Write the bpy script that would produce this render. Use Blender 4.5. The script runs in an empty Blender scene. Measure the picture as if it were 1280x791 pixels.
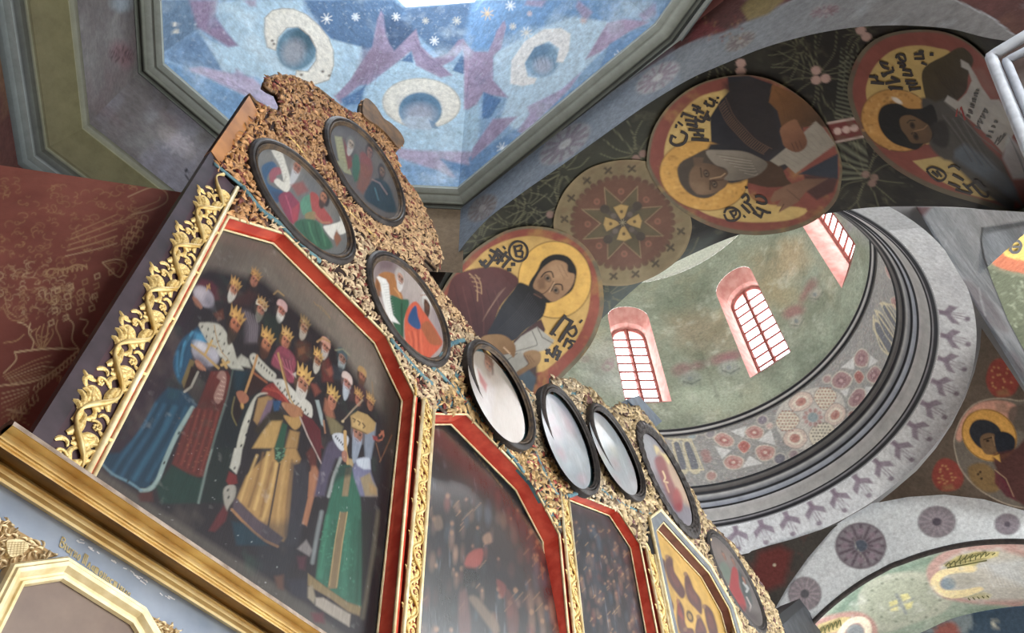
import bpy, bmesh, math, random
import numpy as np
from mathutils import Vector, Matrix
from mathutils.geometry import tessellate_polygon
random.seed(7)
SC = bpy.context.scene
COL = SC.collection

# ------------------------------------------------------------------ camera
CAM = np.array([0.0, 0.0, 1.6])
FPX = 1007.6866
M = np.array([[0.56107954, 0.65601219, 0.50481457],
              [-0.82729118, 0.46497388, 0.31525956],
              [-0.02791147, -0.59451434, 0.80360043]])     # columns: camera right, down, forward in the church's axes
cd = bpy.data.cameras.new('camera')
cam = bpy.data.objects.new('camera', cd)
COL.objects.link(cam)
R3 = Matrix(((M[0][0], -M[0][1], -M[0][2]), (M[1][0], -M[1][1], -M[1][2]), (M[2][0], -M[2][1], -M[2][2])))
cam.matrix_world = Matrix.Translation(Vector(CAM)) @ R3.to_4x4()
cd.sensor_width = 36.0
cd.lens = FPX / 1280 * 36.0
cd.clip_start = 0.05
cd.clip_end = 200
SC.camera = cam

# ------------------------------------------------------------------ sky, lamps, exposure
W = bpy.data.worlds.new('sky')
SC.world = W
W.use_nodes = True
bg = W.node_tree.nodes['Background']
bg.inputs[0].default_value = (0.93, 0.965, 1.0, 1)
bg.inputs[1].default_value = 5.6
vs = SC.view_settings
vs.view_transform = 'Standard'
vs.look = 'None'
vs.exposure = 0.0
vs.gamma = 1.0
vs.use_curve_mapping = False
LAMP_DRUM, LAMP_LANTERN = 170, 100
SC.cycles.use_denoising = True
SC.cycles.max_bounces = 8
SC.cycles.diffuse_bounces = 5
SC.cycles.sample_clamp_indirect = 8.0

def window_lamp(name, loc, rot, sx, sy, power, col):
    l = bpy.data.lights.new(name, 'AREA')
    l.shape = 'RECTANGLE'; l.size = sx; l.size_y = sy; l.energy = power; l.color = col
    o = bpy.data.objects.new(name, l); COL.objects.link(o)
    o.location = loc; o.rotation_euler = rot
    return o
DAY = (0.95, 0.98, 1.0)
for k in range(8):                                  # daylight standing in the eight drum windows
    c = math.radians(-10 + 45 * k); r = 4.72
    window_lamp('daylight_drum_window', (10.1 + r * math.cos(c), 2.2 + r * math.sin(c), 18.2), (math.radians(-90), 0, c - math.radians(90)), 0.95, 3.6, LAMP_DRUM, DAY)
window_lamp('daylight_lantern', (1.05, 1.3, 14.45), (0, 0, 0), 2.6, 2.6, LAMP_LANTERN, DAY)

# ------------------------------------------------------------------ helpers
SAT = 0.84      # saturation kept in the vertex colours, the rest is pulled to grey
def ray(P):
    P = np.atleast_2d(np.asarray(P, float))
    d = np.stack([P[:, 0] - 640.0, P[:, 1] - 395.5, np.full(len(P), FPX)], 1)
    return d @ M.T

def proj(V):
    c = (np.asarray(V, float) - CAM) @ M
    z = np.where(c[:, 2] > 0.05, c[:, 2], 1.0)
    out = np.stack([640 + FPX * c[:, 0] / z, 395.5 + FPX * c[:, 1] / z], 1)
    out[c[:, 2] <= 0.05] = -99999
    return out

def on_plane(P, p0, n):
    r = ray(P); n = np.asarray(n, float); p0 = np.asarray(p0, float)
    t = ((p0 - CAM) @ n) / (r @ n)
    return CAM + r * t[:, None]

class Plane:
    def __init__(s, p0, n):
        s.p0 = np.asarray(p0, float); s.n = np.asarray(n, float) / np.linalg.norm(n)
        if (CAM - s.p0) @ s.n < 0: s.n = -s.n
    def at(s, P): return on_plane(P, s.p0, s.n)
    def nrm(s, P): return np.tile(s.n, (len(np.atleast_2d(P)), 1))

class Bowed:
    """upright panel, its upper part bent gently back from plane y to mirror a window"""
    def __init__(s, y, z0, c): s.y, s.z0, s.c = y, z0, c
    def at(s, P):
        r = ray(P); Y = np.full(len(r), s.y)
        for _ in range(8): V = CAM + r * (Y / r[:, 1])[:, None]; h = V[:, 2] - s.z0; Y = s.y + s.c * .5 * (h + np.sqrt(h * h + .03))
        return V
    def nrm(s, P): return np.tile((0, -1.0, 0), (len(np.atleast_2d(P)), 1))

def YP(y): return Plane((0, y, 0), (0, 1, 0))

def lin(c):
    c = np.asarray(c, float)
    return np.where(c <= 0.04045, c / 12.92, ((c + 0.055) / 1.055) ** 2.4)

def hx(h):
    if not isinstance(h, str): return np.asarray(h, float)
    h = h.lstrip('#')
    return lin(np.array([int(h[i:i + 2], 16) / 255 for i in (0, 2, 4)]))

def _hash(ix, iy, iz, seed):
    h = (ix * 374761393 + iy * 668265263 + iz * 2147483647 + seed * 974634777) & 0xFFFFFFFF
    h = ((h ^ (h >> 13)) * 1274126177) & 0xFFFFFFFF
    return ((h ^ (h >> 16)) & 0xFFFF) / 65535.0

def vnoise(V, sc, seed=1):
    Q = V * sc
    I = np.floor(Q).astype(np.int64); Fr = Q - I; Fr = Fr * Fr * (3 - 2 * Fr)
    out = 0
    for dx in (0, 1):
        for dy in (0, 1):
            for dz in (0, 1):
                w = (Fr[:, 0] if dx else 1 - Fr[:, 0]) * (Fr[:, 1] if dy else 1 - Fr[:, 1]) * (Fr[:, 2] if dz else 1 - Fr[:, 2])
                out = out + w * _hash(I[:, 0] + dx, I[:, 1] + dy, I[:, 2] + dz, seed)
    return out

def fbm(V, sc, seed=1, oc=4):
    o = 0; a = 0.5; t = 0
    for k in range(oc):
        o = o + a * vnoise(V, sc * 2 ** k, seed + k); t += a; a *= 0.55
    return o / t

def smooth(pts, closed=False, k=6):
    P = [np.array(p, float) for p in pts]; n = len(P); out = []
    rng = range(n) if closed else range(n - 1)
    for i in rng:
        p0 = P[(i - 1) % n] if closed or i > 0 else P[i]; p1 = P[i]; p2 = P[(i + 1) % n]
        p3 = P[(i + 2) % n] if closed or i + 2 < n else P[(i + 1) % n]
        for j in range(k):
            t = j / k
            out.append(0.5 * ((2 * p1) + (-p0 + p2) * t + (2 * p0 - 5 * p1 + 4 * p2 - p3) * t * t + (-p0 + 3 * p1 - 3 * p2 + p3) * t ** 3))
    if not closed: out.append(P[-1])
    return np.array(out)

class Paint:
    """Colour laid on the vertices of a painted surface (fresco or icon); shapes are given in the survey grid of the photograph."""
    def __init__(s, V, base):
        s.V = np.asarray(V, float); s.P = proj(s.V); s.C = np.tile(hx(base), (len(s.V), 1))
    def _box(s, x0, y0, x1, y1):
        return np.nonzero((s.P[:, 0] > x0) & (s.P[:, 0] < x1) & (s.P[:, 1] > y0) & (s.P[:, 1] < y1))[0]
    def _mix(s, i, w, col):
        s.C[i] = s.C[i] * (1 - w[:, None]) + hx(col) * w[:, None] if not (isinstance(col, np.ndarray) and col.ndim == 2) else s.C[i] * (1 - w[:, None]) + col * w[:, None]
    def poly(s, pts, col, a=1.0, soft=0.9, sm=0, col2=None, g=None):
        P = smooth(pts, True, sm) if sm else np.asarray(pts, float)
        m = soft * 2 + 1
        i = s._box(P[:, 0].min() - m, P[:, 1].min() - m, P[:, 0].max() + m, P[:, 1].max() + m)
        if not len(i): return
        q = s.P[i]; ins = np.zeros(len(i), bool); d = np.full(len(i), 1e9)
        for k in range(len(P)):
            A = P[k]; B = P[(k + 1) % len(P)]
            c = (A[1] > q[:, 1]) != (B[1] > q[:, 1])
            if A[1] != B[1]:
                ins ^= c & (q[:, 0] < (B[0] - A[0]) * (q[:, 1] - A[1]) / (B[1] - A[1]) + A[0])
            e = B - A; L = e @ e + 1e-9
            t = np.clip(((q - A) @ e) / L, 0, 1)
            d = np.minimum(d, ((q - A - t[:, None] * e) ** 2).sum(1))
        d = np.sqrt(d); d = np.where(ins, d, -d)
        w = np.clip(0.5 + d / (2 * soft), 0, 1) * a
        if col2 is not None:
            g0, g1 = np.array(g[0], float), np.array(g[1], float); e = g1 - g0
            t = np.clip(((q - g0) @ e) / (e @ e), 0, 1)[:, None]
            s._mix(i, w, hx(col) * (1 - t) + hx(col2) * t)
        else: s._mix(i, w, col)
    def ell(s, c, rx, ry, ang, col, a=1.0, soft=0.9, inner=0.0):
        m = max(rx, ry) + 2 * soft
        i = s._box(c[0] - m, c[1] - m, c[0] + m, c[1] + m)
        if not len(i): return
        q = s.P[i] - np.array(c, float); ca, sa = math.cos(math.radians(ang)), math.sin(math.radians(ang))
        x = q[:, 0] * ca + q[:, 1] * sa; y = -q[:, 0] * sa + q[:, 1] * ca
        r = np.sqrt((x / rx) ** 2 + (y / ry) ** 2); mr = min(rx, ry)
        w = np.clip(0.5 + (1 - r) * mr / (2 * soft), 0, 1)
        if inner: w = w * np.clip(0.5 + (r - inner) * mr / (2 * soft), 0, 1)
        s._mix(i, w * a, col)
    def line(s, pts, w, col, a=1.0, soft=0.7, sm=0):
        P = smooth(pts, False, sm) if sm else np.asarray(pts, float)
        m = w + 2 * soft
        i = s._box(P[:, 0].min() - m, P[:, 1].min() - m, P[:, 0].max() + m, P[:, 1].max() + m)
        if not len(i): return
        q = s.P[i]; d = np.full(len(i), 1e9)
        for k in range(len(P) - 1):
            A = P[k]; e = P[k + 1] - A; L = e @ e + 1e-9
            t = np.clip(((q - A) @ e) / L, 0, 1)
            d = np.minimum(d, ((q - A - t[:, None] * e) ** 2).sum(1))
        s._mix(i, np.clip(0.5 + (w / 2 - np.sqrt(d)) / (2 * soft), 0, 1) * a, col)
    def mottle(s, sc, amt, seed=1, oc=4):
        f = (fbm(s.V, sc, seed, oc) - 0.5) * 2
        s.C *= np.clip(1 + amt * f, 0.05, 3)[:, None]
    def blend(s, sc, col, lo, hi, a=1.0, seed=3, oc=4, stretch=None):
        V = s.V if stretch is None else s.V * np.array(stretch)
        f = fbm(V, sc, seed, oc)
        s._mix(np.arange(len(s.V)), np.clip((f - lo) / (hi - lo), 0, 1) * a, col)

# ------------------------------------------------------------------ materials
def _nt(name):
    m = bpy.data.materials.new(name); m.use_nodes = True
    nt = m.node_tree; return m, nt, nt.nodes['Principled BSDF']

def mat_paint(name, rough, coat=0.0, coat_rough=0.1, bump=0.0, bscale=40, spec=0.3, vary=0.12, nscale=9.0, grain=None, metal=0.0):
    m, nt, b = _nt(name)
    at = nt.nodes.new('ShaderNodeAttribute'); at.attribute_name = 'Col'
    tc = nt.nodes.new('ShaderNodeTexCoord')
    no = nt.nodes.new('ShaderNodeTexNoise'); no.inputs['Scale'].default_value = nscale; no.inputs['Detail'].default_value = 8; no.inputs['Roughness'].default_value = 0.7
    src = tc.outputs['Object']
    if grain:
        mp = nt.nodes.new('ShaderNodeMapping'); mp.inputs['Scale'].default_value = grain
        nt.links.new(src, mp.inputs[0]); src = mp.outputs[0]
    nt.links.new(src, no.inputs['Vector'])
    mr = nt.nodes.new('ShaderNodeMapRange'); mr.inputs[1].default_value = 0.3; mr.inputs[2].default_value = 0.7
    mr.inputs[3].default_value = 1 - vary; mr.inputs[4].default_value = 1 + vary
    nt.links.new(no.outputs[0], mr.inputs[0])
    mx = nt.nodes.new('ShaderNodeVectorMath'); mx.operation = 'SCALE'
    nt.links.new(at.outputs['Color'], mx.inputs[0]); nt.links.new(mr.outputs[0], mx.inputs['Scale'])
    nt.links.new(mx.outputs[0], b.inputs['Base Color'])
    b.inputs['Roughness'].default_value = rough; b.inputs['Specular IOR Level'].default_value = spec
    b.inputs['Coat Weight'].default_value = coat; b.inputs['Coat Roughness'].default_value = coat_rough
    b.inputs['Metallic'].default_value = metal
    if bump:
        n2 = nt.nodes.new('ShaderNodeTexNoise'); n2.inputs['Scale'].default_value = bscale; n2.inputs['Detail'].default_value = 5
        nt.links.new(src, n2.inputs['Vector'])
        bp = nt.nodes.new('ShaderNodeBump'); bp.inputs['Strength'].default_value = bump; bp.inputs['Distance'].default_value = 0.02
        nt.links.new(n2.outputs[0], bp.inputs['Height']); nt.links.new(bp.outputs[0], b.inputs['Normal'])
        nt.links.new(bp.outputs[0], b.inputs['Coat Normal'])
    return m

def mat_plain(name, col, rough=0.6, metal=0.0, col2=None, nscale=12, bump=0.0, coat=0.0, spec=0.4, obj_vary=0.0, lo=0.35, hi=0.65):
    m, nt, b = _nt(name)
    tc = nt.nodes.new('ShaderNodeTexCoord')
    no = nt.nodes.new('ShaderNodeTexNoise'); no.inputs['Scale'].default_value = nscale; no.inputs['Detail'].default_value = 7
    nt.links.new(tc.outputs['Object'], no.inputs['Vector'])
    cr = nt.nodes.new('ShaderNodeValToRGB')
    a = hx(col); c2 = hx(col2) if col2 else a * 0.75
    cr.color_ramp.elements[0].position = lo; cr.color_ramp.elements[1].position = hi
    cr.color_ramp.elements[0].color = (*c2, 1); cr.color_ramp.elements[1].color = (*a, 1)
    nt.links.new(no.outputs[0], cr.inputs[0]); out = cr.outputs[0]
    if obj_vary:
        oi = nt.nodes.new('ShaderNodeObjectInfo')
        mr = nt.nodes.new('ShaderNodeMapRange'); mr.inputs[3].default_value = 1 - obj_vary; mr.inputs[4].default_value = 1 + obj_vary
        nt.links.new(oi.outputs['Random'], mr.inputs[0])
        mx = nt.nodes.new('ShaderNodeVectorMath'); mx.operation = 'SCALE'
        nt.links.new(out, mx.inputs[0]); nt.links.new(mr.outputs[0], mx.inputs['Scale']); out = mx.outputs[0]
    nt.links.new(out, b.inputs['Base Color'])
    b.inputs['Roughness'].default_value = rough; b.inputs['Metallic'].default_value = metal
    b.inputs['Coat Weight'].default_value = coat; b.inputs['Specular IOR Level'].default_value = spec
    if bump:
        bp = nt.nodes.new('ShaderNodeBump'); bp.inputs['Strength'].default_value = bump; bp.inputs['Distance'].default_value = 0.01
        nt.links.new(no.outputs[0], bp.inputs['Height']); nt.links.new(bp.outputs[0], b.inputs['Normal'])
    return m

def mat_glass(name):
    m, nt, b = _nt(name)
    tr = nt.nodes.new('ShaderNodeBsdfTransparent'); tr.inputs[0].default_value = (0.97, 0.98, 1, 1)
    gl = nt.nodes.new('ShaderNodeBsdfGlossy'); gl.inputs['Roughness'].default_value = 0.05
    mx = nt.nodes.new('ShaderNodeMixShader'); mx.inputs[0].default_value = 0.06
    nt.links.new(tr.outputs[0], mx.inputs[1]); nt.links.new(gl.outputs[0], mx.inputs[2])
    nt.links.new(mx.outputs[0], nt.nodes['Material Output'].inputs[0])
    return m

FRESCO = mat_paint('fresco_plaster', 0.85, bump=0.3, bscale=22, spec=0.15, vary=0.24, nscale=15.0)
SATIN = mat_paint('old_oil_fresco', 0.6, bump=0.2, bscale=9, spec=0.22, vary=0.12, nscale=6.0)
ICON = mat_paint('varnished_icon', 0.5, coat=0.3, coat_rough=0.2, bump=0.08, bscale=30, vary=0.14, nscale=14, grain=(6, 1, 0.7))
ICONG = mat_paint('freshly_varnished_icon', 0.4, coat=1.0, coat_rough=0.13, bump=0.06, bscale=24, vary=0.14, nscale=14, grain=(6, 1, 0.7))
ICONH = mat_paint('hazy_varnished_icon', 0.45, coat=1.0, coat_rough=0.22, bump=0.08, bscale=24, vary=0.14, nscale=14, grain=(6, 1, 0.7))
ICONH.node_tree.nodes['Principled BSDF'].inputs['Coat IOR'].default_value = 2.1
TROUGH = mat_paint('gilded_carving', 0.42, spec=0.5, vary=0.25, nscale=30, metal=0.35)
GILT = mat_plain('gilded_wood', '#e2c47e', 0.38, 0.3, '#c09a52', 10, bump=0.15, spec=0.5)
GILT2 = mat_plain('burnished_gilt', '#f0dba4', 0.25, 0.35, '#d3b272', 6, bump=0.05)
CREAM = mat_plain('pale_gilt', '#e6d7ae', 0.42, 0.2, '#cdb886', 14, bump=0.1)
RED = mat_plain('red_lacquer', '#dd5a44', 0.35, 0, '#c23c2c', 7, coat=0.25, lo=0.4, hi=0.6)
DARKF = mat_plain('black_worn_frame', '#3a332f', 0.55, 0.0, '#211d1b', 16, bump=0.25, coat=0.04, spec=0.3)
TEAL = mat_plain('teal_paint', '#5f8286', 0.6, 0, '#3f6470', 9)
GLASS = mat_glass('window_glass')

# ------------------------------------------------------------------ objects
def link(o, parent=None):
    COL.objects.link(o)
    if parent is not None:
        o.parent = parent
        p = parent; t = Vector((0, 0, 0))
        while p is not None: t += p.location; p = p.parent
        o.matrix_parent_inverse = Matrix.Translation(-t)
    return o

def mesh(name, V, F, mat, parent=None, C=None, sm=False, kind=None, label=None):
    me = bpy.data.meshes.new(name)
    me.from_pydata(np.asarray(V, float).tolist(), [], F.tolist() if isinstance(F, np.ndarray) else F)
    if C is not None:
        lum = (C @ np.array((.2126, .7152, .0722)))[:, None]; C = lum + SAT * (C - lum)
        at = me.color_attributes.new('Col', 'FLOAT_COLOR', 'POINT')
        at.data.foreach_set('color', np.concatenate([C, np.ones((len(C), 1))], 1).astype(np.float32).ravel())
    if sm: me.shade_smooth()
    me.materials.append(mat)
    o = bpy.data.objects.new(name, me)
    link(o, parent)
    if kind: o['kind'] = kind
    if label: o['label'] = label
    return o

def tag(o, label, cat, group=None):
    o['label'] = label; o['category'] = cat
    if group: o['group'] = group
    return o

def thing(name, loc, label, cat, group=None):
    o = bpy.data.objects.new(name, None); COL.objects.link(o); o.location = Vector(loc); o.empty_display_size = 0.1
    return tag(o, label, cat, group)

def struct(o, label=None):
    o['kind'] = 'structure'
    if label: o['label'] = label
    return o

def gridF(n, m, wrap=False):
    i, j = np.meshgrid(np.arange(n - 1), np.arange(m if wrap else m - 1), indexing='ij')
    i = i.ravel(); j = j.ravel(); j2 = (j + 1) % m
    return np.stack([i * m + j, i * m + j2, (i + 1) * m + j2, (i + 1) * m + j], 1)

def quad_grid(a, b, c, d, n, m):
    u = np.linspace(0, 1, n)[:, None, None]; v = np.linspace(0, 1, m)[None, :, None]
    a, b, c, d = [np.asarray(q, float) for q in (a, b, c, d)]
    return ((1 - u) * ((1 - v) * a + v * b) + u * ((1 - v) * d + v * c)).reshape(-1, 3)

def tess(P2):
    return [list(t) for t in tessellate_polygon([[Vector((p[0], p[1], 0)) for p in P2]])]

def slab(name, V, vec, mat, parent=None, C=None, flat=None):
    """closed plate: polygon V (3-D, planar) pushed back by vec"""
    V = np.asarray(V, float); n = len(V); vec = np.asarray(vec, float)
    if flat is None:
        ax = int(np.argmax(np.abs(vec))); keep = [k for k in range(3) if k != ax]; flat = V[:, keep]
    T = tess(flat)
    F = [t for t in T] + [[i + n for i in t[::-1]] for t in T] + [[i, (i + 1) % n, (i + 1) % n + n, i + n] for i in range(n)]
    VV = np.concatenate([V, V + vec])
    bm = bmesh.new(); vs_ = [bm.verts.new(v) for v in VV]
    for f in F:
        try: bm.faces.new([vs_[k] for k in f])
        except ValueError: pass
    bmesh.ops.recalc_face_normals(bm, faces=bm.faces)
    me = bpy.data.meshes.new(name); bm.to_mesh(me); bm.free()
    if C is not None:
        at = me.color_attributes.new('Col', 'FLOAT_COLOR', 'POINT')
        at.data.foreach_set('color', np.tile(np.append(hx(C), 1), (2 * n, 1)).astype(np.float32).ravel())
    me.materials.append(mat)
    o = bpy.data.objects.new(name, me); return link(o, parent)

def box(name, lo, hi, mat, parent=None):
    x0, y0, z0 = lo; x1, y1, z1 = hi
    V = [(x0, y0, z0), (x1, y0, z0), (x1, y1, z0), (x0, y1, z0), (x0, y0, z1), (x1, y0, z1), (x1, y1, z1), (x0, y1, z1)]
    F = [(3, 2, 1, 0), (4, 5, 6, 7), (0, 1, 5, 4), (1, 2, 6, 5), (2, 3, 7, 6), (3, 0, 4, 7)]
    return mesh(name, V, F, mat, parent)

def tube(name, P, r, mat, parent=None, closed=False, seg=8, up=None, flat=1.0):
    P = np.asarray(P, float); n = len(P); rr = np.broadcast_to(np.asarray(r, float), (n,))
    T = np.roll(P, -1, 0) - np.roll(P, 1, 0) if closed else np.gradient(P, axis=0)
    T /= np.linalg.norm(T, axis=1)[:, None] + 1e-12
    up = np.array((0, 1, 0.0)) if up is None else np.asarray(up, float)
    A = np.cross(T, up); A /= np.linalg.norm(A, axis=1)[:, None] + 1e-12; B = np.cross(T, A)
    th = np.linspace(0, 2 * math.pi, seg, endpoint=False)
    V = P[:, None] + rr[:, None, None] * (np.cos(th)[None, :, None] * A[:, None] + flat * np.sin(th)[None, :, None] * B[:, None])
    F = gridF(n, seg, True).tolist()
    if closed:
        F += [[(n - 1) * seg + j, (n - 1) * seg + (j + 1) % seg, (j + 1) % seg, j] for j in range(seg)]
    else:
        F += [list(range(seg))[::-1], [(n - 1) * seg + j for j in range(seg)]]
    if name is None: return V.reshape(-1, 3), F
    return mesh(name, V.reshape(-1, 3), F, mat, parent, sm=True)

LETTER = 1.0
def ribbons(name, surf, strokes, mat, parent=None, off=0.006, label=None):
    """lettering: each stroke (points, width) in the survey grid becomes a raised flat ribbon on the surface"""
    VV = []; FF = []; b = 0
    for pts, w in strokes:
        P = np.asarray(pts, float)
        if len(P) == 1: P = np.array([P[0] - (w * .4, 0), P[0] + (w * .4, 0)])
        T = np.gradient(P, axis=0); T /= np.linalg.norm(T, axis=1)[:, None] + 1e-9
        N = np.stack([-T[:, 1], T[:, 0]], 1) * w * LETTER / 2
        P[0] -= T[0] * w * .3; P[-1] += T[-1] * w * .3
        Q = np.concatenate([P + N, P - N]); n = len(P)
        V = surf.at(Q) + surf.nrm(Q) * off
        VV.append(V); FF += [[b + i, b + i + 1, b + n + i + 1, b + n + i] for i in range(n - 1)]; b += 2 * n
    return mesh(name, np.concatenate(VV), FF, mat, parent, label=label)

def patch(name, surf, outline, mat, parent=None, base='#888888', res=1.5, off=0.0, paint=None, label=None, center=None):
    """painted patch whose outline is given in the survey grid: rings from its centre outwards"""
    P = np.asarray(outline, float); c = P.mean(0) if center is None else np.array(center, float)
    d = np.linalg.norm(np.roll(P, -1, 0) - P, axis=1); s = np.concatenate([[0], np.cumsum(d)])
    n = max(12, int(s[-1] / (res * 1.6))); PP = np.concatenate([P, P[:1]])
    t = np.unique(np.concatenate([np.linspace(0, s[-1], n, endpoint=False), s[:-1]]))
    B = np.stack([np.interp(t, s, PP[:, 0]), np.interp(t, s, PP[:, 1])], 1)
    k = max(3, int(np.linalg.norm(B - c, axis=1).max() / res))
    r = (np.arange(1, k + 1) / k)[:, None, None]
    Q = np.concatenate([[c], (c + (B - c)[None] * r).reshape(-1, 2)]); m = len(B)
    V = surf.at(Q) + surf.nrm(Q) * off
    F = (gridF(k, m, True) + 1).tolist() + [[0, 1 + (j + 1) % m, 1 + j] for j in range(m)]
    p = Paint(V, base)
    if paint: paint(p)
    return mesh(name, V, F, mat, parent, C=p.C, sm=True, label=label)
# ================================================================== THE CHURCH
UP = np.array([0, 0, 1.6])
WALLP = mat_paint('painted_wall', 0.8, bump=0.2, bscale=12, spec=0.2, vary=0.15, nscale=6)

# ---- octagonal vault over the near bay
OV = np.array([(-0.9, 3.33), (0.50, 4.78), (2.44, 4.55), (3.665, 2.99), (3.29, -0.013), (2.6, -1.6), (0.5, -1.9), (-1.2, 0.2)])
OC = np.array((1.05, 1.30))
OO = OC + 0.52 * (OV - OC); OO[2] = (2.08, 2.85); OO[3] = (2.58, 2.0)
ZV, ZO = 10.6, 13.6

def offset_poly(P, d):
    n = len(P); out = []
    for i in range(n):
        a = P[i] - P[i - 1]; b = P[(i + 1) % n] - P[i]
        na = np.array((-a[1], a[0])) / np.linalg.norm(a); nb = np.array((-b[1], b[0])) / np.linalg.norm(b)
        k = (na + nb); k = k / (k @ na)
        out.append(P[i] + k * d)
    return np.array(out)
# the ring runs clockwise: left normal points outwards
facet_names = ['angel halo on the left vault facet, partly behind the carved volute', None]
vault = bpy.data.objects.new('ceiling', None); COL.objects.link(vault); vault.location = (OC[0], OC[1], ZV)
struct(vault, 'pale blue fresco vault of eight facets with haloed seraphim above the near bay')
FACETS = {}
for i in range(8):
    j = (i + 1) % 8
    vis = i in (0, 1, 2, 3, 4)
    n, m = (190, 230) if i in (1, 2, 3) else ((80, 80) if vis else (8, 8))
    V = quad_grid((*OV[i], ZV), (*OV[j], ZV), (*OO[j], ZO), (*OO[i], ZO), m, n)
    FACETS[i] = (V, gridF(m, n))
# lantern
for i in range(8): pass
lz = ZO + 0.9
V = np.concatenate([np.c_[OO, np.full(8, ZO)], np.c_[OO, np.full(8, lz)]])
lant = mesh('wall_lantern', V, [[i, (i + 1) % 8, 8 + (i + 1) % 8, 8 + i] for i in range(8)], mat_plain('lantern_plaster', '#e8e6e0', 0.9))
struct(lant, 'white plastered lantern ring open to daylight')
win = mesh('window_1', np.c_[OO, np.full(8, lz)], [list(range(8))], GLASS); struct(win, 'glazed lantern at the top of the vault')
fr = mesh('window_frame', *tube(None, np.c_[OO, np.full(8, lz - .02)], 0.05, None, closed=True, seg=4), CREAM, win)

# cornice of the octagon and the drum wall below it
def ring_strip(name, prof, idx, mat, cols=None, parent=None, sub=1):
    rings = [np.c_[offset_poly(OV, d), np.full(8, z + 1.6)] for d, z in prof]
    VV = []; FF = []; CC = []; b = 0
    for i in idx:
        j = (i + 1) % 8
        seg = []
        for k in range(len(prof)):
            t = np.linspace(0, 1, sub + 1)[:, None]
            seg.append(rings[k][i] * (1 - t) + rings[k][j] * t)
        seg = np.array(seg); VV.append(seg.reshape(-1, 3)); FF += (gridF(len(prof), sub + 1) + b).tolist(); b += len(prof) * (sub + 1)
        if cols is not None: CC.append(np.repeat(np.array([hx(c) for c in cols]), sub + 1, axis=0))
    return mesh(name, np.concatenate(VV), FF, mat, parent, C=np.concatenate(CC) if cols is not None else None)
E8 = range(8)
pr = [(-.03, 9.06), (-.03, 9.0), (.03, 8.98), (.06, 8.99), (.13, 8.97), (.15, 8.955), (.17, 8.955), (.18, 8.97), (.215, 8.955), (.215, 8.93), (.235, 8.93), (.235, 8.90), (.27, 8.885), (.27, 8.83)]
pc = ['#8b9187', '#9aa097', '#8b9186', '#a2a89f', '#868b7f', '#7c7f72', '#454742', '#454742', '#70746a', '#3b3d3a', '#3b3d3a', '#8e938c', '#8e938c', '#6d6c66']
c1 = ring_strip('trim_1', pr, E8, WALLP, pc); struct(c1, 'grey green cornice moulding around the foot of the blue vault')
# inner face of the drum under the cornice (left and far sides)
LW = (6, 7, 0, 1, 2)
drumV = {}
wl = bpy.data.objects.new('wall_octagon', None); COL.objects.link(wl); wl.location = (0.5, 5, 8.5); struct(wl, 'dark violet painted drum wall below the vault cornice')
for i in LW:
    a = offset_poly(OV, .22)[i]; b = offset_poly(OV, .22)[(i + 1) % 8]
    V = quad_grid((*a, 10.55), (*b, 10.55), (*b, 9.1), (*a, 9.1), 70, 90)
    p = Paint(V, '#5d5654' if i != 2 else '#7a654c')
    if i == 2: p.blend(1.5, '#5d4c3a', .4, .7, .6, 5)
    else: p.blend(1.2, '#48423f', .4, .7, .8, 5); p.blend(2.2, '#75726f', .5, .75, .6, 9); p.blend(1.0, '#6b5053', .5, .7, .5, 19)
    if i == 0:
        p.ell((152, 68), 17, 12, 60, '#6e454a', .55, 5); 
        for k in range(9):
            an = k / 9 * 6.28; p.line([(152 + 5 * math.cos(an), 68 + 4 * math.sin(an)), (152 + 15 * math.cos(an), 68 + 10 * math.sin(an))], 2.2, '#3a2a30', .7)
        p.ell((152, 5), 12, 9, 0, '#8796a0', .5, 5)
    if i == 1:
        p.ell((222, 178), 24, 10, 38, '#a79b96', .45, 5)
        for k in range(9):
            an = k / 9 * 6.28; p.line([(222 + 6 * math.cos(an), 180 + 5 * math.sin(an)), (222 + 19 * math.cos(an), 180 + 13 * math.sin(an))], 3, '#8b8480', .6)
        p.blend(2.5, '#8f8da0', .5, .8, .5, 12, stretch=(1, 1, .3))
        p.ell((233, 213), 2.6, 2.6, 0, '#1b1a1e'); p.line([(232, 219), (238, 228)], 1.6, '#1b1a1e')
    mesh('wall_face', V, gridF(70, 90), FRESCO, wl, C=p.C)
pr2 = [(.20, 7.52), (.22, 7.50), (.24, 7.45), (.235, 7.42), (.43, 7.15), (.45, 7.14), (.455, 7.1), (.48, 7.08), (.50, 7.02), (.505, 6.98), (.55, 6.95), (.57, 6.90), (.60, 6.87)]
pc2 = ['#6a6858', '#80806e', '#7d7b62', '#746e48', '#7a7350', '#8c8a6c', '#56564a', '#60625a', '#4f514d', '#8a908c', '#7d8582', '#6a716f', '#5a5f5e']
c2 = ring_strip('trim_2', pr2, LW[:4], WALLP, pc2, sub=12); struct(c2, 'olive and grey stepped moulding at the foot of the octagon drum')
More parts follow.
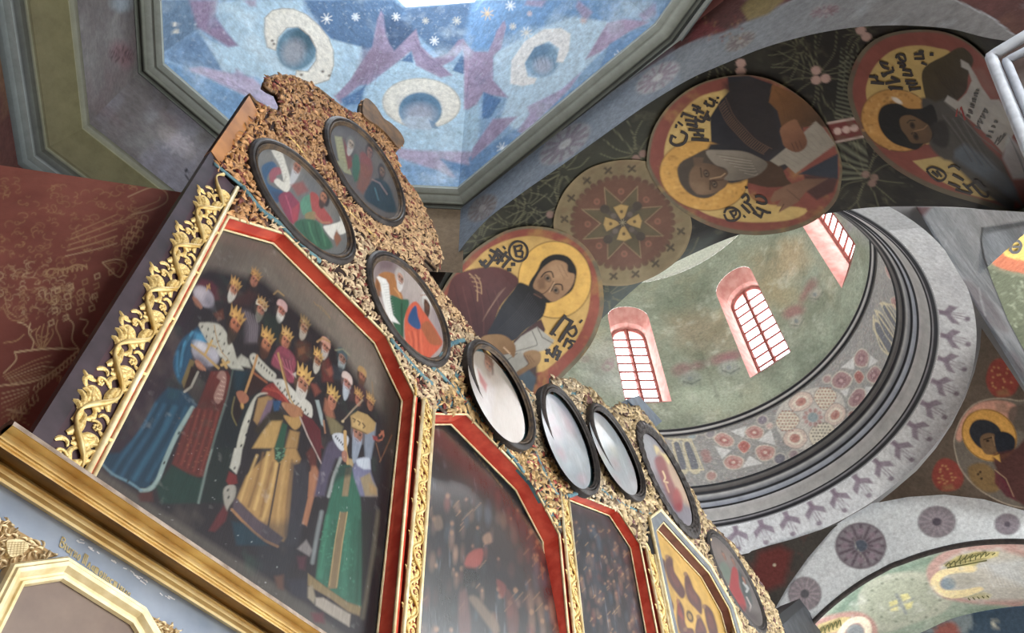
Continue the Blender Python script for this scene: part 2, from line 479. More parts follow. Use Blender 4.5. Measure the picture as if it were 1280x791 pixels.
# wall below that moulding
wv = []; o6 = offset_poly(OV, .60)
wb = bpy.data.objects.new('wall_north', None); COL.objects.link(wb); wb.location = (0.5, 5.4, 0); struct(wb, 'dark red wall with gold ornament below the octagon moulding')
for i in LW:
    V = quad_grid((*o6[i], 8.48), (*o6[(i + 1) % 8], 8.48), (*o6[(i + 1) % 8], 0), (*o6[i], 0), 90, 60)
    p = Paint(V, '#54322c'); p.blend(1.1, '#3d2722', .4, .7, .7, 7); p.blend(3, '#6f4436', .5, .8, .5, 8)
    if i == 2: p.C[:] = hx('#6b5541'); p.mottle(2, .2)
    if i in (7, 0):
        for (x, y, w, h) in ((6, 60, 7, 60), (14, 95, 6, 45), (27, 120, 5, 30)):
            p.ell((x, y), w, h, 8, '#7d6240', .5, 3)
            for k in range(12): p.line([(x - w * .7, y - h * .8 + k * h / 7), (x, y - h * .8 + k * h / 7 + 4), (x + w * .7, y - h * .8 + k * h / 7)], 1, '#4a3324', .6)
        for k in range(10): p.ell((17 + k * 1.6, 8 + k * 15), 4, 5, 0, '#75553a', .55, 2)
    mesh('wall_face', V, gridF(90, 60), FRESCO, wb, C=p.C)

# ---- red pier beside the iconostasis (its face stands on the diagonal)
PC = 3.6
PIER = Plane((PC / 2, PC / 2, 0), (1, 1, 0))
pt = PIER.at([(-160, 206), (58, 215), (300, 235)])
zt = pt[1][2]
A = PIER.at([(-70, 210)])[0]; B = PIER.at([(235, 232)])[0]
A = np.array((A[0], PC - A[0], zt)); bx_ = 0.90; B = np.array((bx_, PC - bx_, zt))
n_, m_ = 340, 300
V = quad_grid(A, B, (B[0], B[1], 2.6), (A[0], A[1], 2.6), n_, m_)
def paint_pier(p):
    p.blend(1.6, '#7a4038', .42, .68, .55, 31); p.blend(5, '#8c4538', .5, .8, .5, 33); p.blend(14, '#8f5044', .55, .8, .35, 34)
    rnd = random.Random(5); g = '#e6c894'; g2 = '#d2a874'
    def L(pts, w=1.2, a=.75, sm=4, c=None): p.line(pts, w * 1.25, c or rnd.choice((g, g2, '#c79a68')), min(1, a * 1.25), .6, sm)
    # lower left palmette and fans
    cx, cy = 55, 420
    for k in range(-2, 3):
        L([(cx - 3 + k * 2, cy + 14), (cx + k * 7 - 3, cy - 2), (cx + k * 5, cy - 15 + abs(k) * 3)])
    for yy in range(3):
        L([(cx - 8 + yy * 2, cy - 2 + yy * 6), (cx - 2, cy + 2 + yy * 6), (cx + 6 - yy, cy - 3 + yy * 6)])
    L([(38, 404), (36, 416), (42, 426), (40, 436)]); L([(72, 400), (70, 410), (75, 422), (78, 434)]); L([(22, 402), (32, 406), (40, 414)])
    L([(5, 428), (20, 426), (30, 418)]); L([(85, 398), (92, 406), (90, 424), (97, 434)]); L([(100, 398), (110, 402), (104, 414), (110, 420)])
    L([(20, 440), (55, 436), (98, 436)], 1.6, .9, 4, g); L([(18, 440), (20, 450), (5, 466)])
    for k in range(7): L([(4 + k * 2, 470 + k * 2), (40 + k * 6, 452 + k * 3), (64 + k * 2, 444 + k * 8)], 1.0, .6, 3)
    L([(-2, 482), (50, 474), (98, 438)], 1.4, .9, 4, g)
    for k in range(12):
        t = k / 11; x = 98 - t * 50; y = 440 + t * 42
        L([(x, y), (x - 1, y + 7), (x - 6, y + 5), (x - 4, y)], 1.1, .8, 3, g)
    for k in range(8):
        x = 45 - k * 5; y = 492 + k * 5
        L([(x, y), (x + 3, y + 8), (x - 3, y + 9), (x - 4, y + 2)], 1.1, .75, 3)
    for k in range(6): L([(2, 492 + k * 6), (18, 488 + k * 5), (36, 484 + k * 3)], 1, .55, 3)
    for k in range(9): L([(4 + rnd.random() * 34, 512 + rnd.random() * 24) , (8 + rnd.random() * 30, 508 + rnd.random() * 24)], 1.1, .6, 1)
    # middle: squares, scrolls
    for r_ in range(4):
        for c_ in range(5):
            x = 66 + c_ * 17 - r_ * 2 + rnd.random() * 3; y = 360 - c_ * 6 + r_ * 13 + rnd.random() * 3
            if x > 140 - r_ * 9: continue
            L([(x, y), (x + 6, y - 2.5), (x + 7, y + 3), (x + 1, y + 5.5), (x, y)][:rnd.choice((4, 5, 5))], 1.2, .7, 1)
    L([(57, 343), (63, 336), (80, 337), (95, 331), (108, 333)], 1.4, .8); L([(58, 338), (60, 346), (70, 340)], 1.2)
    for k in range(7): L([(66 + k * 6, 344 - k), (68 + k * 6, 338 - k), (73 + k * 6, 342 - k), (72 + k * 6, 336 - k)], 1, .7, 3)
    for k in range(9):
        x = 52 + k * 8; y = 372 + (k % 3) * 4
        L([(x, y), (x - 4, y - 6), (x + 2, y - 10), (x + 5, y - 3)], 1.1, .65, 3)
    for k in range(10): L([(24 + (k % 2) * 3, 360 + k * 4.5), (30, 357 + k * 4.5), (33 - (k % 2) * 3, 361 + k * 4.5)], 1.2, .55, 2)
    L([(6, 372), (10, 388), (20, 396)], 1.1); L([(4, 384), (12, 398), (26, 402)], 1.1, .6)
    # swags right
    for k in range(5): L([(82 + k * 2, 320 - k * 7), (118, 312 - k * 8), (146, 304 - k * 9)], 1.5 if k % 2 else 1.0, .6, 3)
    for k in range(9):
        x = 158 + (k % 5) * 6; y = 300 - (k % 5) * 7 + (k // 5) * 12
        L([(x - 6, y + 6), (x - 4, y - 3), (x + 3, y - 1), (x + 1, y + 6), (x - 3, y + 4)], 1.1, .75, 3)
    L([(128, 328), (146, 324), (158, 330), (150, 346), (138, 338), (128, 328)], 1.2, .7); L([(132, 330), (144, 328), (151, 333), (147, 340)], 1, .7)
    L([(160, 246), (190, 234), (207, 240), (208, 252), (190, 262), (165, 268)], 1.2, .5); L([(168, 262), (196, 252), (200, 246)], 1.0, .5)
    for k in range(4): L([(140 + k * 9, 282 - k * 5), (160 + k * 8, 276 - k * 6)], 1.1, .45, 1)
    # upper left scrolls, dim
    for k in range(170):
        x = rnd.uniform(-4, 175); y = rnd.uniform(226, 330); r_ = rnd.uniform(3, 10); a0 = rnd.uniform(0, 6.28)
        L([(x + r_ * (1 - t * .2) * math.cos(a0 + t), y + r_ * .7 * (1 - t * .2) * math.sin(a0 + t)) for t in np.linspace(0, rnd.uniform(2, 5), 8)], 1.0, rnd.uniform(.25, .5), 1, '#c89a64')
    for k in range(130):
        x = rnd.uniform(-4, 90); y = rnd.uniform(325, 400); r_ = rnd.uniform(3, 8); a0 = rnd.uniform(0, 6.28)
        L([(x + r_ * math.cos(a0 + t), y + r_ * .7 * math.sin(a0 + t)) for t in np.linspace(0, rnd.uniform(1.5, 4), 7)], 1.0, rnd.uniform(.3, .55), 1)
p = Paint(V, '#a8604f'); paint_pier(p)
pier = mesh('pier', V, gridF(n_, m_), SATIN, C=p.C); struct(pier, 'red pier face with gold scroll ornament left of the gilded screen')
back = box('pier_core', (0, 0, 0), (1, 1, 1), mat_plain('red_plaster', '#6a3028', 0.8), pier)
nn = np.array((1, 1, 0)) / math.sqrt(2) * .5
me = back.data
for k, v in enumerate([A, B, B + nn, A + nn]):
    me.vertices[k + 4].co = v + np.array((.004, .004, 0)); me.vertices[k].co = (v[0] + .004, v[1] + .004, 0)

# ---- west transverse arch: wall above it and its soffit
WN = Plane((3.865, 3.135, 0), (1, -.1037, 0)); WF = Plane((5.9, 1.2, 0), (1, -.1, 0))
npx = [(555, 345), (600, 283), (650, 243), (700, 208), (760, 165), (810, 130), (860, 100), (900, 82), (960, 58), (1030, 40), (1100, 32), (1180, 35), (1250, 50)]
fpx = [(690, 462), (740, 410), (800, 355), (830, 335), (900, 302), (960, 283), (1020, 270), (1080, 260), (1150, 258), (1230, 262)]
def curve(pl, px, pre, post, xk):
    Q = pl.at(px)
    ext = lambda yz: [np.array((pl.p0[0] - pl.n[1] / pl.n[0] * (y - pl.p0[1]), y, z)) for y, z in yz]
    return np.array(ext(pre) + list(Q) + ext(post))
N0 = curve(WN, npx, [], [], 0); F0 = curve(WF, fpx, [], [], 0)
def lerp_ext(Q, pl, y0, z0, y1, z1):
    X = lambda y: pl.p0[0] - pl.n[1] / pl.n[0] * (y - pl.p0[1])
    a = Q[0]; b = Q[-1]
    pre = [(X(y0), y0, z0), (X(y0), y0 - .02, (z0 + a[2]) / 2), (X((y0 + a[1]) / 2 + .12), (y0 + a[1]) / 2 + .12, a[2] * .7 + z0 * .3)]
    post = [(X((y1 + b[1]) / 2 - .08), (y1 + b[1]) / 2 - .08, b[2] * .7 + z1 * .3), (X(y1), y1 + .02, (z1 + b[2]) / 2), (X(y1), y1, z1)]
    return smooth(np.concatenate([pre, Q, post]), False, 8)
NC = lerp_ext(N0, WN, 4.5, 4.0, -2.25, 4.5)
FC = lerp_ext(F0, WF, 4.35, 4.5, -2.45, 5.2)
def resamp(P, n):
    d = np.concatenate([[0], np.cumsum(np.linalg.norm(np.diff(P, axis=0), axis=1))])
    t = np.linspace(0, d[-1], n); return np.stack([np.interp(t, d, P[:, k]) for k in range(3)], 1)
class Ruled:
    """surface between two curves in space; at() finds the surface point that a survey point lies on"""
    def __init__(s, A, B, n=400):
        s.A = resamp(A, n); s.B = resamp(B, n); s.n = n
        u = np.linspace(0, 1, 161); t = np.linspace(0, 1, 25)
        U, T = np.meshgrid(u, t, indexing='ij'); s.gu = U.ravel(); s.gt = T.ravel(); s.gp = proj(s.S(s.gu, s.gt))
    def S(s, u, t):
        x = np.clip(u, 0, 1) * (s.n - 1); i = np.minimum(x.astype(int), s.n - 2); f = (x - i)[:, None]
        a = s.A[i] * (1 - f) + s.A[i + 1] * f; b = s.B[i] * (1 - f) + s.B[i + 1] * f
        return a * (1 - t[:, None]) + b * t[:, None]
    def inv(s, P):
        P = np.atleast_2d(np.asarray(P, float)); u = np.empty(len(P)); t = np.empty(len(P))
        for k in range(0, len(P), 2000):
            d = ((P[k:k + 2000, None] - s.gp[None]) ** 2).sum(2); j = d.argmin(1); u[k:k + 2000] = s.gu[j]; t[k:k + 2000] = s.gt[j]
        for _ in range(7):
            p0 = proj(s.S(u, t)); e = 1e-3
            ju = (proj(s.S(u + e, t)) - p0) / e; jt = (proj(s.S(u, t + e)) - p0) / e
            r = P - p0; det = ju[:, 0] * jt[:, 1] - ju[:, 1] * jt[:, 0]; det = np.where(np.abs(det) < 1e-6, 1e-6, det)
            u = np.clip(u + np.clip((r[:, 0] * jt[:, 1] - r[:, 1] * jt[:, 0]) / det, -.03, .03), 0, .998)
            t = t + np.clip((ju[:, 0] * r[:, 1] - ju[:, 1] * r[:, 0]) / det, -.2, .2)
        return u, t
    def at(s, P): return s.S(*s.inv(P))
    def nrm(s, P):
        u, t = s.inv(P); e = 1e-3
        n = np.cross(s.S(u + e, t) - s.S(u, t), s.S(u, t + e) - s.S(u, t)); n /= np.linalg.norm(n, axis=1)[:, None] + 1e-12
        return n * np.sign(((CAM - s.S(u, t)) * n).sum(1))[:, None]
SOF = Ruled(NC, FC)
GR, GC_ = 800, 170
u, t = np.meshgrid(np.linspace(0, 1, GR), np.linspace(0, 1, GC_), indexing='ij')
SOFV = SOF.S(u.ravel(), t.ravel())

# wall over the near edge of the arch
NW = 520
Nc = resamp(NC, NW); vv = np.linspace(0, 1, 60) ** 1.4
V = Nc[:, None] + (np.array((0, 0, 1.0)) * (10.62 - Nc[:, 2])[:, None])[:, None] * vv[None, :, None]
WNV = V.reshape(-1, 3); WNF = gridF(NW, 60)

# ---- main dome: rings, drum, windows
DC = np.array((10.1, 2.2))
RING = [  # radius, z above camera, colour
    (4.33, 10.28, '#c3c6c8'), (3.93, 10.72, '#c3c6c8')]
class Cone:
    def __init__(s, r0, z0, r1, z1): s.r0, s.z0, s.r1, s.z1 = r0, z0 + 1.6, r1, z1 + 1.6
    def at(s, P):
        r = ray(P); k = (s.r1 - s.r0) / (s.z1 - s.z0) if s.z1 != s.z0 else 0
        # radius R(z) = r0 + k (z - z0)
        ox = CAM[:2] - DC; a0 = s.r0 + k * (CAM[2] - s.z0)
        A = r[:, 0] ** 2 + r[:, 1] ** 2 - (k * r[:, 2]) ** 2; Bq = 2 * (r[:, 0] * ox[0] + r[:, 1] * ox[1] - a0 * k * r[:, 2]); Cq = ox @ ox - a0 ** 2
        d = np.sqrt(np.maximum(Bq * Bq - 4 * A * Cq, 0)); t = np.maximum((-Bq + d) / (2 * A), (-Bq - d) / (2 * A))
        return CAM + r * t[:, None]
    def nrm(s, P):
        V = s.at(P); d = np.zeros_like(V); d[:, :2] = DC - V[:, :2]; d /= np.linalg.norm(d, axis=1)[:, None]; return d
def revolve(prof, th0, th1, n, cols=None):
    th = np.radians(np.linspace(th0, th1, n)); V = []
    for r, z in prof: V.append(np.stack([DC[0] + r * np.cos(th), DC[1] + r * np.sin(th), np.full(n, z + 1.6)], 1))
    C = np.repeat(np.array([hx(c) for c in cols]), n, axis=0) if cols is not None else None
    return np.concatenate(V), gridF(len(prof), n), C
def densify(prof, k):
    P = np.array(prof, float); t = np.linspace(0, len(P) - 1, (len(P) - 1) * k + 1); return np.stack([np.interp(t, np.arange(len(P)), P[:, j]) for j in (0, 1)], 1)
ZIG = (densify([(4.34, 10.27), (3.95, 10.72)], 24), -110, 110, 560)
MOS = (densify([(3.59, 11.56), (3.95, 13.46)], 80), -110, 110, 620)
# stepped moulding between the mosaic band and the white band
dk = '#23242a'
prm = [(3.95, 10.72, '#b9bcc0'), (3.92, 10.74, dk), (3.88, 10.76, dk), (3.87, 10.80, '#97959a'), (3.86, 10.81, dk), (3.845, 10.82, dk), (3.84, 10.83, '#b0aeac'), (3.80, 11.0, '#a8a5a2'), (3.765, 11.08, '#b8b6b6'), (3.76, 11.085, dk), (3.73, 11.10, dk),
       (3.735, 11.12, '#8e94a2'), (3.715, 11.20, '#a8adb6'), (3.705, 11.22, dk), (3.68, 11.24, dk), (3.685, 11.27, '#6c6e76'), (3.66, 11.36, '#b3b3b2'), (3.645, 11.38, '#5b5a5c'), (3.63, 11.39, dk), (3.61, 11.42, '#2d2c31'), (3.615, 11.45, '#55504e'), (3.59, 11.51, '#6d6a68'), (3.575, 11.53, dk), (3.56, 11.56, dk), (3.60, 11.58, '#8e8f8f')]
V, F, C = revolve([(a, b) for a, b, _ in prm], -180, 180, 400, [c for _, _, c in prm])
struct(mesh('trim_3', V, F, mat_paint('painted_moulding', .55, bump=.1, spec=.3, vary=.2, nscale=4), C=C), 'grey moulded ring with black lines at the foot of the dome drum')
pri = [(3.93, 13.40, '#a7a5a2'), (3.90, 13.41, dk), (3.88, 13.44, dk), (3.885, 13.455, '#87837f'), (3.87, 13.48, '#c4c2c0'), (3.865, 13.51, '#96928f'), (3.86, 13.52, dk), (3.84, 13.55, dk), (3.845, 13.57, '#4a4546'), (3.86, 13.60, '#6b6464'), (4.02, 13.63, '#9a9a90')]
V, F, C = revolve([(a, b) for a, b, _ in pri], -180, 180, 360, [c for _, _, c in pri])
struct(mesh('trim_4', V, F, mat_paint('painted_moulding_fine', .55, bump=.1, spec=.3, vary=.2, nscale=4), C=C), 'thin double black ring below the dome windows')
# back halves of the painted bands (plain)
for nm, prof, col in (('wall_ring', [(4.34, 10.27), (3.95, 10.72)], '#c0c3c6'), ('wall_band', [(3.59, 11.56), (3.95, 13.46)], '#a3a3a1')):
    V, F, C = revolve(prof, 110, 250, 60, [col, col]); struct(mesh(nm, V, F, FRESCO, C=C), 'plain plastered rear of the dome ring')
RD = 4.0; ZS, ZT = 14.68, 18.75; Z0D, Z1D = 13.6, 19.9; HW = 8.3
WC = [35 + 45 * k for k in range(8)]  # window axes
WC = [-10 + 45 * k for k in range(8)]
drum = bpy.data.objects.new('wall_drum', None); COL.objects.link(drum); drum.location = (*DC, Z0D + 1.6)
struct(drum, 'green and rose frescoed drum wall around the tall dome windows')
DRUM = []
def cyl(r, th, z):
    th = np.radians(th); return np.stack([DC[0] + r * np.cos(th), DC[1] + r * np.sin(th), np.asarray(z) + 1.6 + 0 * th], -1)
def taper(z): return RD
for c in WC:
    cc = (c + 180) % 360 - 180; vis = -70 < cc < 60
    k = 1 if vis else 6
    # strip between this window and the next
    th = np.linspace(c + HW, c + 45 - HW, 110 // k); z = np.linspace(Z0D, Z1D, 190 // k)
    T, Zz = np.meshgrid(th, z, indexing='ij'); V = cyl(RD, T.ravel(), Zz.ravel())
    DRUM.append((V, gridF(len(th), len(z)), vis or -70 < cc + 45 < 100))
    th = np.linspace(c - HW, c + HW, 60 // k); x = (th - c) / HW
    arch = ZT - .58 + .58 * np.sqrt(np.clip(1 - x * x, 0, 1))
    for lo, hi, n in ((np.full(len(th), Z0D), np.full(len(th), ZS), 40 // k), (arch, np.full(len(th), Z1D), 50 // k)):
        s_ = np.linspace(0, 1, max(n, 4)); T = np.repeat(th, len(s_)); Zz = (lo[:, None] * (1 - s_) + hi[:, None] * s_).ravel()
        DRUM.append((cyl(RD, T, Zz), gridF(len(th), len(s_)), vis))
REV = mat_plain('rose_plaster', '#c59a90', 0.8, 0, '#b58078', 5, spec=.2)
BARS = mat_plain('rose_window_bars', '#8f5048', 0.6)
for q, c in enumerate(WC):
    w = bpy.data.objects.new('window_%d' % (q + 2), None); COL.objects.link(w); w.location = cyl(RD + .3, c, ZS)
    struct(w, 'tall round headed drum window with rose reveal')
    # splayed reveal: front outline on the drum face, back outline deeper in the wall
    def outline(r, hw, zs, zt, rise, n=14):
        P = [(c - hw, zs), (c - hw, zt - rise)] + [(c - hw * math.cos(a), zt - rise + rise * math.sin(a)) for a in np.linspace(0, math.pi, n)[1:-1]] + [(c + hw, zt - rise), (c + hw, zs)]
        P = np.array(P); return cyl(r, P[:, 0], P[:, 1])
    a = outline(RD, HW, ZS, ZT, .58); b = outline(RD + .32, HW * .82, ZS + .03, ZT - .35, .50); b2 = outline(RD + .62, HW * .70, ZS + .05, ZT - .5, .45)
    n = len(a)
    V = np.concatenate([a, b, b2]); F = [[i, i + 1, n + i + 1, n + i] for i in range(n - 1)] + [[0, n - 1, 2 * n - 1, n]] + [[n + i, n + i + 1, 2 * n + i + 1, 2 * n + i] for i in range(n - 1)] + [[n, 2 * n - 1, 3 * n - 1, 2 * n]]
    mesh('reveal', V, F, REV, w)
    rb = RD + .5; hw = HW * .74
    zr = list(np.linspace(ZS, ZT - .95, 10)); top_ = outline(rb + .02, hw, ZS, ZT - .42, .46)
    for sd in (-1, 1):                                   # the panes between the glazing bars, one by one
        for z0_, z1_ in zip(zr[:-1], zr[1:]):
            mesh('pane', cyl(rb + .02, np.array([c, c + sd * hw, c + sd * hw, c]), np.array([z0_, z0_, z1_, z1_])), [(0, 1, 2, 3)], GLASS, w)
        half = [v for v in top_[1:-1]]; half = half[:len(half) // 2] if sd < 0 else half[len(half) // 2:]
        loop = [cyl(rb + .02, np.array([c]), np.array([zr[-1]]))[0], cyl(rb + .02, np.array([c + sd * hw]), np.array([zr[-1]]))[0]] + (half if sd < 0 else half[::-1]) + [cyl(rb + .02, np.array([c]), np.array([ZT - .42]))[0]]
        mesh('pane', np.array(loop), [list(range(len(loop)))], GLASS, w)
    fo = outline(rb, hw * .97, ZS + .05, ZT - .46, .46)
    mesh('window_frame', *tube(None, fo, .045, None, closed=True, seg=4, up=(math.cos(math.radians(c)), math.sin(math.radians(c)), 0)), BARS, w)
    mesh('mullion', *tube(None, [cyl(rb, c, ZS), cyl(rb, c, ZT - .45)], .06, None, seg=4, up=(1, .3, 0)), BARS, w)
    for z in np.linspace(ZS, ZT - .95, 10)[1:]:
        V_, F_ = tube(None, [cyl(rb, c - hw * .97, z), cyl(rb, c + hw * .97, z)], .036, None, seg=4, up=(0, 0, 1))
        mesh('glazing_bar', V_, F_, BARS, w)
# dome above the drum
pd = [(RD, Z1D), (RD - .06, Z1D + .02), (RD - .06, Z1D + .12)] + [(RD * math.cos(a), Z1D + .12 + 3.4 * math.sin(a)) for a in np.linspace(.02, 1.5, 14)] + [(.01, Z1D + 3.55)]
V, F, C = revolve(pd, -180, 180, 96, ['#d8dccf'] * len(pd))
struct(mesh('ceiling_dome', V, F, FRESCO, C=C, sm=True), 'pale plastered dome above the drum windows')

# ---- far arch, side arch, pendentives
FA = Plane((14.5, 2.2, 0), (1, -.1, 0)); FB = Plane((16.5, 2.2, 0), (1, -.1, 0)); SY = Plane((10, -2.13, 0), (.1, 1, 0))
fo_px = [(930, 850), (950, 800), (968, 760), (985, 730), (1010, 695), (1040, 660), (1080, 635), (1100, 627), (1180, 618), (1280, 637), (1380, 680), (1450, 740)]
fi_px = [(955, 900), (980, 830), (1010, 785), (1060, 740), (1120, 705), (1200, 682), (1280, 677), (1360, 690), (1440, 730)]
fs_px = [(1010, 900), (1050, 840), (1100, 810), (1150, 791), (1200, 770), (1280, 757), (1360, 762), (1440, 790)]
FOc = smooth(FA.at(fo_px), False, 8); FIc = smooth(FA.at(fi_px), False, 8); FSc = smooth(FB.at(fs_px), False, 8)
FBAND = Ruled(FOc, FIc); FSOF = Ruled(FIc, FSc)
# ---- outer shell: roof plates and walls added to seal out sky light, floor
SHELL = mat_paint('shell_plaster', .85, spec=.15, vary=.12, nscale=3)
def plate_hole(name, outer, hole, z, thick, col, label):
    """flat plate with a hole (annulus of quads between two loops of equal length)"""
    n = len(hole); O = np.array(outer)
    V = np.concatenate([np.c_[hole, np.full(n, z)], np.c_[O, np.full(n, z)], np.c_[hole, np.full(n, z + thick)], np.c_[O, np.full(n, z + thick)]])
    F = []
    for i in range(n):
        j = (i + 1) % n
        F += [[i, j, n + j, n + i], [2 * n + i, 3 * n + i, 3 * n + j, 2 * n + j], [i, 2 * n + i, 2 * n + j, j]]
    o = mesh(name, V, F, SHELL, C=np.tile(hx(col), (4 * n, 1))); struct(o, label); return o
def rect_loop(c, loop, x0, y0, x1, y1):
    out = []
    for q in loop:
        d = np.asarray(q) - c; s_ = min([((x1 if d[0] > 0 else x0) - c[0]) / d[0] if abs(d[0]) > 1e-6 else 1e9, ((y1 if d[1] > 0 else y0) - c[1]) / d[1] if abs(d[1]) > 1e-6 else 1e9]); out.append(c + d * s_)
    return np.array(out)
def dense_loop(P, k): 
    P = np.asarray(P); return np.concatenate([P[i] + (P[(i + 1) % len(P)] - P[i]) * np.linspace(0, 1, k, endpoint=False)[:, None] for i in range(len(P))])
h1 = dense_loop(offset_poly(OV, -.02), 10)
plate_hole('ceiling_near_bay', rect_loop(OC, h1, -7, -9, 5.4, 8.5), h1, 10.63, .3, '#5a302a', 'dark red flat ceiling around the octagonal vault')
th = np.radians(np.linspace(0, 360, 80, endpoint=False)); h2 = np.c_[DC[0] + 4.2 * np.cos(th), DC[1] + 4.2 * np.sin(th)]
plate_hole('ceiling_main_bay', rect_loop(DC, h2, 5.2, -6, 19, 8.5), h2, 12.2, .3, '#8a8684', 'ceiling around the dome ring')
for nm, lo, hi, col in (('wall_east', (-7, 8.2, 0), (20, 8.5, 13), '#54433e'), ('wall_step', (5.25, -9, 10.6), (5.4, 8.5, 12.4), '#6a605c')):
    V = [(x, y, z) for z in (lo[2], hi[2]) for y in (lo[1], hi[1]) for x in (lo[0], hi[0])]
    o = mesh(nm, V, [(0, 1, 3, 2), (4, 6, 7, 5), (0, 4, 5, 1), (2, 3, 7, 6), (0, 2, 6, 4), (1, 5, 7, 3)], SHELL, C=np.tile(hx(col), (8, 1))); struct(o)
fl = mesh('floor', [(-7, -9, 0), (20, -9, 0), (20, 8.5, 0), (-7, 8.5, 0)], [(0, 1, 2, 3)], SHELL, C=np.tile(hx('#c4b8a8'), (4, 1))); struct(fl, 'stone floor of the nave')
# ================================================================== FRESCOES
def Z(ox, oy, s, pts): return [(ox + x / s, oy + y / s) for x, y in pts]
def zp(ox, oy, s): return lambda *pts: [(ox + pts[i] / s, oy + pts[i + 1] / s) for i in range(0, len(pts), 2)]
RN = random.Random(11)
def star(p, x, y, r, col, n=4, w=1.0, a=.95):
    for k in range(n):
        an = math.pi * k / n + .3; p.line([(x - r * math.cos(an), y - r * math.sin(an)), (x + r * math.cos(an), y + r * math.sin(an))], w, col, a, .7)
    p.ell((x, y), r * .3, r * .3, 0, col, a)

# ---------------- vault with seraphim
def seraphim(p):
    MV, CL, BL, DB = '#a08ba8', '#b2d0e0', '#7fa9d0', '#4a7099'
    A = zp(190, 0, 4.923); B = zp(420, 0, 3.295); C = zp(580, 0, 3.296)
    p.poly(A(20, 0, 240, 0, 300, 170, 60, 330), '#5d7b98', sm=0); p.blend(2.2, '#6f8ca8', .5, .8, .4, 41)
    p.poly(A(930, 0, 1500, 0, 1500, 260, 1290, 280, 1100, 240, 1000, 120), DB, sm=0, soft=2)
    p.poly(B(0, 0, 230, 0, 285, 35, 580, 8, 760, 0, 725, 120, 580, 140, 530, 180, 440, 240, 330, 140, 260, 215, 110, 200, 0, 180), '#4c7199', soft=2)
    p.poly(B(190, 60, 300, 90, 330, 140, 260, 215, 215, 210), '#35547b', soft=2.5); p.poly(B(290, 35, 575, 10, 560, 60, 320, 90), '#3f628a', a=.7, soft=4)
    p.poly(C(30, 10, 350, 0, 520, 0, 500, 60, 350, 60, 330, 110, 240, 110, 130, 200, 30, 210, 0, 160), '#6a9bcb', soft=3)
    p.poly(C(520, 10, 640, 0, 600, 100, 520, 80), '#6d9cc9', soft=4)
    p.poly(A(60, 330, 280, 180, 350, 240, 430, 430, 330, 450, 100, 370), '#6f93b8', soft=1.5); p.ell(A(260, 290)[0], 12, 7, 30, '#52749a', .6, 4)
    p.poly(A(60, 370, 240, 440, 540, 580, 600, 600, 450, 790, 400, 760), '#6f9bc4', soft=2)
    p.poly(A(400, 20, 560, 0, 930, 0, 930, 100, 1100, 240, 1290, 290, 1290, 380, 1160, 640, 900, 540, 700, 500, 640, 470, 440, 440, 350, 250, 470, 290, 530, 280, 400, 120), CL, soft=1.5)
    p.poly(A(660, 90, 560, 60, 440, 30, 760, 330, 860, 440, 800, 470, 560, 280), '#c9dfe9', a=.7, soft=4)
    p.poly(A(280, 180, 350, 240, 470, 460, 440, 440), '#bcd5e4', a=.8, soft=2)
    p.poly(A(230, 0, 400, 0, 390, 100, 460, 200, 530, 280, 470, 290, 330, 200, 280, 170, 250, 70), '#957d9c', soft=2)
    p.poly(A(230, 420, 300, 410, 620, 480, 780, 620, 800, 700, 640, 620, 540, 570, 330, 470, 240, 440), '#c0b2cc', soft=2)
    for k in range(4): p.line(A(320 + k * 30, 450 + k * 22, 480 + k * 40, 500 + k * 30, 640 + k * 20, 600 + k * 15), 1, '#8a7a9c', .5)
    p.poly(A(520, 420, 600, 480, 620, 520, 500, 470), '#a48fae', a=.7, soft=2); p.poly(A(560, 0, 640, 0, 640, 40, 600, 40), '#a78fa8', a=.8, soft=2)
    p.poly(A(1290, 380, 1300, 470, 1160, 640, 1120, 590, 1220, 460), '#9d86a2', soft=2)
    p.poly(A(1160, 610, 1300, 540, 1300, 640, 1180, 650), '#4f7aa8', soft=2)
    # middle angel
    p.poly(B(0, 180, 100, 205, 110, 250, 60, 330, 0, 390), CL, soft=1.5)
    p.ell(B(350, 430)[0], 72, 58, 0, CL, 1, 3); p.poly(B(130, 560, 590, 430, 590, 640, 420, 640, 240, 600), CL, soft=3)
    for k in range(60):
        an = RN.uniform(0, 6.28); r = RN.uniform(.8, 1.15); x, y = 526 + 70 * r * math.cos(an), 130 + 55 * r * math.sin(an)
        p.ell((x, y), 5, 4, 0, '#8fb3c8', .5, .6, inner=.75)
    mv = [B(185, 45, 195, 60, 205, 140, 220, 180, 240, 210, 330, 120, 350, 190, 480, 310, 430, 320, 330, 270, 310, 210, 280, 235, 130, 350, 100, 350, 30, 400, 0, 400, 60, 330, 110, 250, 150, 190, 170, 80),
          B(400, 240, 460, 220, 505, 165, 525, 160, 560, 215, 640, 215, 660, 130, 695, 85, 700, 110, 680, 200, 640, 240, 640, 330, 700, 400, 640, 390, 610, 370, 580, 430, 540, 450, 560, 380, 580, 330, 540, 240, 520, 205, 480, 250, 430, 275)]
    for m in mv: p.poly(m, MV, soft=1.4)
    for k in range(6):
        p.line(B(320 + k * 6, 150 + k * 14, 350 + k * 14, 220 + k * 8, 400 + k * 12, 300), 1, '#7c6788', .6); p.line(B(190, 70 + k * 20, 150 + k * 8, 210, 60 + k * 20, 350), 1.1, '#7f6a80', .5)
        p.line(B(525, 175, 570 + k * 4, 260 + k * 10, 600 + k * 5, 350), 1, '#8c6c80', .5)
    p.poly(B(110, 200, 240, 215, 230, 260, 60, 360, 90, 280), '#846a80', a=.6, soft=4)
    for t in (B(480, 290, 520, 220, 560, 290, 520, 305), B(610, 375, 680, 410, 640, 480, 605, 490), B(30, 440, 125, 345, 100, 410), B(270, 250, 310, 215, 320, 260)): p.poly(t, '#4d77a5', soft=1.2)
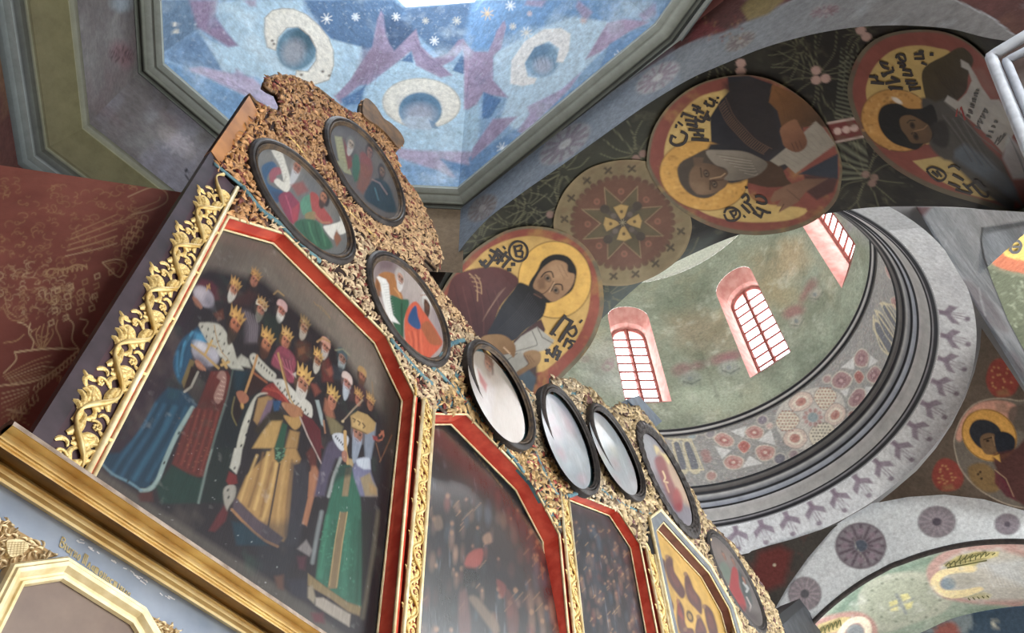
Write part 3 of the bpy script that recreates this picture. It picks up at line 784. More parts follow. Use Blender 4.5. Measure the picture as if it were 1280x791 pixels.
    p.poly(B(250, 610, 350, 620, 590, 625, 590, 690, 470, 680, 440, 655, 510, 735, 460, 725, 380, 690, 260, 650), '#b3a3bd', soft=2)
    p.poly(B(240, 670, 420, 700, 480, 740, 590, 700, 590, 800, 250, 800), '#7fa8cf', soft=2)
    p.poly(B(430, 655, 590, 690, 590, 730, 500, 740), '#5f8bb8', soft=2)
    # right angel
    p.poly(C(120, 220, 330, 110, 450, 70, 600, 90, 600, 180, 470, 310, 300, 460, 220, 540, 150, 490, 180, 400, 120, 330), '#c3dbe8', soft=2)
    p.poly(C(0, 180, 45, 215, 100, 215, 110, 190, 160, 90, 172, 110, 150, 200, 120, 230, 120, 330, 180, 400, 110, 390, 80, 380, 20, 450, 0, 450), '#b096b2', soft=1.4)
    for k in range(5): p.line(C(10, 230 + k * 30, 70, 260 + k * 22, 150, 390 - k * 6), 1, '#8a6f8c', .5)
    p.poly(C(590, 95, 660, 78, 770, 90, 680, 130, 560, 215, 500, 245, 540, 180), '#b59bb8', soft=1.5)
    p.poly(C(600, 180, 760, 95, 850, 0, 870, 20, 800, 150, 300, 500, 260, 560, 30, 750, 20, 650, 220, 530, 300, 480, 560, 280), '#6d97c2', soft=1.5)
    p.poly(C(480, 300, 440, 360, 300, 500, 260, 565, 220, 540, 270, 470, 260, 440, 400, 370), '#b9a6c4', soft=1.5)
    p.poly(C(220, 480, 130, 570, 30, 660, 36, 610, 120, 490), '#ab93b0', soft=1.5)
    p.poly(C(80, 380, 150, 410, 100, 490, 75, 480), '#4f7eb2', soft=1.2)
    p.poly(C(260, 0, 340, 0, 320, 30, 250, 20), '#b096b2', a=.8, soft=2); p.poly(C(470, 0, 530, 50, 500, 90, 460, 30), '#b096b2', a=.8, soft=2)
    p.poly(C(640, 0, 780, 0, 770, 80, 660, 75), '#bcd3e2', a=.7, soft=3); p.poly(C(720, 60, 790, 10, 790, 60, 740, 90), '#b49fc0', a=.8, soft=2)
    p.blend(2.6, '#dcebf2', .58, .85, .45, 43); p.blend(3.5, '#54789c', .6, .85, .35, 47); p.mottle(11, .22, 49); p.blend(30, '#e8f0f4', .62, .9, .35, 44); p.C[:] = p.C * .93 + hx('#c6d4de') * .07
    # haloes and lost faces
    G = '#e9e2d2'
    h1 = A(695, 110, 740, 65, 800, 52, 870, 55, 950, 90, 1030, 160, 1085, 230, 1115, 310, 1118, 400, 1090, 490, 1000, 520, 940, 505, 880, 480, 890, 435, 960, 440, 1010, 370, 1012, 300, 970, 220, 900, 165, 830, 170, 775, 230, 760, 310, 710, 290, 692, 200)
    p.ell(A(890, 300)[0], 25, 27, 20, '#6a8ea2', 1, 2); p.ell(A(930, 240)[0], 16, 14, 40, '#3f6070', .8, 4); p.ell(A(870, 320)[0], 14, 16, 20, '#a7a6ac', .8, 5)
    p.poly(h1, G, soft=1); p.line(h1 + h1[:1], 1.2, '#a59681', .7)
    h3 = C(190, 345, 195, 250, 250, 170, 330, 120, 400, 115, 440, 140, 432, 210, 408, 258, 380, 255, 392, 200, 350, 170, 290, 195, 250, 260, 262, 315, 300, 322, 290, 345, 240, 355)
    p.ell(C(320, 245)[0], 22, 22, 0, '#8caec6', 1, 2); p.ell(C(310, 215)[0], 16, 8, -25, '#5f86a8', .7, 3); p.ell(C(325, 270)[0], 11, 10, 0, '#c9c6d2', .7, 4)
    for k in range(6): p.line(C(275 + k * 18, 225, 290 + k * 17, 260 + k % 2 * 20), 1, '#5d7894', .6)
    p.poly(h3, '#f4eee6', soft=1)
    p.ell(B(352, 425)[0], 48.5, 31, 3, G, 1, 1); p.ell(B(352, 425)[0], 49, 31.5, 3, '#b5a78f', .6, .7, inner=.965)
    p.ell(B(347, 455)[0], 27, 22.5, 0, '#6f95b0', 1, 1.2); p.ell(B(345, 425)[0], 22, 11, 0, '#48718f', .6, 4); p.ell(B(345, 470)[0], 19, 13, 0, '#b4b3c0', .8, 5)
    p.poly(B(268, 500, 300, 478, 390, 480, 405, 520, 380, 535, 300, 530), '#b9c6d2', soft=1.5); p.poly(B(380, 490, 400, 500, 425, 530, 395, 528), '#5f86a8', a=.7)
    for x, y in A(740, 250, 750, 270, 1050, 440, 1090, 465, 920, 460): p.ell((x, y), 1.8, 1.6, 0, '#5a4c3e', .8)
    for q, c in ((A(140, 150)[0], '#dcd6c6'), (A(140, 195)[0], '#dcd6c6'), (A(1075, 115)[0], '#efece4'), (A(1255, 105)[0], '#dfe2e2')): star(p, *q, 7 if c == '#efece4' else 5, c)
    for q in B(80, 68, 248, 70, 370, 85, 498, 85, 405, 168): pass
    for x, y, r, c in ((444, 21, 4, '#d5dde2'), (495, 21, 5, '#e6e9ea'), (532, 26, 4, '#b9b7ae'), (571, 26, 5, '#c5c3ba'), (543, 51, 5.5, '#eef0f0'), (609, 17, 8, '#e2c49a'), (638, 7, 6, '#e9ebea'), (641, 33, 4, '#e5dccb'), (658, 41, 7, '#f0ebdf'), (662, 17, 3, '#d9c4c4'), (729, 26, 4, '#dcc6c0'), (775, 70, 7, '#f0f2f2'), (628, 185, 7, '#eef2f2')): star(p, x, y, r, c, 4, 1.3)
for i, (V, F) in FACETS.items():
    p = Paint(V, '#8fb3d2')
    if i in (0, 1, 2, 3, 4): seraphim(p)
    else: p.blend(1.2, '#c3d6e4', .4, .7, .8, 43); p.blend(1.5, '#a08ba8', .6, .8, .6, 45)
    o = mesh('vault_facet', V, F, FRESCO, vault, C=p.C, label={1: 'blue vault facet with a worn seraph whose halo is cut by the gold volute', 2: 'blue vault facet with the middle seraph and round cream halo', 3: 'blue vault facet with a tilted seraph above the long cornice'}.get(i))

# ---------------- wall over the west arch (grey band with rosettes)
p = Paint(WNV, '#4f2c27')
p.blend(1.5, '#3c2622', .4, .7, .8, 51); p.blend(3.0, '#6d4a32', .55, .8, .6, 52)
up = [(555, 262), (590, 236), (700, 156), (850, 60), (905, 34), (960, 12), (1010, -6), (1060, -18), (1130, -20), (1190, -2), (1240, 22), (1300, 70)]
lo = [(1300, 120), (1250, 62), (1180, 42), (1100, 40), (1030, 50), (960, 68), (900, 92), (800, 145), (700, 220), (600, 295), (540, 380), (500, 420), (500, 300)]
p.poly(up + lo, '#76797c', soft=1.4, col2='#5d5a57', g=((780, 120), (1100, 10))); p.poly([(560, 360), (560, 258), (840, 62), (850, 100)], '#7d8794', a=.45, soft=6)
p.line(up, 2, '#8a8d8e', .6); 
def rosette(p, x, y, rx, ry, ang, c1, c2, c3, n=12, a=.62):
    p.ell((x, y), rx, ry, ang, c1, a, 1.2); ca, sa = math.cos(math.radians(ang)), math.sin(math.radians(ang))
    for k in range(n):
        t = 2 * math.pi * k / n
        q = lambda f: (x + f * (rx * math.cos(t) * ca - ry * math.sin(t) * sa), y + f * (rx * math.cos(t) * sa + ry * math.sin(t) * ca))
        p.line([q(.32), q(.88)], max(1.2, rx * .11), c2, a); 
    p.ell((x, y), rx * .25, ry * .25, ang, c3, a, 1)
rosette(p, 822, 97, 31, 14, -33, '#a59d97', '#7f6772', '#b4aca4'); rosette(p, 706, 180, 38, 17, -37, '#99928c', '#76616d', '#b4aca4'); rosette(p, 603, 260, 22, 13, -42, '#857a72', '#6d5a55', '#9a8f84', a=.7)
rosette(p, 925, 52, 21, 9, -28, '#746d63', '#5c4a47', '#857c72', a=.7); rosette(p, 1031, 14, 20, 8, -12, '#6c6663', '#5d3f42', '#76605e', a=.75)
p.poly([(868, 48), (905, 40), (960, 14), (1000, -5), (900, -10), (880, 0)], '#4e2f2a', soft=2); p.poly([(926, 10), (940, -5), (985, -5), (960, 18), (935, 26)], '#6d5c34', soft=2); p.poly([(862, 52), (870, 20), (905, 38)], '#6b2f2e', a=.8, soft=3)
for k in range(40): p.ell((RN.uniform(868, 930), RN.uniform(20, 52)), 2, 1.4, 0, RN.choice(('#7d5a3a', '#3a2a20', '#6b3a30')), .6)
p.mottle(6, .15, 55); p.blend(4, '#93979a', .6, .85, .3, 56)
o = mesh('wall_arch', WNV, WNF, FRESCO, C=p.C); struct(o, 'grey arch band with faded rosettes below the vault cornice')

# ---------------- soffit of the west arch
p = Paint(SOFV, '#1f1d1a')
p.poly([(540, 420), (560, 330), (700, 200), (860, 90), (900, 110), (800, 340), (700, 470)], '#2f3125', soft=20); p.blend(1.4, '#171614', .45, .7, .6, 61); p.blend(2.2, '#4a4a3a', .55, .8, .4, 62)
p.poly([(690, 400), (740, 380), (800, 330), (900, 290), (880, 320), (800, 370), (690, 480)], '#4b5350', a=.8, soft=10)
p.poly([(1190, 60), (1230, 80), (1300, 180), (1300, 300), (1240, 260), (1200, 180)], '#6f6a66', soft=14)
LV = '#6b6a4e'
def fan(cx, cy, r0, r1, a0, a1, n, col=LV, a=.55, w=1.3):
    for k in range(n):
        t = a0 + (a1 - a0) * k / max(1, n - 1) + RN.uniform(-.08, .08)
        x0, y0 = cx + r0 * math.cos(t), cy + r0 * math.sin(t); x1, y1 = cx + r1 * math.cos(t), cy + r1 * math.sin(t); m = RN.uniform(-.2, .2) * r1
        p.line([(x0, y0), ((x0 + x1) / 2 - m * math.sin(t), (y0 + y1) / 2 + m * math.cos(t)), (x1, y1)], w, col, a, .6, 4)
        if k % 4 == 1: p.line([((x0 + x1) / 2, (y0 + y1) / 2), (x1 + RN.uniform(-12, 12), y1 + RN.uniform(-10, 10))], .8, col, a * .7, .6)
for cx, cy, r in ((1023, 95, 60), (890, 75, 30), (1082, 222, 48), (1075, 160, 26), (795, 195, 45), (705, 215, 36), (850, 330, 40), (1078, 40, 24), (1000, 60, 40), (640, 285, 40), (600, 300, 30), (760, 370, 40), (700, 260, 40), (660, 260, 30)):
    fan(cx, cy, 6, r, RN.uniform(0, 1), RN.uniform(5, 6.2), 13)
for k in range(16): p.line([(1052 + k * 2.2, 150 - 90 + k % 3 * 8), (1046 + k * 2.5, 130), (1044 + k * 2.4, 152)], .8, '#8a8f74', .45, .6, 3); p.line([(1044 + k * 2.4, 178), (1048 + k * 2.4, 200), (1052 + k * 2 , 225)], .8, '#8a8f74', .5, .6, 3)
p.poly([(1034, 153), (1072, 146), (1080, 170), (1042, 180)], '#6a2c2a', soft=1); p.line([(1035, 154), (1074, 147)], 3, '#a8948a'); p.line([(1042, 178), (1082, 170)], 3, '#a8948a')
for x, y in ((1047, 164), (1058, 162), (1068, 160)): p.ell((x, y), 5, 4.6, 0, '#b59a90')
for x, y in ((1020, 88), (1020, 100), (1032, 98), (926, 79), (926, 89), (1076, 38), (1083, 46)): p.ell((x, y), 6.2, 5.6, 0, '#a8887e', .95)
for x, y in ((1082, 218), (1093, 222), (1090, 229), (795, 198), (804, 192), (699, 265), (688, 268), (842, 290), (850, 284), (835, 294)): p.ell((x, y), 5, 4.5, 0, '#86695f', .8)
p.blend(9, '#57543f', .62, .85, .5, 66)
F = gridF(GR, GC_); o = mesh('ceiling_arch', SOFV, F, SATIN, C=p.C); struct(o, 'dark arch soffit with pale vine tracery carrying the apostle medallions'); ARCH = o
# thickness of the arch on the dome side and its foot
Ff = resamp(FC, 240); V = np.concatenate([Ff, Ff + np.array((0, 0, 1.0)) * (12.3 - Ff[:, 2])[:, None]])
p = Paint(V, '#8f938c'); o = mesh('wall_arch_east', V, gridF(2, 240), FRESCO, C=p.C); struct(o, 'grey dome side of the transverse arch')

def ring_pts(c, rx, ry, ang, n=60):
    a = math.radians(ang); return [(c[0] + rx * math.cos(t) * math.cos(a) - ry * math.sin(t) * math.sin(a), c[1] + rx * math.cos(t) * math.sin(a) + ry * math.sin(t) * math.cos(a)) for t in np.linspace(0, 2 * math.pi, n, endpoint=False)]
INK = mat_plain('black_lettering', '#2a2320', .6)
LETTER = 1.1
# --- geometric medallion
q = zp(680, 190, 4.394)
mo = smooth(q(55, 350, 120, 200, 260, 80, 470, 38, 660, 80, 770, 190, 800, 330, 810, 430, 760, 560, 640, 660, 500, 720, 370, 732, 200, 700, 100, 580, 60, 460), True, 6)
def pm(p):
    p.blend(3, '#6f5f42', .45, .75, .7, 71); c = q(432, 388)[0]
    p.ell(c, 88, 79, -18, '#8d7c58', .5, 1, inner=.965)
    for k in range(40):
        t = 6.283 * k / 40; p.ell((c[0] + 62 * math.cos(t), c[1] + 56 * math.sin(t)), 4.2, 4, 0, '#512a25', .95)
    p.ell(c, 61, 55, 0, '#5d3129', 1, 1.5); p.blend(8, '#6b4635', .55, .8, .4, 73)
    for k in range(8):
        t = 6.283 * k / 8 + .35; t1 = t + .39; t0 = t - .39; R = lambda f, a_: (c[0] + f * 56 * math.cos(a_), c[1] + f * 50 * math.sin(a_))
        p.poly([R(.95, t), R(.45, t0), R(.3, t), R(.45, t1)], '#48442c', .9); p.line([R(.5, t0), R(.97, t), R(.5, t1)], 1.2, '#8b7a55', .75); p.ell(R(.78, t1), 4, 4, 0, '#8c5442', .8); p.ell(R(.78, t1), 2, 2, 0, '#5c3a2e', .8)
    p.ell(c, 26, 23, 0, '#3f3a2a', 1, 2)
    for k in range(4):
        t = k * 1.571 - .1; p.poly([c, (c[0] + 23 * math.cos(t - .42), c[1] + 22 * math.sin(t - .42)), (c[0] + 24 * math.cos(t), c[1] + 23 * math.sin(t)), (c[0] + 23 * math.cos(t + .42), c[1] + 22 * math.sin(t + .42))], '#ab8a44', 1); p.ell((c[0] + 15 * math.cos(t), c[1] + 14 * math.sin(t)), 2, 2, 0, '#4c3a22')
        t += .785; e = (c[0] + 29 * math.cos(t), c[1] + 27 * math.sin(t)); p.line([c, e], 6, '#3a3236', 1); p.ell(e, 6, 5.6, 0, '#2c2428'); p.ell(((c[0] + e[0]) / 2, (c[1] + e[1]) / 2), 3.5, 3.3, 0, '#5c5450')
    p.ell(c, 5, 5, 0, '#292729'); star(p, *c, 4, '#8d8468', 4, .8)
    for x, y in q(482, 92, 352, 102, 236, 156, 150, 253, 112, 368, 752, 435, 695, 525, 612, 612, 503, 670, 382, 682):
        p.line([(x - 4, y - 3), (x + 4, y + 3)], 2.6, '#2f2620'); p.line([(x - 3.4, y + 3.4), (x + 3.4, y - 3.4)], 2.6, '#2f2620')
    p.C[:] = p.C * .75 + hx('#6d6145') * .25; p.mottle(5, .15, 75)
patch('medallion', SOF, mo, SATIN, ARCH, '#7a6b49', 1.4, .012, pm, 'round ornamental medallion of crosses and an eight pointed star on the dark arch', center=q(432, 388)[0])

def shade(p, pts, c1, c2, g0, g1, **k): p.poly(pts, c1, col2=c2, g=(g0, g1), **k)
# --- first apostle (beard and book)
q = zp(540, 280, 3.955)
mo = smooth(q(20, 400, 60, 300, 120, 215, 200, 130, 320, 50, 420, 12, 520, 6, 640, 30, 740, 90, 800, 165, 832, 250, 846, 360, 838, 450, 800, 560, 745, 645, 660, 735, 560, 830, 400, 900, 250, 880, 100, 760, 20, 560), True, 6)
def pp(p):
    p.blend(4, '#5a5340', .4, .7, .6, 81)
    c = q(440, 430)[0]; ii = mo + (np.array(c) - mo) * .045; p.poly(ii, '#8a4334', soft=1.2); p.blend(5, '#a05a3e', .58, .85, .4, 82)
    f = smooth(q(95, 300, 200, 195, 270, 128, 370, 80, 470, 60, 560, 68, 660, 105, 740, 175, 780, 290, 772, 430, 720, 560, 650, 645, 560, 722, 505, 740, 420, 820, 250, 800, 130, 600, 80, 420), True, 5)
    p.poly(f, '#c29b4a', soft=1); p.blend(6, '#a98138', .5, .8, .6, 83)
    shade(p, q(112, 258, 200, 222, 330, 213, 430, 272, 400, 330, 330, 420, 290, 560, 250, 640, 100, 620, 70, 420, 82, 320), '#5a3230', '#432a2c', *q(200, 240, 250, 560), sm=4)
    p.poly(q(540, 470, 560, 520, 545, 560, 420, 620, 400, 580, 500, 490), '#452b2a')
    p.poly(q(400, 590, 520, 640, 520, 791, 250, 791, 300, 600), '#4a3a35', soft=2)
    p.line(q(185, 245, 220, 290, 225, 380), 1.3, '#b08a60', .8, .6, 4); p.line(q(215, 250, 240, 290, 245, 345), 1.3, '#b08a60', .8, .6, 4)
    for k in range(4): p.line(q(190 + k * 9, 262 + k * 22, 238, 268 + k * 24), 1, '#b08a60', .7)
    for k in range(6): p.line(q(110 + k * 40, 300 + k * 6, 140 + k * 38, 420, 180 + k * 25, 540), 1, '#6d4340' if k % 2 else '#3a2226', .5, .8, 4)
    for k in range(8): p.line(q(250 + k * 4, 480 - k * 8, 330 + k * 5, 340 - k * 4), .7, '#8a6a58', .35)
    # halo, hair, face
    p.ell(q(607, 275)[0], 46, 48.5, -8, '#5d4424', 1, .9); p.ell(q(607, 275)[0], 45, 47.5, -8, '#d9a83c', 1, .9); p.blend(5, '#b98528', .55, .8, .0, 84)
    for k in range(60):
        t = RN.uniform(0, 6.28); r = RN.uniform(.62, .97); p.ell((q(607, 275)[0][0] + 45 * r * math.cos(t), q(607, 275)[0][1] + 47 * r * math.sin(t)), RN.uniform(1, 3), RN.uniform(.8, 2), 0, RN.choice(('#e2b652', '#c89636', '#b88430')), .3)
    p.poly(q(478, 300, 520, 230, 545, 180, 600, 150, 670, 160, 712, 215, 712, 270, 690, 330, 630, 370, 560, 390, 500, 340), '#201e1d', sm=4)
    shade(p, q(500, 300, 530, 240, 560, 205, 610, 178, 665, 195, 672, 235, 705, 250, 695, 300, 660, 345, 600, 385, 550, 352, 515, 330), '#8f6a48', '#a27c56', *q(520, 320, 680, 220), sm=4)
    p.poly(q(575, 215, 640, 195, 655, 250, 600, 270), '#ab8660', a=.6, soft=3, sm=3); p.poly(q(520, 280, 560, 250, 560, 320, 530, 320), '#6b4c34', a=.7, soft=2)
    for (x, y, an) in ((572, 268, 52), (612, 327, 52)):
        a_, b_ = q(x, y)[0]; p.ell((a_, b_), 5.6, 3.8, an, '#5a4230', .8); p.ell((a_, b_), 3.4, 2.0, an, '#8a755e'); p.ell((a_, b_), 2.0, 2.0, 0, '#1b1614')
    p.line(q(540, 262, 560, 240, 590, 236, 600, 262), 1.6, '#2d2019', 1, .6, 3); p.line(q(590, 330, 605, 300, 640, 300, 645, 325), 1.6, '#2d2019', 1, .6, 3)
    p.line(q(600, 285, 588, 310, 560, 338, 545, 345), 1.5, '#5f4430', .9, .6, 3); p.line(q(604, 290, 580, 335), 1.6, '#c09a72', .7)
    p.line(q(640, 200, 670, 260), .8, '#6b4c34', .6); p.line(q(620, 205, 655, 275), .8, '#6b4c34', .5)
    shade(p, q(470, 300, 500, 318, 545, 345, 565, 385, 555, 440, 530, 475, 460, 525, 400, 578, 330, 570, 275, 545, 300, 490, 345, 400, 400, 330, 430, 290), '#1f1d1e', '#2b2e36', *q(520, 320, 320, 560), sm=4)
    p.poly(q(505, 330, 545, 345, 558, 372, 520, 350), '#3a2a22', a=.8); p.line(q(505, 345, 540, 365), 1.4, '#6e4a38', .8)
    for k in range(12): p.line(q(480 + k * 6, 340 + k * 9, 420 + k * 5, 430 + k * 8, 330 + k * 8, 520 + k * 4), .9, '#3b3b40', .5, .6, 4)
    # book and hands
    bk = '#9b978c'
    p.poly(q(405, 590, 440, 555, 520, 508, 605, 575, 570, 620, 450, 650, 410, 665), bk, sm=0); p.line(q(520, 508, 545, 560, 600, 590), 1.2, '#5f5c55'); p.line(q(495, 530, 520, 590, 500, 605, 410, 630), 1.2, '#5f5c55', .9, .6, 3)
    p.poly(q(330, 650, 440, 632, 475, 690, 405, 758, 340, 690), '#8d897e'); p.line(q(345, 690, 420, 640), 1, '#56534c')
    shade(p, q(245, 560, 300, 545, 360, 552, 412, 600, 405, 660, 380, 640, 330, 645, 250, 610), '#8f6d46', '#76542f', *q(280, 550, 380, 650), sm=3); p.line(q(355, 610, 385, 640), 1.4, '#c7a27a')
    shade(p, q(450, 640, 500, 622, 538, 640, 530, 690, 480, 720, 440, 760, 400, 791, 380, 770, 430, 720, 480, 690), '#8f6d46', '#6d4e30', *q(500, 630, 430, 770), sm=3)
    for k in range(3): p.line(q(455 + k * 14, 645 + k * 4, 480 + k * 14, 690 - k * 4), .9, '#5f4228', .8)
    p.poly(q(410, 762, 480, 720, 515, 760, 500, 830, 380, 830), '#44525c', soft=1.5)
    p.C *= .92; p.mottle(7, .14, 86)
PAUL = patch('medallion', SOF, mo, SATIN, ARCH, '#6e644c', 1.3, .02, pp, 'medallion of a dark bearded apostle holding an open book, lowest on the arch', center=q(440, 430)[0])
S = lambda w, *c: (smooth(q(*c), False, 4) if len(c) > 4 else q(*c), w)
e_ = [S(2.6, *sum(([425 + 46 * math.cos(t), 130 + 50 * math.sin(t)] for t in np.linspace(-.6, 5.9, 16)), [])), S(3, 405, 105, 415, 155), S(2.4, 405, 110, 440, 100, 435, 125, 410, 130), S(2.4, 412, 130, 445, 130, 440, 155, 416, 155), S(3, 440, 158),
      S(3.6, 232, 180, 262, 212), S(3.4, 240, 200, 262, 178), S(3.6, 268, 205, 300, 165, 322, 122), S(3.4, 285, 125, 330, 150, 345, 180), S(2.6, 280, 150, 300, 175, 322, 168, 312, 140), S(3, 320, 120, 345, 145), S(3.2, 318, 192, 365, 135), S(3.2, 352, 145, 385, 170), S(3.2, 378, 170, 345, 210), S(2.4, 350, 108, 358, 118), S(4, 398, 195), S(4, 378, 222),
      S(3.8, 585, 540, 655, 448), S(3.2, 650, 455, 690, 478), S(3.8, 690, 475, 625, 575), S(2.4, 590, 530, 606, 545), S(3.2, 640, 560, 665, 520, 705, 500), S(2.6, 665, 525, 690, 550, 712, 530, 705, 505), S(2.2, 738, 470, 728, 482), S(3, 648, 600, 668, 560), S(2.6, 660, 565, 690, 590, 672, 610), S(2.6, 680, 570, 705, 575), S(3.6, 560, 620, 585, 645), S(3, 575, 618, 560, 640), S(3.6, 590, 655, 615, 600), S(3, 600, 610, 632, 630), S(3.6, 630, 625, 610, 668), S(2.6, 598, 640, 625, 650), S(4, 560, 672)]
ribbons('lettering', SOF, e_, INK, PAUL, .026)

# --- second apostle (grey haired, lying across the crown)
mo = smooth([(808, 195), (816, 160), (838, 128), (870, 105), (905, 94), (940, 92), (975, 102), (1010, 126), (1036, 158), (1052, 195), (1053, 222), (1045, 250), (1022, 272), (990, 286), (950, 292), (910, 288), (868, 272), (832, 245), (812, 215)], True, 6)
q = zp(800, 80, 3.764); q2 = zp(920, 80, 3.764)
def ps(p):
    c = (930, 195); p.blend(4, '#5a5340', .4, .7, .6, 91); p.poly(mo + (np.array(c) - mo) * .035, '#86463a', soft=1.2); p.blend(4, '#6e352c', .5, .8, .6, 92)
    p.poly(smooth(q(115, 480, 118, 380, 150, 290, 200, 220, 280, 155, 370, 128, 420, 128, 480, 250, 500, 560, 560, 650, 780, 680, 720, 730, 560, 745, 430, 735, 300, 700, 200, 620, 130, 540), True, 4), '#c8a95c', soft=1); p.blend(6, '#a9863e', .55, .8, .5, 93)
    # robe
    shade(p, q(420, 128, 380, 170, 330, 250, 335, 370, 400, 420, 470, 470, 560, 520) + q2(120, 560, 200, 520, 330, 420, 300, 200, 170, 95, 60, 55, -40, 60), '#23262f', '#2f2d33', (900, 110), (960, 200), sm=0)
    p.poly(q2(-60, 90, 60, 60, 170, 95, 170, 180, 200, 300, 210, 400, 150, 430, 60, 380, -30, 300), '#2c2524', a=.7, soft=4)
    shade(p, q2(170, 95, 260, 130, 350, 190, 420, 260, 440, 300, 380, 290, 300, 300, 280, 260, 215, 300, 195, 220, 155, 180), '#7a4f22', '#4a3522', *q2(200, 130, 380, 280), sm=0)
    for k in range(9): p.line(q2(185 + k * 16, 120 + k * 14, 215 + k * 14, 180 + k * 11, 230 + k * 16, 250 + k * 4), .9, '#5c3a1c', .6, .6, 3)
    p.poly(q2(290, 520, 480, 420, 480, 540, 400, 540, 330, 520), '#2d3440'); p.poly(q2(320, 520, 480, 540, 460, 600, 380, 640, 330, 600), '#4a2e2a', soft=1.5)
    p.poly(q2(-60, 430, 100, 450, 200, 470, 240, 540, 260, 570, 150, 580, 60, 560, 0, 560, -50, 500), '#4b3524', sm=3)
    p.poly(q2(160, 455, 290, 350, 375, 268, 410, 300, 468, 378, 280, 515, 230, 470, 200, 480), '#918a7d'); p.mottle(10, .06, 94)
    for k in range(10): p.line(q2(200 + k * 22, 440 - k * 16, 280 + k * 18, 485 - k * 14), .8, '#7d766a', .5)
    shade(p, q2(210, 300, 275, 260, 300, 290, 335, 360, 320, 400, 280, 415, 230, 390, 215, 350), '#8f6141', '#6d4530', *q2(240, 280, 310, 400), sm=3)
    for k in range(3): p.line(q2(262 + k * 18, 372 - k * 4, 275 + k * 18, 405 - k * 5), .9, '#4f3222', .9)
    shade(p, q2(160, 640, 180, 600, 240, 570, 330, 540, 430, 540, 330, 600, 290, 650, 200, 700, 215, 670, 190, 670, 210, 640, 170, 650), '#86624a', '#6a4c3a', *q2(200, 620, 400, 545))
    p.line(q2(205, 690, 225, 660), 1, '#4f3222'); p.line(q2(240, 590, 300, 640), 1, '#5c4030', .7)
    # inscription hem
    hp = smooth(q(385, 170, 420, 250, 470, 310, 530, 370) + q2(150, 410), False, 8)
    for k in range(2, len(hp) - 1): p.line([hp[k] + (-4, 3), hp[k] + (2, -3)], 1.2, '#6f5340', .8); 
    p.line(hp + np.array((5, -3)), 1, '#6f5340', .7); p.line(hp + np.array((-5, 4)), 1, '#6f5340', .7)
    # halo and head
    hc = q(300, 525)[0]
    p.ell(hc, 56, 43.5, 12, '#6b4a20', 1, .9); p.ell(hc, 55, 42.5, 12, '#cf9a35', 1, .9)
    for k in range(150):
        t = RN.uniform(0, 6.28); r = RN.uniform(.6, .98); p.ell((hc[0] + 55 * r * math.cos(t), hc[1] + 42 * r * math.sin(t)), RN.uniform(1, 3), RN.uniform(.8, 2), 0, RN.choice(('#dfae4a', '#a8762a', '#8d5f22', '#e2b658')), .35)
    p.poly(q(330, 375, 500, 400, 560, 480, 500, 545, 400, 560, 330, 480), '#2a2a30', soft=2, sm=3)
    p.poly(q(175, 500, 195, 460, 250, 430, 320, 400, 370, 440, 420, 520, 380, 590, 320, 630, 250, 620, 195, 570), '#4c4238', sm=4)
    shade(p, q(235, 510, 270, 470, 330, 470, 400, 500, 415, 530, 400, 580, 330, 612, 270, 610, 235, 570), '#7d6248', '#5e4836', *q(280, 570, 390, 500), sm=4)
    p.poly(q(240, 560, 300, 560, 330, 600, 270, 608), '#8f7356', a=.7, soft=3)
    for x, y in ((312, 515), (350, 565)):
        a_, b_ = q(x, y)[0]; p.ell((a_, b_), 5.2, 3.8, 70, '#3a2a20', .9); p.ell((a_, b_), 2.6, 1.8, 60, '#8a7660'); p.ell((a_, b_), 1.5, 1.5, 0, '#18120f')
    p.line(q(285, 490, 290, 530), 1.5, '#2a1f18', .9); p.line(q(330, 550, 330, 590), 1.5, '#2a1f18', .9); p.line(q(330, 540, 380, 530, 400, 515), 1.5, '#b09068', .8); p.line(q(335, 548, 390, 545), 1.3, '#453020', .8)
    shade(p, q(310, 410, 390, 405, 480, 410, 540, 430, 600, 470, 560, 520, 500, 540, 430, 550, 395, 540, 415, 515, 400, 490, 350, 470), '#8f8678', '#6c6459', *q(400, 420, 470, 540), sm=4)
    for k in range(12): p.line(q(360 + k * 12, 425 + k * 8, 430 + k * 10, 435 + k * 8, 520 + k * 3, 450 + k * 6), .8, '#b0a899' if k % 2 else '#5c554b', .5, .6, 3)
    p.poly(q(250, 440, 300, 440, 290, 480, 255, 480), '#6b5440', a=.8)
    p.C *= .86; p.mottle(6, .12, 95)
SIM = patch('medallion', SOF, mo, SATIN, ARCH, '#6e644c', 1.3, .024, ps, 'medallion of a grey bearded apostle with a white sheet at the crown of the arch')
S = lambda w, *c: (smooth(q(*c), False, 4) if len(c) > 4 else q(*c), w)
S2 = lambda w, *c: (smooth(q2(*c), False, 4) if len(c) > 4 else q2(*c), w)
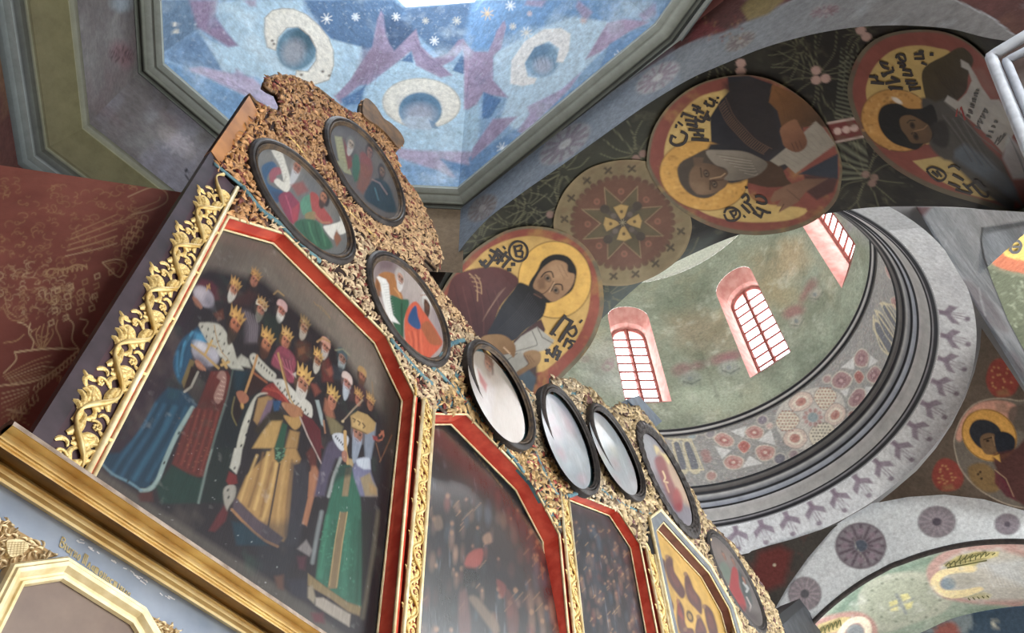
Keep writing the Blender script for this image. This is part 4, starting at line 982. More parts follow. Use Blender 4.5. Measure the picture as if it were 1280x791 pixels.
e_ = [S(3.4, 150, 330, 145, 360, 175, 375, 210, 360, 220, 325, 195, 310), S(2.4, 150, 328, 168, 338), S(2.4, 180, 265, 200, 280), S(2.4, 172, 278, 168, 290),
      S(3.6, 245, 345, 322, 350), S(3, 255, 325, 300, 328), S(3.6, 232, 300, 300, 305), S(2.6, 300, 345, 270, 310), S(3.4, 222, 275, 270, 285), S(3, 215, 255, 262, 262), S(3.2, 265, 288, 262, 240), S(3, 205, 225, 250, 240), S(2.4, 195, 240, 205, 220),
      S(3.2, 252, 205, 300, 222), S(3, 248, 185, 285, 200), S(2.6, 268, 225, 275, 190), S(3.4, 270, 255, 298, 262, 312, 235, 322, 215), S(3, 285, 240, 330, 255), S(3, 318, 225, 330, 250),
      S(3, 305, 175, 345, 190, 350, 165, 330, 155), S(2.6, 312, 165, 320, 190), S(2.6, 355, 165), S(2.6, 370, 150), S(2.4, 365, 172),
      S(2.6, 398, 690, 410, 672, 440, 668, 468, 685, 470, 710, 445, 728, 412, 725, 398, 700), S(2.6, 425, 685, 445, 715), S(2.4, 425, 690, 450, 680, 452, 700, 435, 705),
      S2(3.2, 30, 620, 50, 605, 62, 625, 55, 640), S2(2.6, 52, 572), S2(3.4, 30, 655, 65, 690), S2(3, 62, 650, 95, 690), S2(2.8, 40, 640, 70, 655), S2(3, 95, 615, 115, 612, 140, 625, 145, 645, 125, 648, 100, 640), S2(3.2, 85, 690, 120, 712), S2(3, 100, 668, 150, 690), S2(2.6, 120, 712, 130, 685), S2(2.8, 150, 690, 165, 690), S2(2.4, 38, 705, 45, 712)]
ribbons('lettering', SOF, e_, INK, SIM, .03)

# --- third apostle (dark hair, scroll)
mo = smooth([(1061, 120), (1066, 85), (1082, 58), (1110, 41), (1150, 35), (1190, 40), (1222, 58), (1248, 90), (1268, 130), (1282, 170), (1290, 215), (1286, 262), (1262, 264), (1225, 253), (1180, 240), (1140, 222), (1105, 198), (1078, 165)], True, 6)
q = zp(1060, 30, 4.655); q2 = zp(1060, 150, 4.395)
def pj(p):
    c = (1165, 140); p.blend(4, '#585244', .4, .7, .6, 101); p.poly(mo + (np.array(c) - mo) * .05, '#86463a', soft=1.2); p.blend(4, '#75382f', .5, .8, .6, 102)
    p.poly(smooth(q(108, 430, 112, 340, 160, 240, 240, 165, 330, 132, 430, 125, 520, 140, 600, 170, 620, 300, 560, 560, 500, 700, 300, 640, 150, 560), True, 4), '#b89a50', soft=1)
    p.poly(q2(355, 225, 560, 190, 620, 240, 720, 310, 900, 420, 905, 445, 780, 440, 640, 400, 500, 330, 420, 280), '#b09857', soft=1)
    # robe
    shade(p, q(432, 340, 435, 270, 480, 225, 560, 185, 640, 138, 690, 150, 730, 210, 700, 300, 690, 380, 640, 440, 560, 480, 470, 470), '#43381f', '#3a2f22', *q(480, 240, 680, 400), sm=3)
    p.poly(q(470, 470, 600, 420, 700, 560, 800, 700, 900, 800, 980, 980, 960, 1100, 760, 960, 600, 800, 500, 700, 480, 560), '#4a4742', soft=2, sm=0)
    p.poly(q2(560, 190, 640, 130, 780, 220, 900, 340, 960, 470, 900, 430, 760, 330, 640, 250), '#56606a', soft=3)
    for k in range(7): p.line(q(520 + k * 30, 520 + k * 10, 620 + k * 30, 640 + k * 20, 720 + k * 30, 800 + k * 10), 1.1, '#6d6a66' if k % 2 else '#35322f', .5, .8, 3)
    for k in range(5): p.line(q(500 + k * 30, 260 + k * 20, 540 + k * 20, 330 + k * 10, 620, 420), 1, '#2c2416', .5, .8, 3)
    # scroll
    p.poly(q(655, 205, 700, 230, 745, 300, 775, 360, 830, 440, 880, 440, 950, 560, 975, 620, 900, 750, 850, 690, 760, 600, 690, 540, 560, 450, 580, 415, 640, 450, 690, 400, 720, 330, 700, 270, 660, 250), '#a5a19a', soft=1); p.mottle(5, .08, 103)
    p.line(q(560, 450, 660, 540, 760, 650, 900, 760), 1.6, '#6b655e', .8); p.poly(q(930, 640, 1010, 720, 1060, 900, 960, 900, 900, 780), '#a9b0b5', a=.8, soft=2)
    for k in range(8): p.line(q(940 + k * 12, 660 + k * 26, 1010 + k * 5, 790 + k * 20), 1, '#6b747c', .6)
    p.poly(q(730, 260, 790, 260, 860, 400, 850, 420, 790, 370), '#8a6258', a=.6, soft=4)
    # halo & head
    hc = q(290, 560)[0]; p.ell(hc, 47, 38.5, 18, '#5f4320', 1, .9); p.ell(hc, 46, 37.5, 18, '#b88432', 1, .9)
    for k in range(160):
        t = RN.uniform(0, 6.28); r = RN.uniform(.6, .98); p.ell((hc[0] + 46 * r * math.cos(t), hc[1] + 39 * r * math.sin(t)), RN.uniform(1, 2.6), RN.uniform(.8, 2), 0, RN.choice(('#c99442', '#94651f', '#7d5418', '#cfa050')), .5)
    p.poly(q(430, 430, 520, 470, 560, 600, 620, 760, 560, 790, 470, 700, 440, 560), '#47433f', soft=2, sm=3)
    p.poly(q(175, 560, 185, 500, 220, 468, 290, 462, 350, 490, 430, 490, 490, 470, 520, 560, 500, 660, 450, 690, 400, 730, 340, 720, 260, 690, 200, 630), '#191817', sm=4)
    shade(p, q(300, 560, 320, 535, 360, 530, 400, 545, 440, 570, 470, 590, 490, 640, 470, 690, 420, 695, 370, 690, 340, 650, 310, 610), '#6e5334', '#57402a', *q(330, 560, 460, 680), sm=4)
    for x, y in ((375, 590), (395, 655)):
        a_, b_ = q(x, y)[0]; p.ell((a_, b_), 4.6, 3.2, 65, '#2f2218', .9); p.ell((a_, b_), 1.6, 1.6, 0, '#100c0a')
    p.line(q(345, 575, 360, 560, 390, 560), 1.3, '#1f1610'); p.line(q(370, 640, 380, 625, 400, 640), 1.2, '#1f1610'); p.line(q(380, 625, 440, 610, 460, 590), 1.5, '#8c6b45', .8)
    p.poly(q(480, 590, 560, 560, 590, 640, 570, 720, 490, 690, 500, 640), '#2d2a28', soft=2, sm=3)
    p.ell(q(285, 445)[0], 7, 2.6, 30, '#d9d4c8', .9)
    p.C *= .84; p.mottle(6, .12, 105)
JAM = patch('medallion', SOF, mo, SATIN, ARCH, '#655c48', 1.3, .016, pj, 'medallion of a dark haired apostle unrolling a lettered scroll, right end of the arch')
S = lambda w, *c: (smooth(q(*c), False, 4) if len(c) > 4 else q(*c), w)
S2 = lambda w, *c: (smooth(q2(*c), False, 4) if len(c) > 4 else q2(*c), w)
e_ = [S(3.2, 135, 295, 180, 300), S(3.6, 145, 330, 215, 335), S(2.6, 160, 290, 185, 325), S(3, 195, 210, 240, 222), S(3, 198, 215, 215, 240, 245, 250), S(3.4, 215, 285, 270, 265), S(2.4, 205, 275, 215, 295, 232, 285), S(3.4, 230, 335, 310, 320), S(3.2, 262, 300, 300, 318), S(3.4, 255, 360, 325, 365), S(2.4, 245, 355, 262, 372), S(2.4, 268, 240, 275, 262), 
      S(2.8, 290, 185, 300, 170, 312, 195, 330, 205), S(2.8, 310, 165, 335, 172, 345, 200, 325, 210), S(3, 300, 215, 340, 225, 335, 240, 312, 238), S(3.2, 330, 255, 375, 262), S(3, 330, 285, 380, 290), S(2.6, 372, 262, 385, 290), S(3.2, 345, 320, 400, 322), S(2.8, 350, 335, 385, 345, 412, 335), S(3.4, 372, 370, 430, 362), S(2.4, 365, 352, 372, 378),
      S(3, 398, 165, 445, 162), S(3, 400, 190, 450, 190), S(2.6, 445, 160, 452, 192), S(2.6, 425, 150, 450, 148), S(2.6, 440, 215, 468, 225), S(3.6, 498, 165),
      S2(2.4, 440, 262, 470, 250, 520, 268, 545, 295, 530, 320, 500, 325, 465, 300, 440, 270), S2(3, 470, 275, 500, 300), S2(2.6, 495, 270, 520, 300), S2(3.2, 560, 335, 620, 360), S2(3, 585, 290, 640, 320), S2(2.6, 560, 250, 590, 242, 620, 262), S2(2.8, 600, 372, 680, 395), S2(2.4, 640, 340, 690, 390), S2(3, 660, 360, 720, 322), S2(2.6, 690, 345, 740, 400, 775, 410, 775, 385), S2(2.6, 700, 320, 740, 340), S2(2.4, 735, 345, 760, 360)]
ribbons('lettering', SOF, e_, INK, JAM, .022)
sc = [(q(640, 525, 648, 482, 662, 515, 668, 470, 692, 545), 2.2)]
ribbons('lettering', SOF, sc, mat_plain('red_lettering', '#8a2f2c', .6), JAM, .022)
sc = []
for k in range(5): sc += [S(1.9, 700 + k * 12, 520 - k * 32, 722 + k * 12, 535 - k * 36), S(1.7, 712 + k * 12, 500 - k * 32, 735 + k * 10, 510 - k * 34)]
for k in range(4): sc += [S(1.8, 752 + k * 16, 585 - k * 30, 780 + k * 15, 600 - k * 32), S(1.6, 765 + k * 14, 565 - k * 28, 772 + k * 16, 592 - k * 32)]
for k in range(4): sc += [S(1.8, 815 + k * 16, 640 - k * 28, 845 + k * 12, 650 - k * 30)]
for k in range(3): sc += [S(1.8, 865 + k * 22, 685 - k * 16, 885 + k * 18, 650 - k * 12), S(1.6, 880 + k * 18, 690 - k * 22, 900 + k * 14, 668 - k * 18)]
ribbons('lettering', SOF, sc, mat_plain('grey_lettering', '#55524f', .6), JAM, .022)
LETTER = 1.15
# ---------------- drum wall
def paint_drum(p):
    p.blend(.55, '#7d8570', .4, .7, .7, 111); p.blend(.9, '#b9a884', .5, .75, .6, 112); p.blend(1.6, '#9aa493', .5, .8, .5, 113)
    A = zp(720, 300, 3.296); B = zp(940, 250, 3.437)
    p.poly(A(270, 300, 420, 190, 560, 150, 540, 330, 480, 380, 380, 330), '#6d7863', a=.6, soft=14); p.poly(A(380, 320, 500, 300, 600, 330, 640, 430, 520, 480, 420, 420), '#a08a6c', a=.55, soft=14)
    p.poly(A(690, 60, 857, 0, 857, 260, 780, 240), '#9a8a66', a=.6, soft=12); p.poly(A(400, 560, 600, 600, 700, 640, 860, 560, 857, 640, 600, 720, 420, 690), '#b4c0a8', a=.7, soft=14)
    p.poly(A(20, 480, 150, 400, 220, 640, 60, 600), '#b9bdb8', a=.6, soft=12)
    for (x, y, rx, ry) in ((435, 535, 42, 26), (505, 515, 30, 16), (600, 490, 48, 22), (650, 475, 40, 20)): p.ell(A(x, y)[0], rx / 3.3, ry / 3.3, -12, '#9d6670', .65, 3)
    for (x, y) in ((470, 570), (630, 525)):
        c = A(x, y)[0]; p.ell(c, 13, 9, -10, '#a5aaa2', .8, 3); p.line([(c[0] - 8, c[1] + 4), (c[0] + 2, c[1] + 7), (c[0] + 13, c[1] + 1)], 1.8, '#5a6660', .7); p.ell(c, 3, 3, 0, '#8a939a', .7)
        for k in range(5): p.line([(c[0] - 10 + k * 5, c[1] - 5), (c[0] - 8 + k * 5, c[1] + 8)], .8, '#7d8880', .5)
    p.line(A(480, 400, 520, 480, 550, 560, 590, 660), 3, '#6e6f62', .35, 2)
    for (x, y, r) in ((40, 490, 16), (130, 520, 26), (140, 500, 18)): p.ell(A(x, y)[0], r / 3.3, r / 4.5, -20, '#a5828e', .6, 1.4, inner=.5)
    p.poly(B(120, 180, 220, 160, 260, 260, 200, 340, 130, 330), '#b5a07c', a=.6, soft=8); p.poly(B(20, 360, 100, 340, 200, 370, 230, 430, 120, 480), '#a79a74', a=.55, soft=8)
    for (x, y, rx, ry, an) in ((255, 370, 34, 22, -60), (180, 480, 46, 26, -20), (225, 410, 14, 30, 30)): p.ell(B(x, y)[0], rx / 3.4, ry / 3.4, an, '#a06a6c', .75, 3)
    for (x, y) in ((270, 405), (190, 520)):
        c = B(x, y)[0]; p.ell(c, 9, 7, -40, '#b2ada0', .85, 2.5); p.ell(c, 2.6, 2.6, 0, '#7a848c', .8); p.line([(c[0] - 6, c[1] + 5), (c[0] + 4, c[1] + 6), (c[0] + 10, c[1] - 3)], 1.6, '#626a5e', .6)
    for k in range(40):
        x, y = RN.uniform(60, 230), RN.uniform(180, 330); c = B(x, y)[0]; p.line([c, (c[0] + RN.uniform(-5, 5), c[1] + RN.uniform(-9, 9))], 1, RN.choice(('#8c7c58', '#b6a27e')), .35)
    p.poly(B(360, 40, 480, 40, 520, 200, 400, 120), '#b5a9ba', a=.35, soft=10)
    for k in range(5): p.line(B(350 + k * 12, 80 + k * 10, 380 + k * 8, 140, 420, 130 - k * 10), 1, '#8f7f98', .35, .8, 3)
    p.poly(B(180, 640, 330, 480, 470, 300, 520, 300, 430, 560, 200, 760, 60, 790), '#a9b5a0', a=.5, soft=10)
    p.blend(3.4, '#dcdfcf', .58, .85, .35, 115); p.blend(1.3, '#5f6b58', .5, .8, .5, 118); p.blend(7, '#5f6a5c', .62, .9, .5, 116); p.mottle(16, .12, 117)
for V, F, vis in DRUM:
    p = Paint(V, '#98a08c')
    if vis: paint_drum(p)
    else: p.blend(.9, '#b9a884', .5, .75, .6, 112)
    mesh('wall_face', V, F, FRESCO, drum, C=p.C)
# ---------------- mosaic band
V, F, _ = revolve(*MOS)
p = Paint(V, '#a09f9c'); p.blend(2, '#8c8b8d', .4, .7, .6, 121); p.blend(18, '#c4bdae', .55, .8, .6, 122); p.blend(20, '#6f737a', .6, .85, .6, 124); p.blend(14, '#ad8079', .62, .85, .4, 123)
q = zp(860, 430, 3.767); q3 = zp(960, 264, 2.997); q4 = zp(820, 480, 4.394)
def gem(p, pts, c1, c2, c3):
    c = np.mean(pts, 0); r = np.linalg.norm(np.array(pts) - c, axis=1); P = smooth(pts, True, 5)
    p.poly(c + (P - c) * 1.12, '#d9cfbb', .95, .8); p.poly(P, c1, .95, .8); p.poly(c + (P - c) * .55, c2, .9, .8); p.poly(c + (P - c) * .22, c3, .9, .6)
def tri(p, pts): p.poly(pts, '#dcdcda', .95, .8)
p.poly(smooth(q(412, 370, 440, 280, 530, 222, 640, 205, 720, 240, 738, 310, 720, 380, 660, 450, 560, 495, 470, 475), True, 4), '#d3cdc3', .9, 1)
for pts, k in ((q(475, 275, 520, 228, 575, 235, 585, 275, 545, 310, 495, 312), 0), (q(595, 260, 610, 215, 660, 208, 698, 235, 680, 285, 640, 310), 1), (q(645, 330, 690, 280, 735, 300, 738, 345, 700, 380, 655, 375), 0), (q(570, 430, 595, 385, 650, 370, 690, 400, 670, 450, 600, 480), 2), (q(450, 440, 480, 400, 540, 405, 560, 450, 520, 490, 465, 475), 0), (q(415, 370, 440, 320, 490, 320, 525, 355, 500, 395, 445, 405), 1)):
    P = smooth(pts, True, 5); c = P.mean(0); p.poly(c + (P - c) * 1.06, '#8b7a74', .9, .7); p.poly(P, '#dcc4b4' if k == 0 else '#e2d8bf', 1, .8)
    if k == 0: p.poly(c + (P - c) * .68, '#ecdfcb', .95, .8); p.poly(c + (P - c) * .45, '#c58070', .95, .8); p.poly(c + (P - c) * .2, '#b56a60', .8)
    else:
        for i in range(-4, 5):
            for j in range(-4, 5):
                d = (c[0] + i * 4.2 + (j % 2) * 2, c[1] + j * 4.0); 
                if np.linalg.norm((np.array(d) - c)) < 14: p.ell(d, 1.25, 1.1, 0, '#5c564f' if k == 2 else '#a8685a', .85, .5)
c = q(588, 345)[0]
for k in range(10): t = k * .628; p.ell((c[0] + 10 * math.cos(t), c[1] + 9 * math.sin(t)), 3, 2.4, math.degrees(t), '#b9807c', .8)
p.ell(c, 6.5, 6, 0, '#93a5aa')
# near quatrefoil
for t in (q(125, 480, 205, 500, 160, 540), q(200, 410, 275, 385, 262, 440), q(330, 455, 390, 400, 412, 475), q(255, 582, 290, 525, 352, 562)): tri(p, t)
gem(p, q(235, 480, 262, 455, 293, 478, 265, 512), '#c4655a', '#b55048', '#cc7a68'); 
for t in (q(125, 445, 160, 418, 210, 445, 205, 475, 160, 480), q(272, 410, 310, 385, 352, 405, 340, 440, 290, 440), q(320, 500, 350, 478, 405, 490, 395, 535, 345, 545), q(170, 555, 200, 525, 255, 540, 245, 580, 195, 585)): gem(p, t, '#c8948a', '#b86a62', '#e8d0c0')
# upper quatrefoil
for t in (q(722, 110, 782, 60, 782, 120), q(850, 110, 858, 52, 895, 80), q(718, 220, 760, 205, 745, 255), q(835, 200, 890, 200, 832, 272)): tri(p, t)
gem(p, q(782, 150, 805, 125, 828, 155, 805, 185), '#b4645c', '#a04f4b', '#b86a62')
for t in (q(785, 60, 815, 25, 848, 50, 838, 100, 795, 100), q(845, 140, 880, 105, 912, 140, 880, 180, 850, 170), q(680, 165, 720, 130, 770, 160, 740, 205, 690, 200), q(755, 270, 790, 215, 830, 220, 825, 270, 780, 295)): gem(p, t, '#ad8083', '#96656d', '#c8a0a0')
for x, y, r, cc in ((350, 358, 6, '#85788a'), (432, 540, 7, '#6f6d7e'), (498, 520, 6, '#9a8288'), (775, 335, 6, '#a86f6c'), (655, 165, 5, '#b08a88'), (105, 420, 6, '#928c94'), (20, 430, 5, '#9fb0b8'), (110, 620, 6, '#b5857c'), (385, 385, 4, '#d0b0a8'), (930, 165, 4, '#a58888')):
    a_ = q(x, y)[0]; p.ell(a_, r + 1.4, r + .6, -20, '#d2c9ba', .9); p.ell(a_, r, r - .8, -20, cc, .95)
# far quatrefoil near the arch
for t in (q3(460, 100, 500, 140, 440, 175), q3(470, 280, 500, 240, 495, 320), q3(520, 225, 545, 225, 555, 285)): tri(p, t)
for t in (q3(455, 90, 480, 130, 470, 150), q3(480, 180, 500, 175, 512, 215, 495, 220), q3(500, 260, 530, 255, 540, 320, 515, 325), q3(440, 210, 470, 195, 480, 240, 455, 250), q3(460, 330, 490, 320, 500, 350, 475, 365)): gem(p, t, '#c0918c', '#ad6f6c', '#d8b8b0')
p.ell(q3(548, 350)[0], 5, 4, 0, '#6b6d80')
# lancet windows painted
def lancets(p, fr, ls):
    for l in ls: P = smooth(l, True, 4); c = P.mean(0); p.poly(c + (P - c) * 1.22, '#d9cda6', .9, .7); p.poly(P, '#6d717c', 1, .7)
    for f in fr: p.line(f, 1.8, '#ddd0a4', .9)
lancets(p, [q3(395, 390, 395, 440, 460, 550), q3(420, 345, 470, 350, 515, 430), q3(515, 435, 465, 548), q3(400, 370, 490, 500), q3(440, 350, 505, 455)], [q3(400, 420, 425, 430, 462, 500, 452, 530, 420, 500), q3(410, 390, 432, 395, 480, 480, 470, 495, 440, 460), q3(430, 360, 455, 360, 500, 440, 495, 455, 470, 430)])
lancets(p, [q4(60, 300, 190, 305), q4(150, 330, 190, 470), q4(190, 300, 260, 470), q4(130, 475, 262, 470), q4(90, 320, 130, 470)], [q4(95, 340, 115, 315, 135, 345, 168, 460, 125, 465), q4(152, 340, 175, 315, 195, 345, 235, 455, 190, 465)])
for x, y in ((270, 380), (280, 410)): p.ell(q4(x, y)[0], 6, 5, 0, '#b07a74', .7, 1.5)
p.line(q4(30, 300, 160, 270, 260, 280), 1.4, '#c8bfae', .7)
p.blend(30, '#f0ece4', .64, .85, .5, 127); p.C[:] = p.C * .8 + hx('#9a9896') * .2; p.mottle(24, .16, 128)
o = mesh('wall_mosaic', V, F, FRESCO, C=p.C); struct(o, 'mosaic patterned band with a six petal rosette, quatrefoils and painted lancets')
# ---------------- white ring with fleurons
V, F, _ = revolve(*ZIG)
p = Paint(V, '#dcdfe2'); p.blend(2, '#c6c9ce', .4, .7, .6, 131); p.blend(6, '#dcdee0', .5, .8, .5, 132)
k0 = 3.42
for k in range(-12, 12):
    th = k0 - 7.6 * k
    def W(dx, h):  # dx degrees, h 0..1 up the ring
        a = th + dx; return proj(cyl(4.32 - .38 * h, np.array([a]), np.array([10.29 + .42 * h])))[0]
    if W(0, .5)[0] < -1000: continue
    c = '#8f7f90'
    p.poly([W(0, .98), W(.7, .8), W(2.9, .62), W(2.7, .38), W(.35, .62), W(-.35, .62), W(-2.7, .38), W(-2.9, .62), W(-.7, .8)], c, .9, .9)
    p.poly([W(-.9, .98), W(.9, .98), W(.6, .7), W(-.6, .7)], c, .9, .9)
    for d in (-.9, 0, .9): p.line([W(d * .6, .6), W(d * 1.1, .22)], 1.1, c, .75)
    p.ell(W(.5, .17), 3.6, 3, 0, c, .9)
p.mottle(9, .1, 133)
o = mesh('wall_fleurons', V, F, FRESCO, C=p.C); struct(o, 'white ring with mauve painted fleurons under the dome moulding')

# ---------------- far arch
def rul_mesh(R, n, m):
    u, t = np.meshgrid(np.linspace(0, 1, n), np.linspace(0, 1, m), indexing='ij'); return R.S(u.ravel(), t.ravel()), gridF(n, m)
V, F = rul_mesh(FBAND, 300, 60)
p = Paint(V, '#d8dbdb'); p.blend(1.0, '#c0c4c6', .4, .75, .6, 141); p.blend(3, '#d4d8d6', .5, .8, .5, 142)
rosette(p, 1076, 682, 32, 29, 0, '#80747a', '#6a5a64', '#4f5a68', 16, .9); p.ell((1076, 682), 32, 29, 0, '#6d6068', .6, .9, inner=.92)
for k in range(8): t = k * .785; p.ell((1076 + 20 * math.cos(t), 682 + 18 * math.sin(t)), 4.5, 4, 0, '#94808a', .8)
p.line([(1068, 672), (1070, 684), (1082, 700)], 1, '#b9b2a8', .7)
rosette(p, 1171, 652, 24, 20, 0, '#7f7379', '#9d8f95', '#4f4550', 14, .9); rosette(p, 1259, 655, 16.5, 13.5, 0, '#7d727a', '#94868e', '#5a505a', 12, .9)
rosette(p, 1006, 742, 21, 21.5, 0, '#84777c', '#a8989c', '#5c5a5e', 14, .9)
p.mottle(8, .1, 143)
o = mesh('wall_far_arch', V, F, FRESCO, C=p.C); struct(o, 'pale grey arch face with four mauve rosettes'); 
tube('trim_line', FIc, .05, DARKF, o, seg=5)
V, F = rul_mesh(FSOF, 300, 110)
p = Paint(V, '#98a894'); p.blend(1.1, '#74907e', .45, .75, .7, 151); p.blend(2.5, '#c8cfc2', .5, .8, .5, 152)
q = zp(980, 640, 4.267)
p.poly([(990, 830), (1060, 742), (1120, 707), (1200, 684), (1290, 680), (1290, 684), (1200, 694), (1110, 722), (1060, 760), (1015, 840)], '#6b8a78', .7, 4)
p.poly(smooth(q(395, 480, 420, 400, 500, 345, 640, 318, 760, 330, 860, 400, 900, 470, 840, 540, 700, 590, 560, 640, 440, 620), True, 4), '#b9bba8', .8, 2)
p.poly(smooth(q(430, 480, 480, 400, 640, 350, 760, 380, 830, 460, 760, 540, 600, 590, 470, 580), True, 4), '#a6ad98', .7, 2)
for t in (q(560, 480, 605, 465, 610, 525, 570, 530), q(620, 440, 660, 432, 680, 465, 640, 490), q(640, 490, 690, 475, 680, 510, 655, 520)): p.poly(t, '#d6cf88', .9)
p.line(q(600, 440, 650, 540), 4, '#8f9596', .8); p.line(q(570, 510, 690, 460), 3, '#9aa09c', .7)
for k in range(14): t = k * .45; a_ = q(640 + 190 * math.cos(t), 470 + 115 * math.sin(t))[0]; p.ell(a_, 2, 1.6, 0, '#6e7868', .7)
p.poly(smooth(q(760, 330, 800, 250, 900, 195, 1100, 165, 1290, 180, 1290, 480, 1150, 495, 950, 480, 820, 440), True, 4), '#c59a92', .9, 2)
p.poly(q(830, 290, 900, 235, 1000, 205, 1150, 200, 1290, 240, 1290, 470, 1000, 470, 860, 420), '#c6c6bc', .9, 3)
p.poly(q(850, 285, 920, 235, 1020, 210, 1150, 210, 1140, 235, 1040, 265, 1020, 290, 900, 300), '#d8cc84', .95, 1)
hal = smooth(q(780, 380, 810, 325, 870, 300, 950, 290, 1030, 292, 1010, 320, 930, 325, 860, 340, 832, 380, 860, 412, 950, 415, 1040, 398, 1062, 415, 980, 448, 900, 460, 830, 440), True, 3)
p.poly(hal, '#f2dfa6', 1, .9); p.ell(q(875, 382)[0], 10, 7.5, 0, '#8399a8', .9, 1.5); p.ell(q(960, 360)[0], 16, 8, 0, '#a9a79a', .7, 4)
p.poly(q(1020, 300, 1080, 280, 1120, 330, 1290, 400, 1290, 250, 1100, 270), '#c9d0d4', .7, 4); p.poly(q(960, 455, 1060, 425, 1110, 440, 1090, 465), '#c8bf86', .8, 1.5)
for k in range(14): p.line(q(1050 + k * 18, 270 + k * 4, 1120 + k * 14, 400), .9, '#e8ecee', .5)
p.poly(smooth(q(120, 640, 160, 585, 260, 545, 390, 530, 470, 570, 500, 640, 480, 720, 100, 720), True, 4), '#c48f86', .85, 2); p.poly(q(180, 600, 300, 560, 360, 560, 280, 640, 180, 650), '#d3c27e', .9, 1.2)
h2 = smooth(q(270, 680, 310, 600, 370, 560, 430, 560, 465, 600, 465, 660, 440, 720, 420, 690, 428, 630, 400, 592, 360, 600, 325, 640, 310, 720), True, 3); p.poly(h2, '#f6ead0', 1, .9); p.ell(q(380, 640)[0], 11, 10, 0, '#8d9aa0', .9, 1.5)
p.C *= 1.12; p.mottle(9, .1, 153); p.blend(5, '#e6e8e2', .6, .85, .4, 154)
o = mesh('ceiling_far_arch', V, F, FRESCO, C=p.C); struct(o, 'pale green arch soffit with worn haloed medallions')
S = lambda w, *c: (smooth(q(*c), False, 4) if len(c) > 4 else q(*c), w)
e_ = [S(1.6, 870, 290, 1080, 250)] + [S(1.3, 860 + k * 28, 280 - k * 9, 880 + k * 28, 262 - k * 8, 885 + k * 27, 285 - k * 8) for k in range(8)] + [S(1.2, 930 + k * 30, 250 - k * 5, 945 + k * 30, 222 - k * 2) for k in range(7)] + [S(1.2, 980 + k * 25, 450 - k * 3, 990 + k * 25, 462 - k * 4) for k in range(5)] + [S(1.4, 190 + k * 22, 640 - k * 10, 205 + k * 22, 605 - k * 9, 215 + k * 21, 640 - k * 10) for k in range(5)]
ribbons('lettering', FSOF, e_, mat_plain('olive_lettering', '#6b6a3c', .7), o, .03)
# wall beyond (deep blue with a star)
V = FB.at(np.array([(x, y) for x in np.linspace(930, 1500, 120) for y in np.linspace(700, 960, 60)])) + np.array((.02, 0, 0))
p = Paint(V, '#3c4f63'); p.blend(1.0, '#51687d', .45, .75, .6, 161); q = zp(980, 640, 4.267)
p.poly(q(700, 650, 800, 590, 860, 570, 940, 540, 1000, 540, 1010, 600, 970, 650), '#8a959a', .9, 2); p.poly(q(800, 640, 830, 600, 900, 580, 930, 610, 940, 660, 800, 680), '#a8574a', .9, 2); 
for k in range(6): p.line(q(730 + k * 20, 640 - k * 6, 800 + k * 14, 600 - k * 4), 1, '#6a4038', .6)
star(p, *q(1120, 597)[0], 7, '#c9c6b4', 5, 1)
o = mesh('wall_far', V, gridF(120, 60), FRESCO, C=p.C); struct(o, 'deep blue starry wall beyond the far arch')

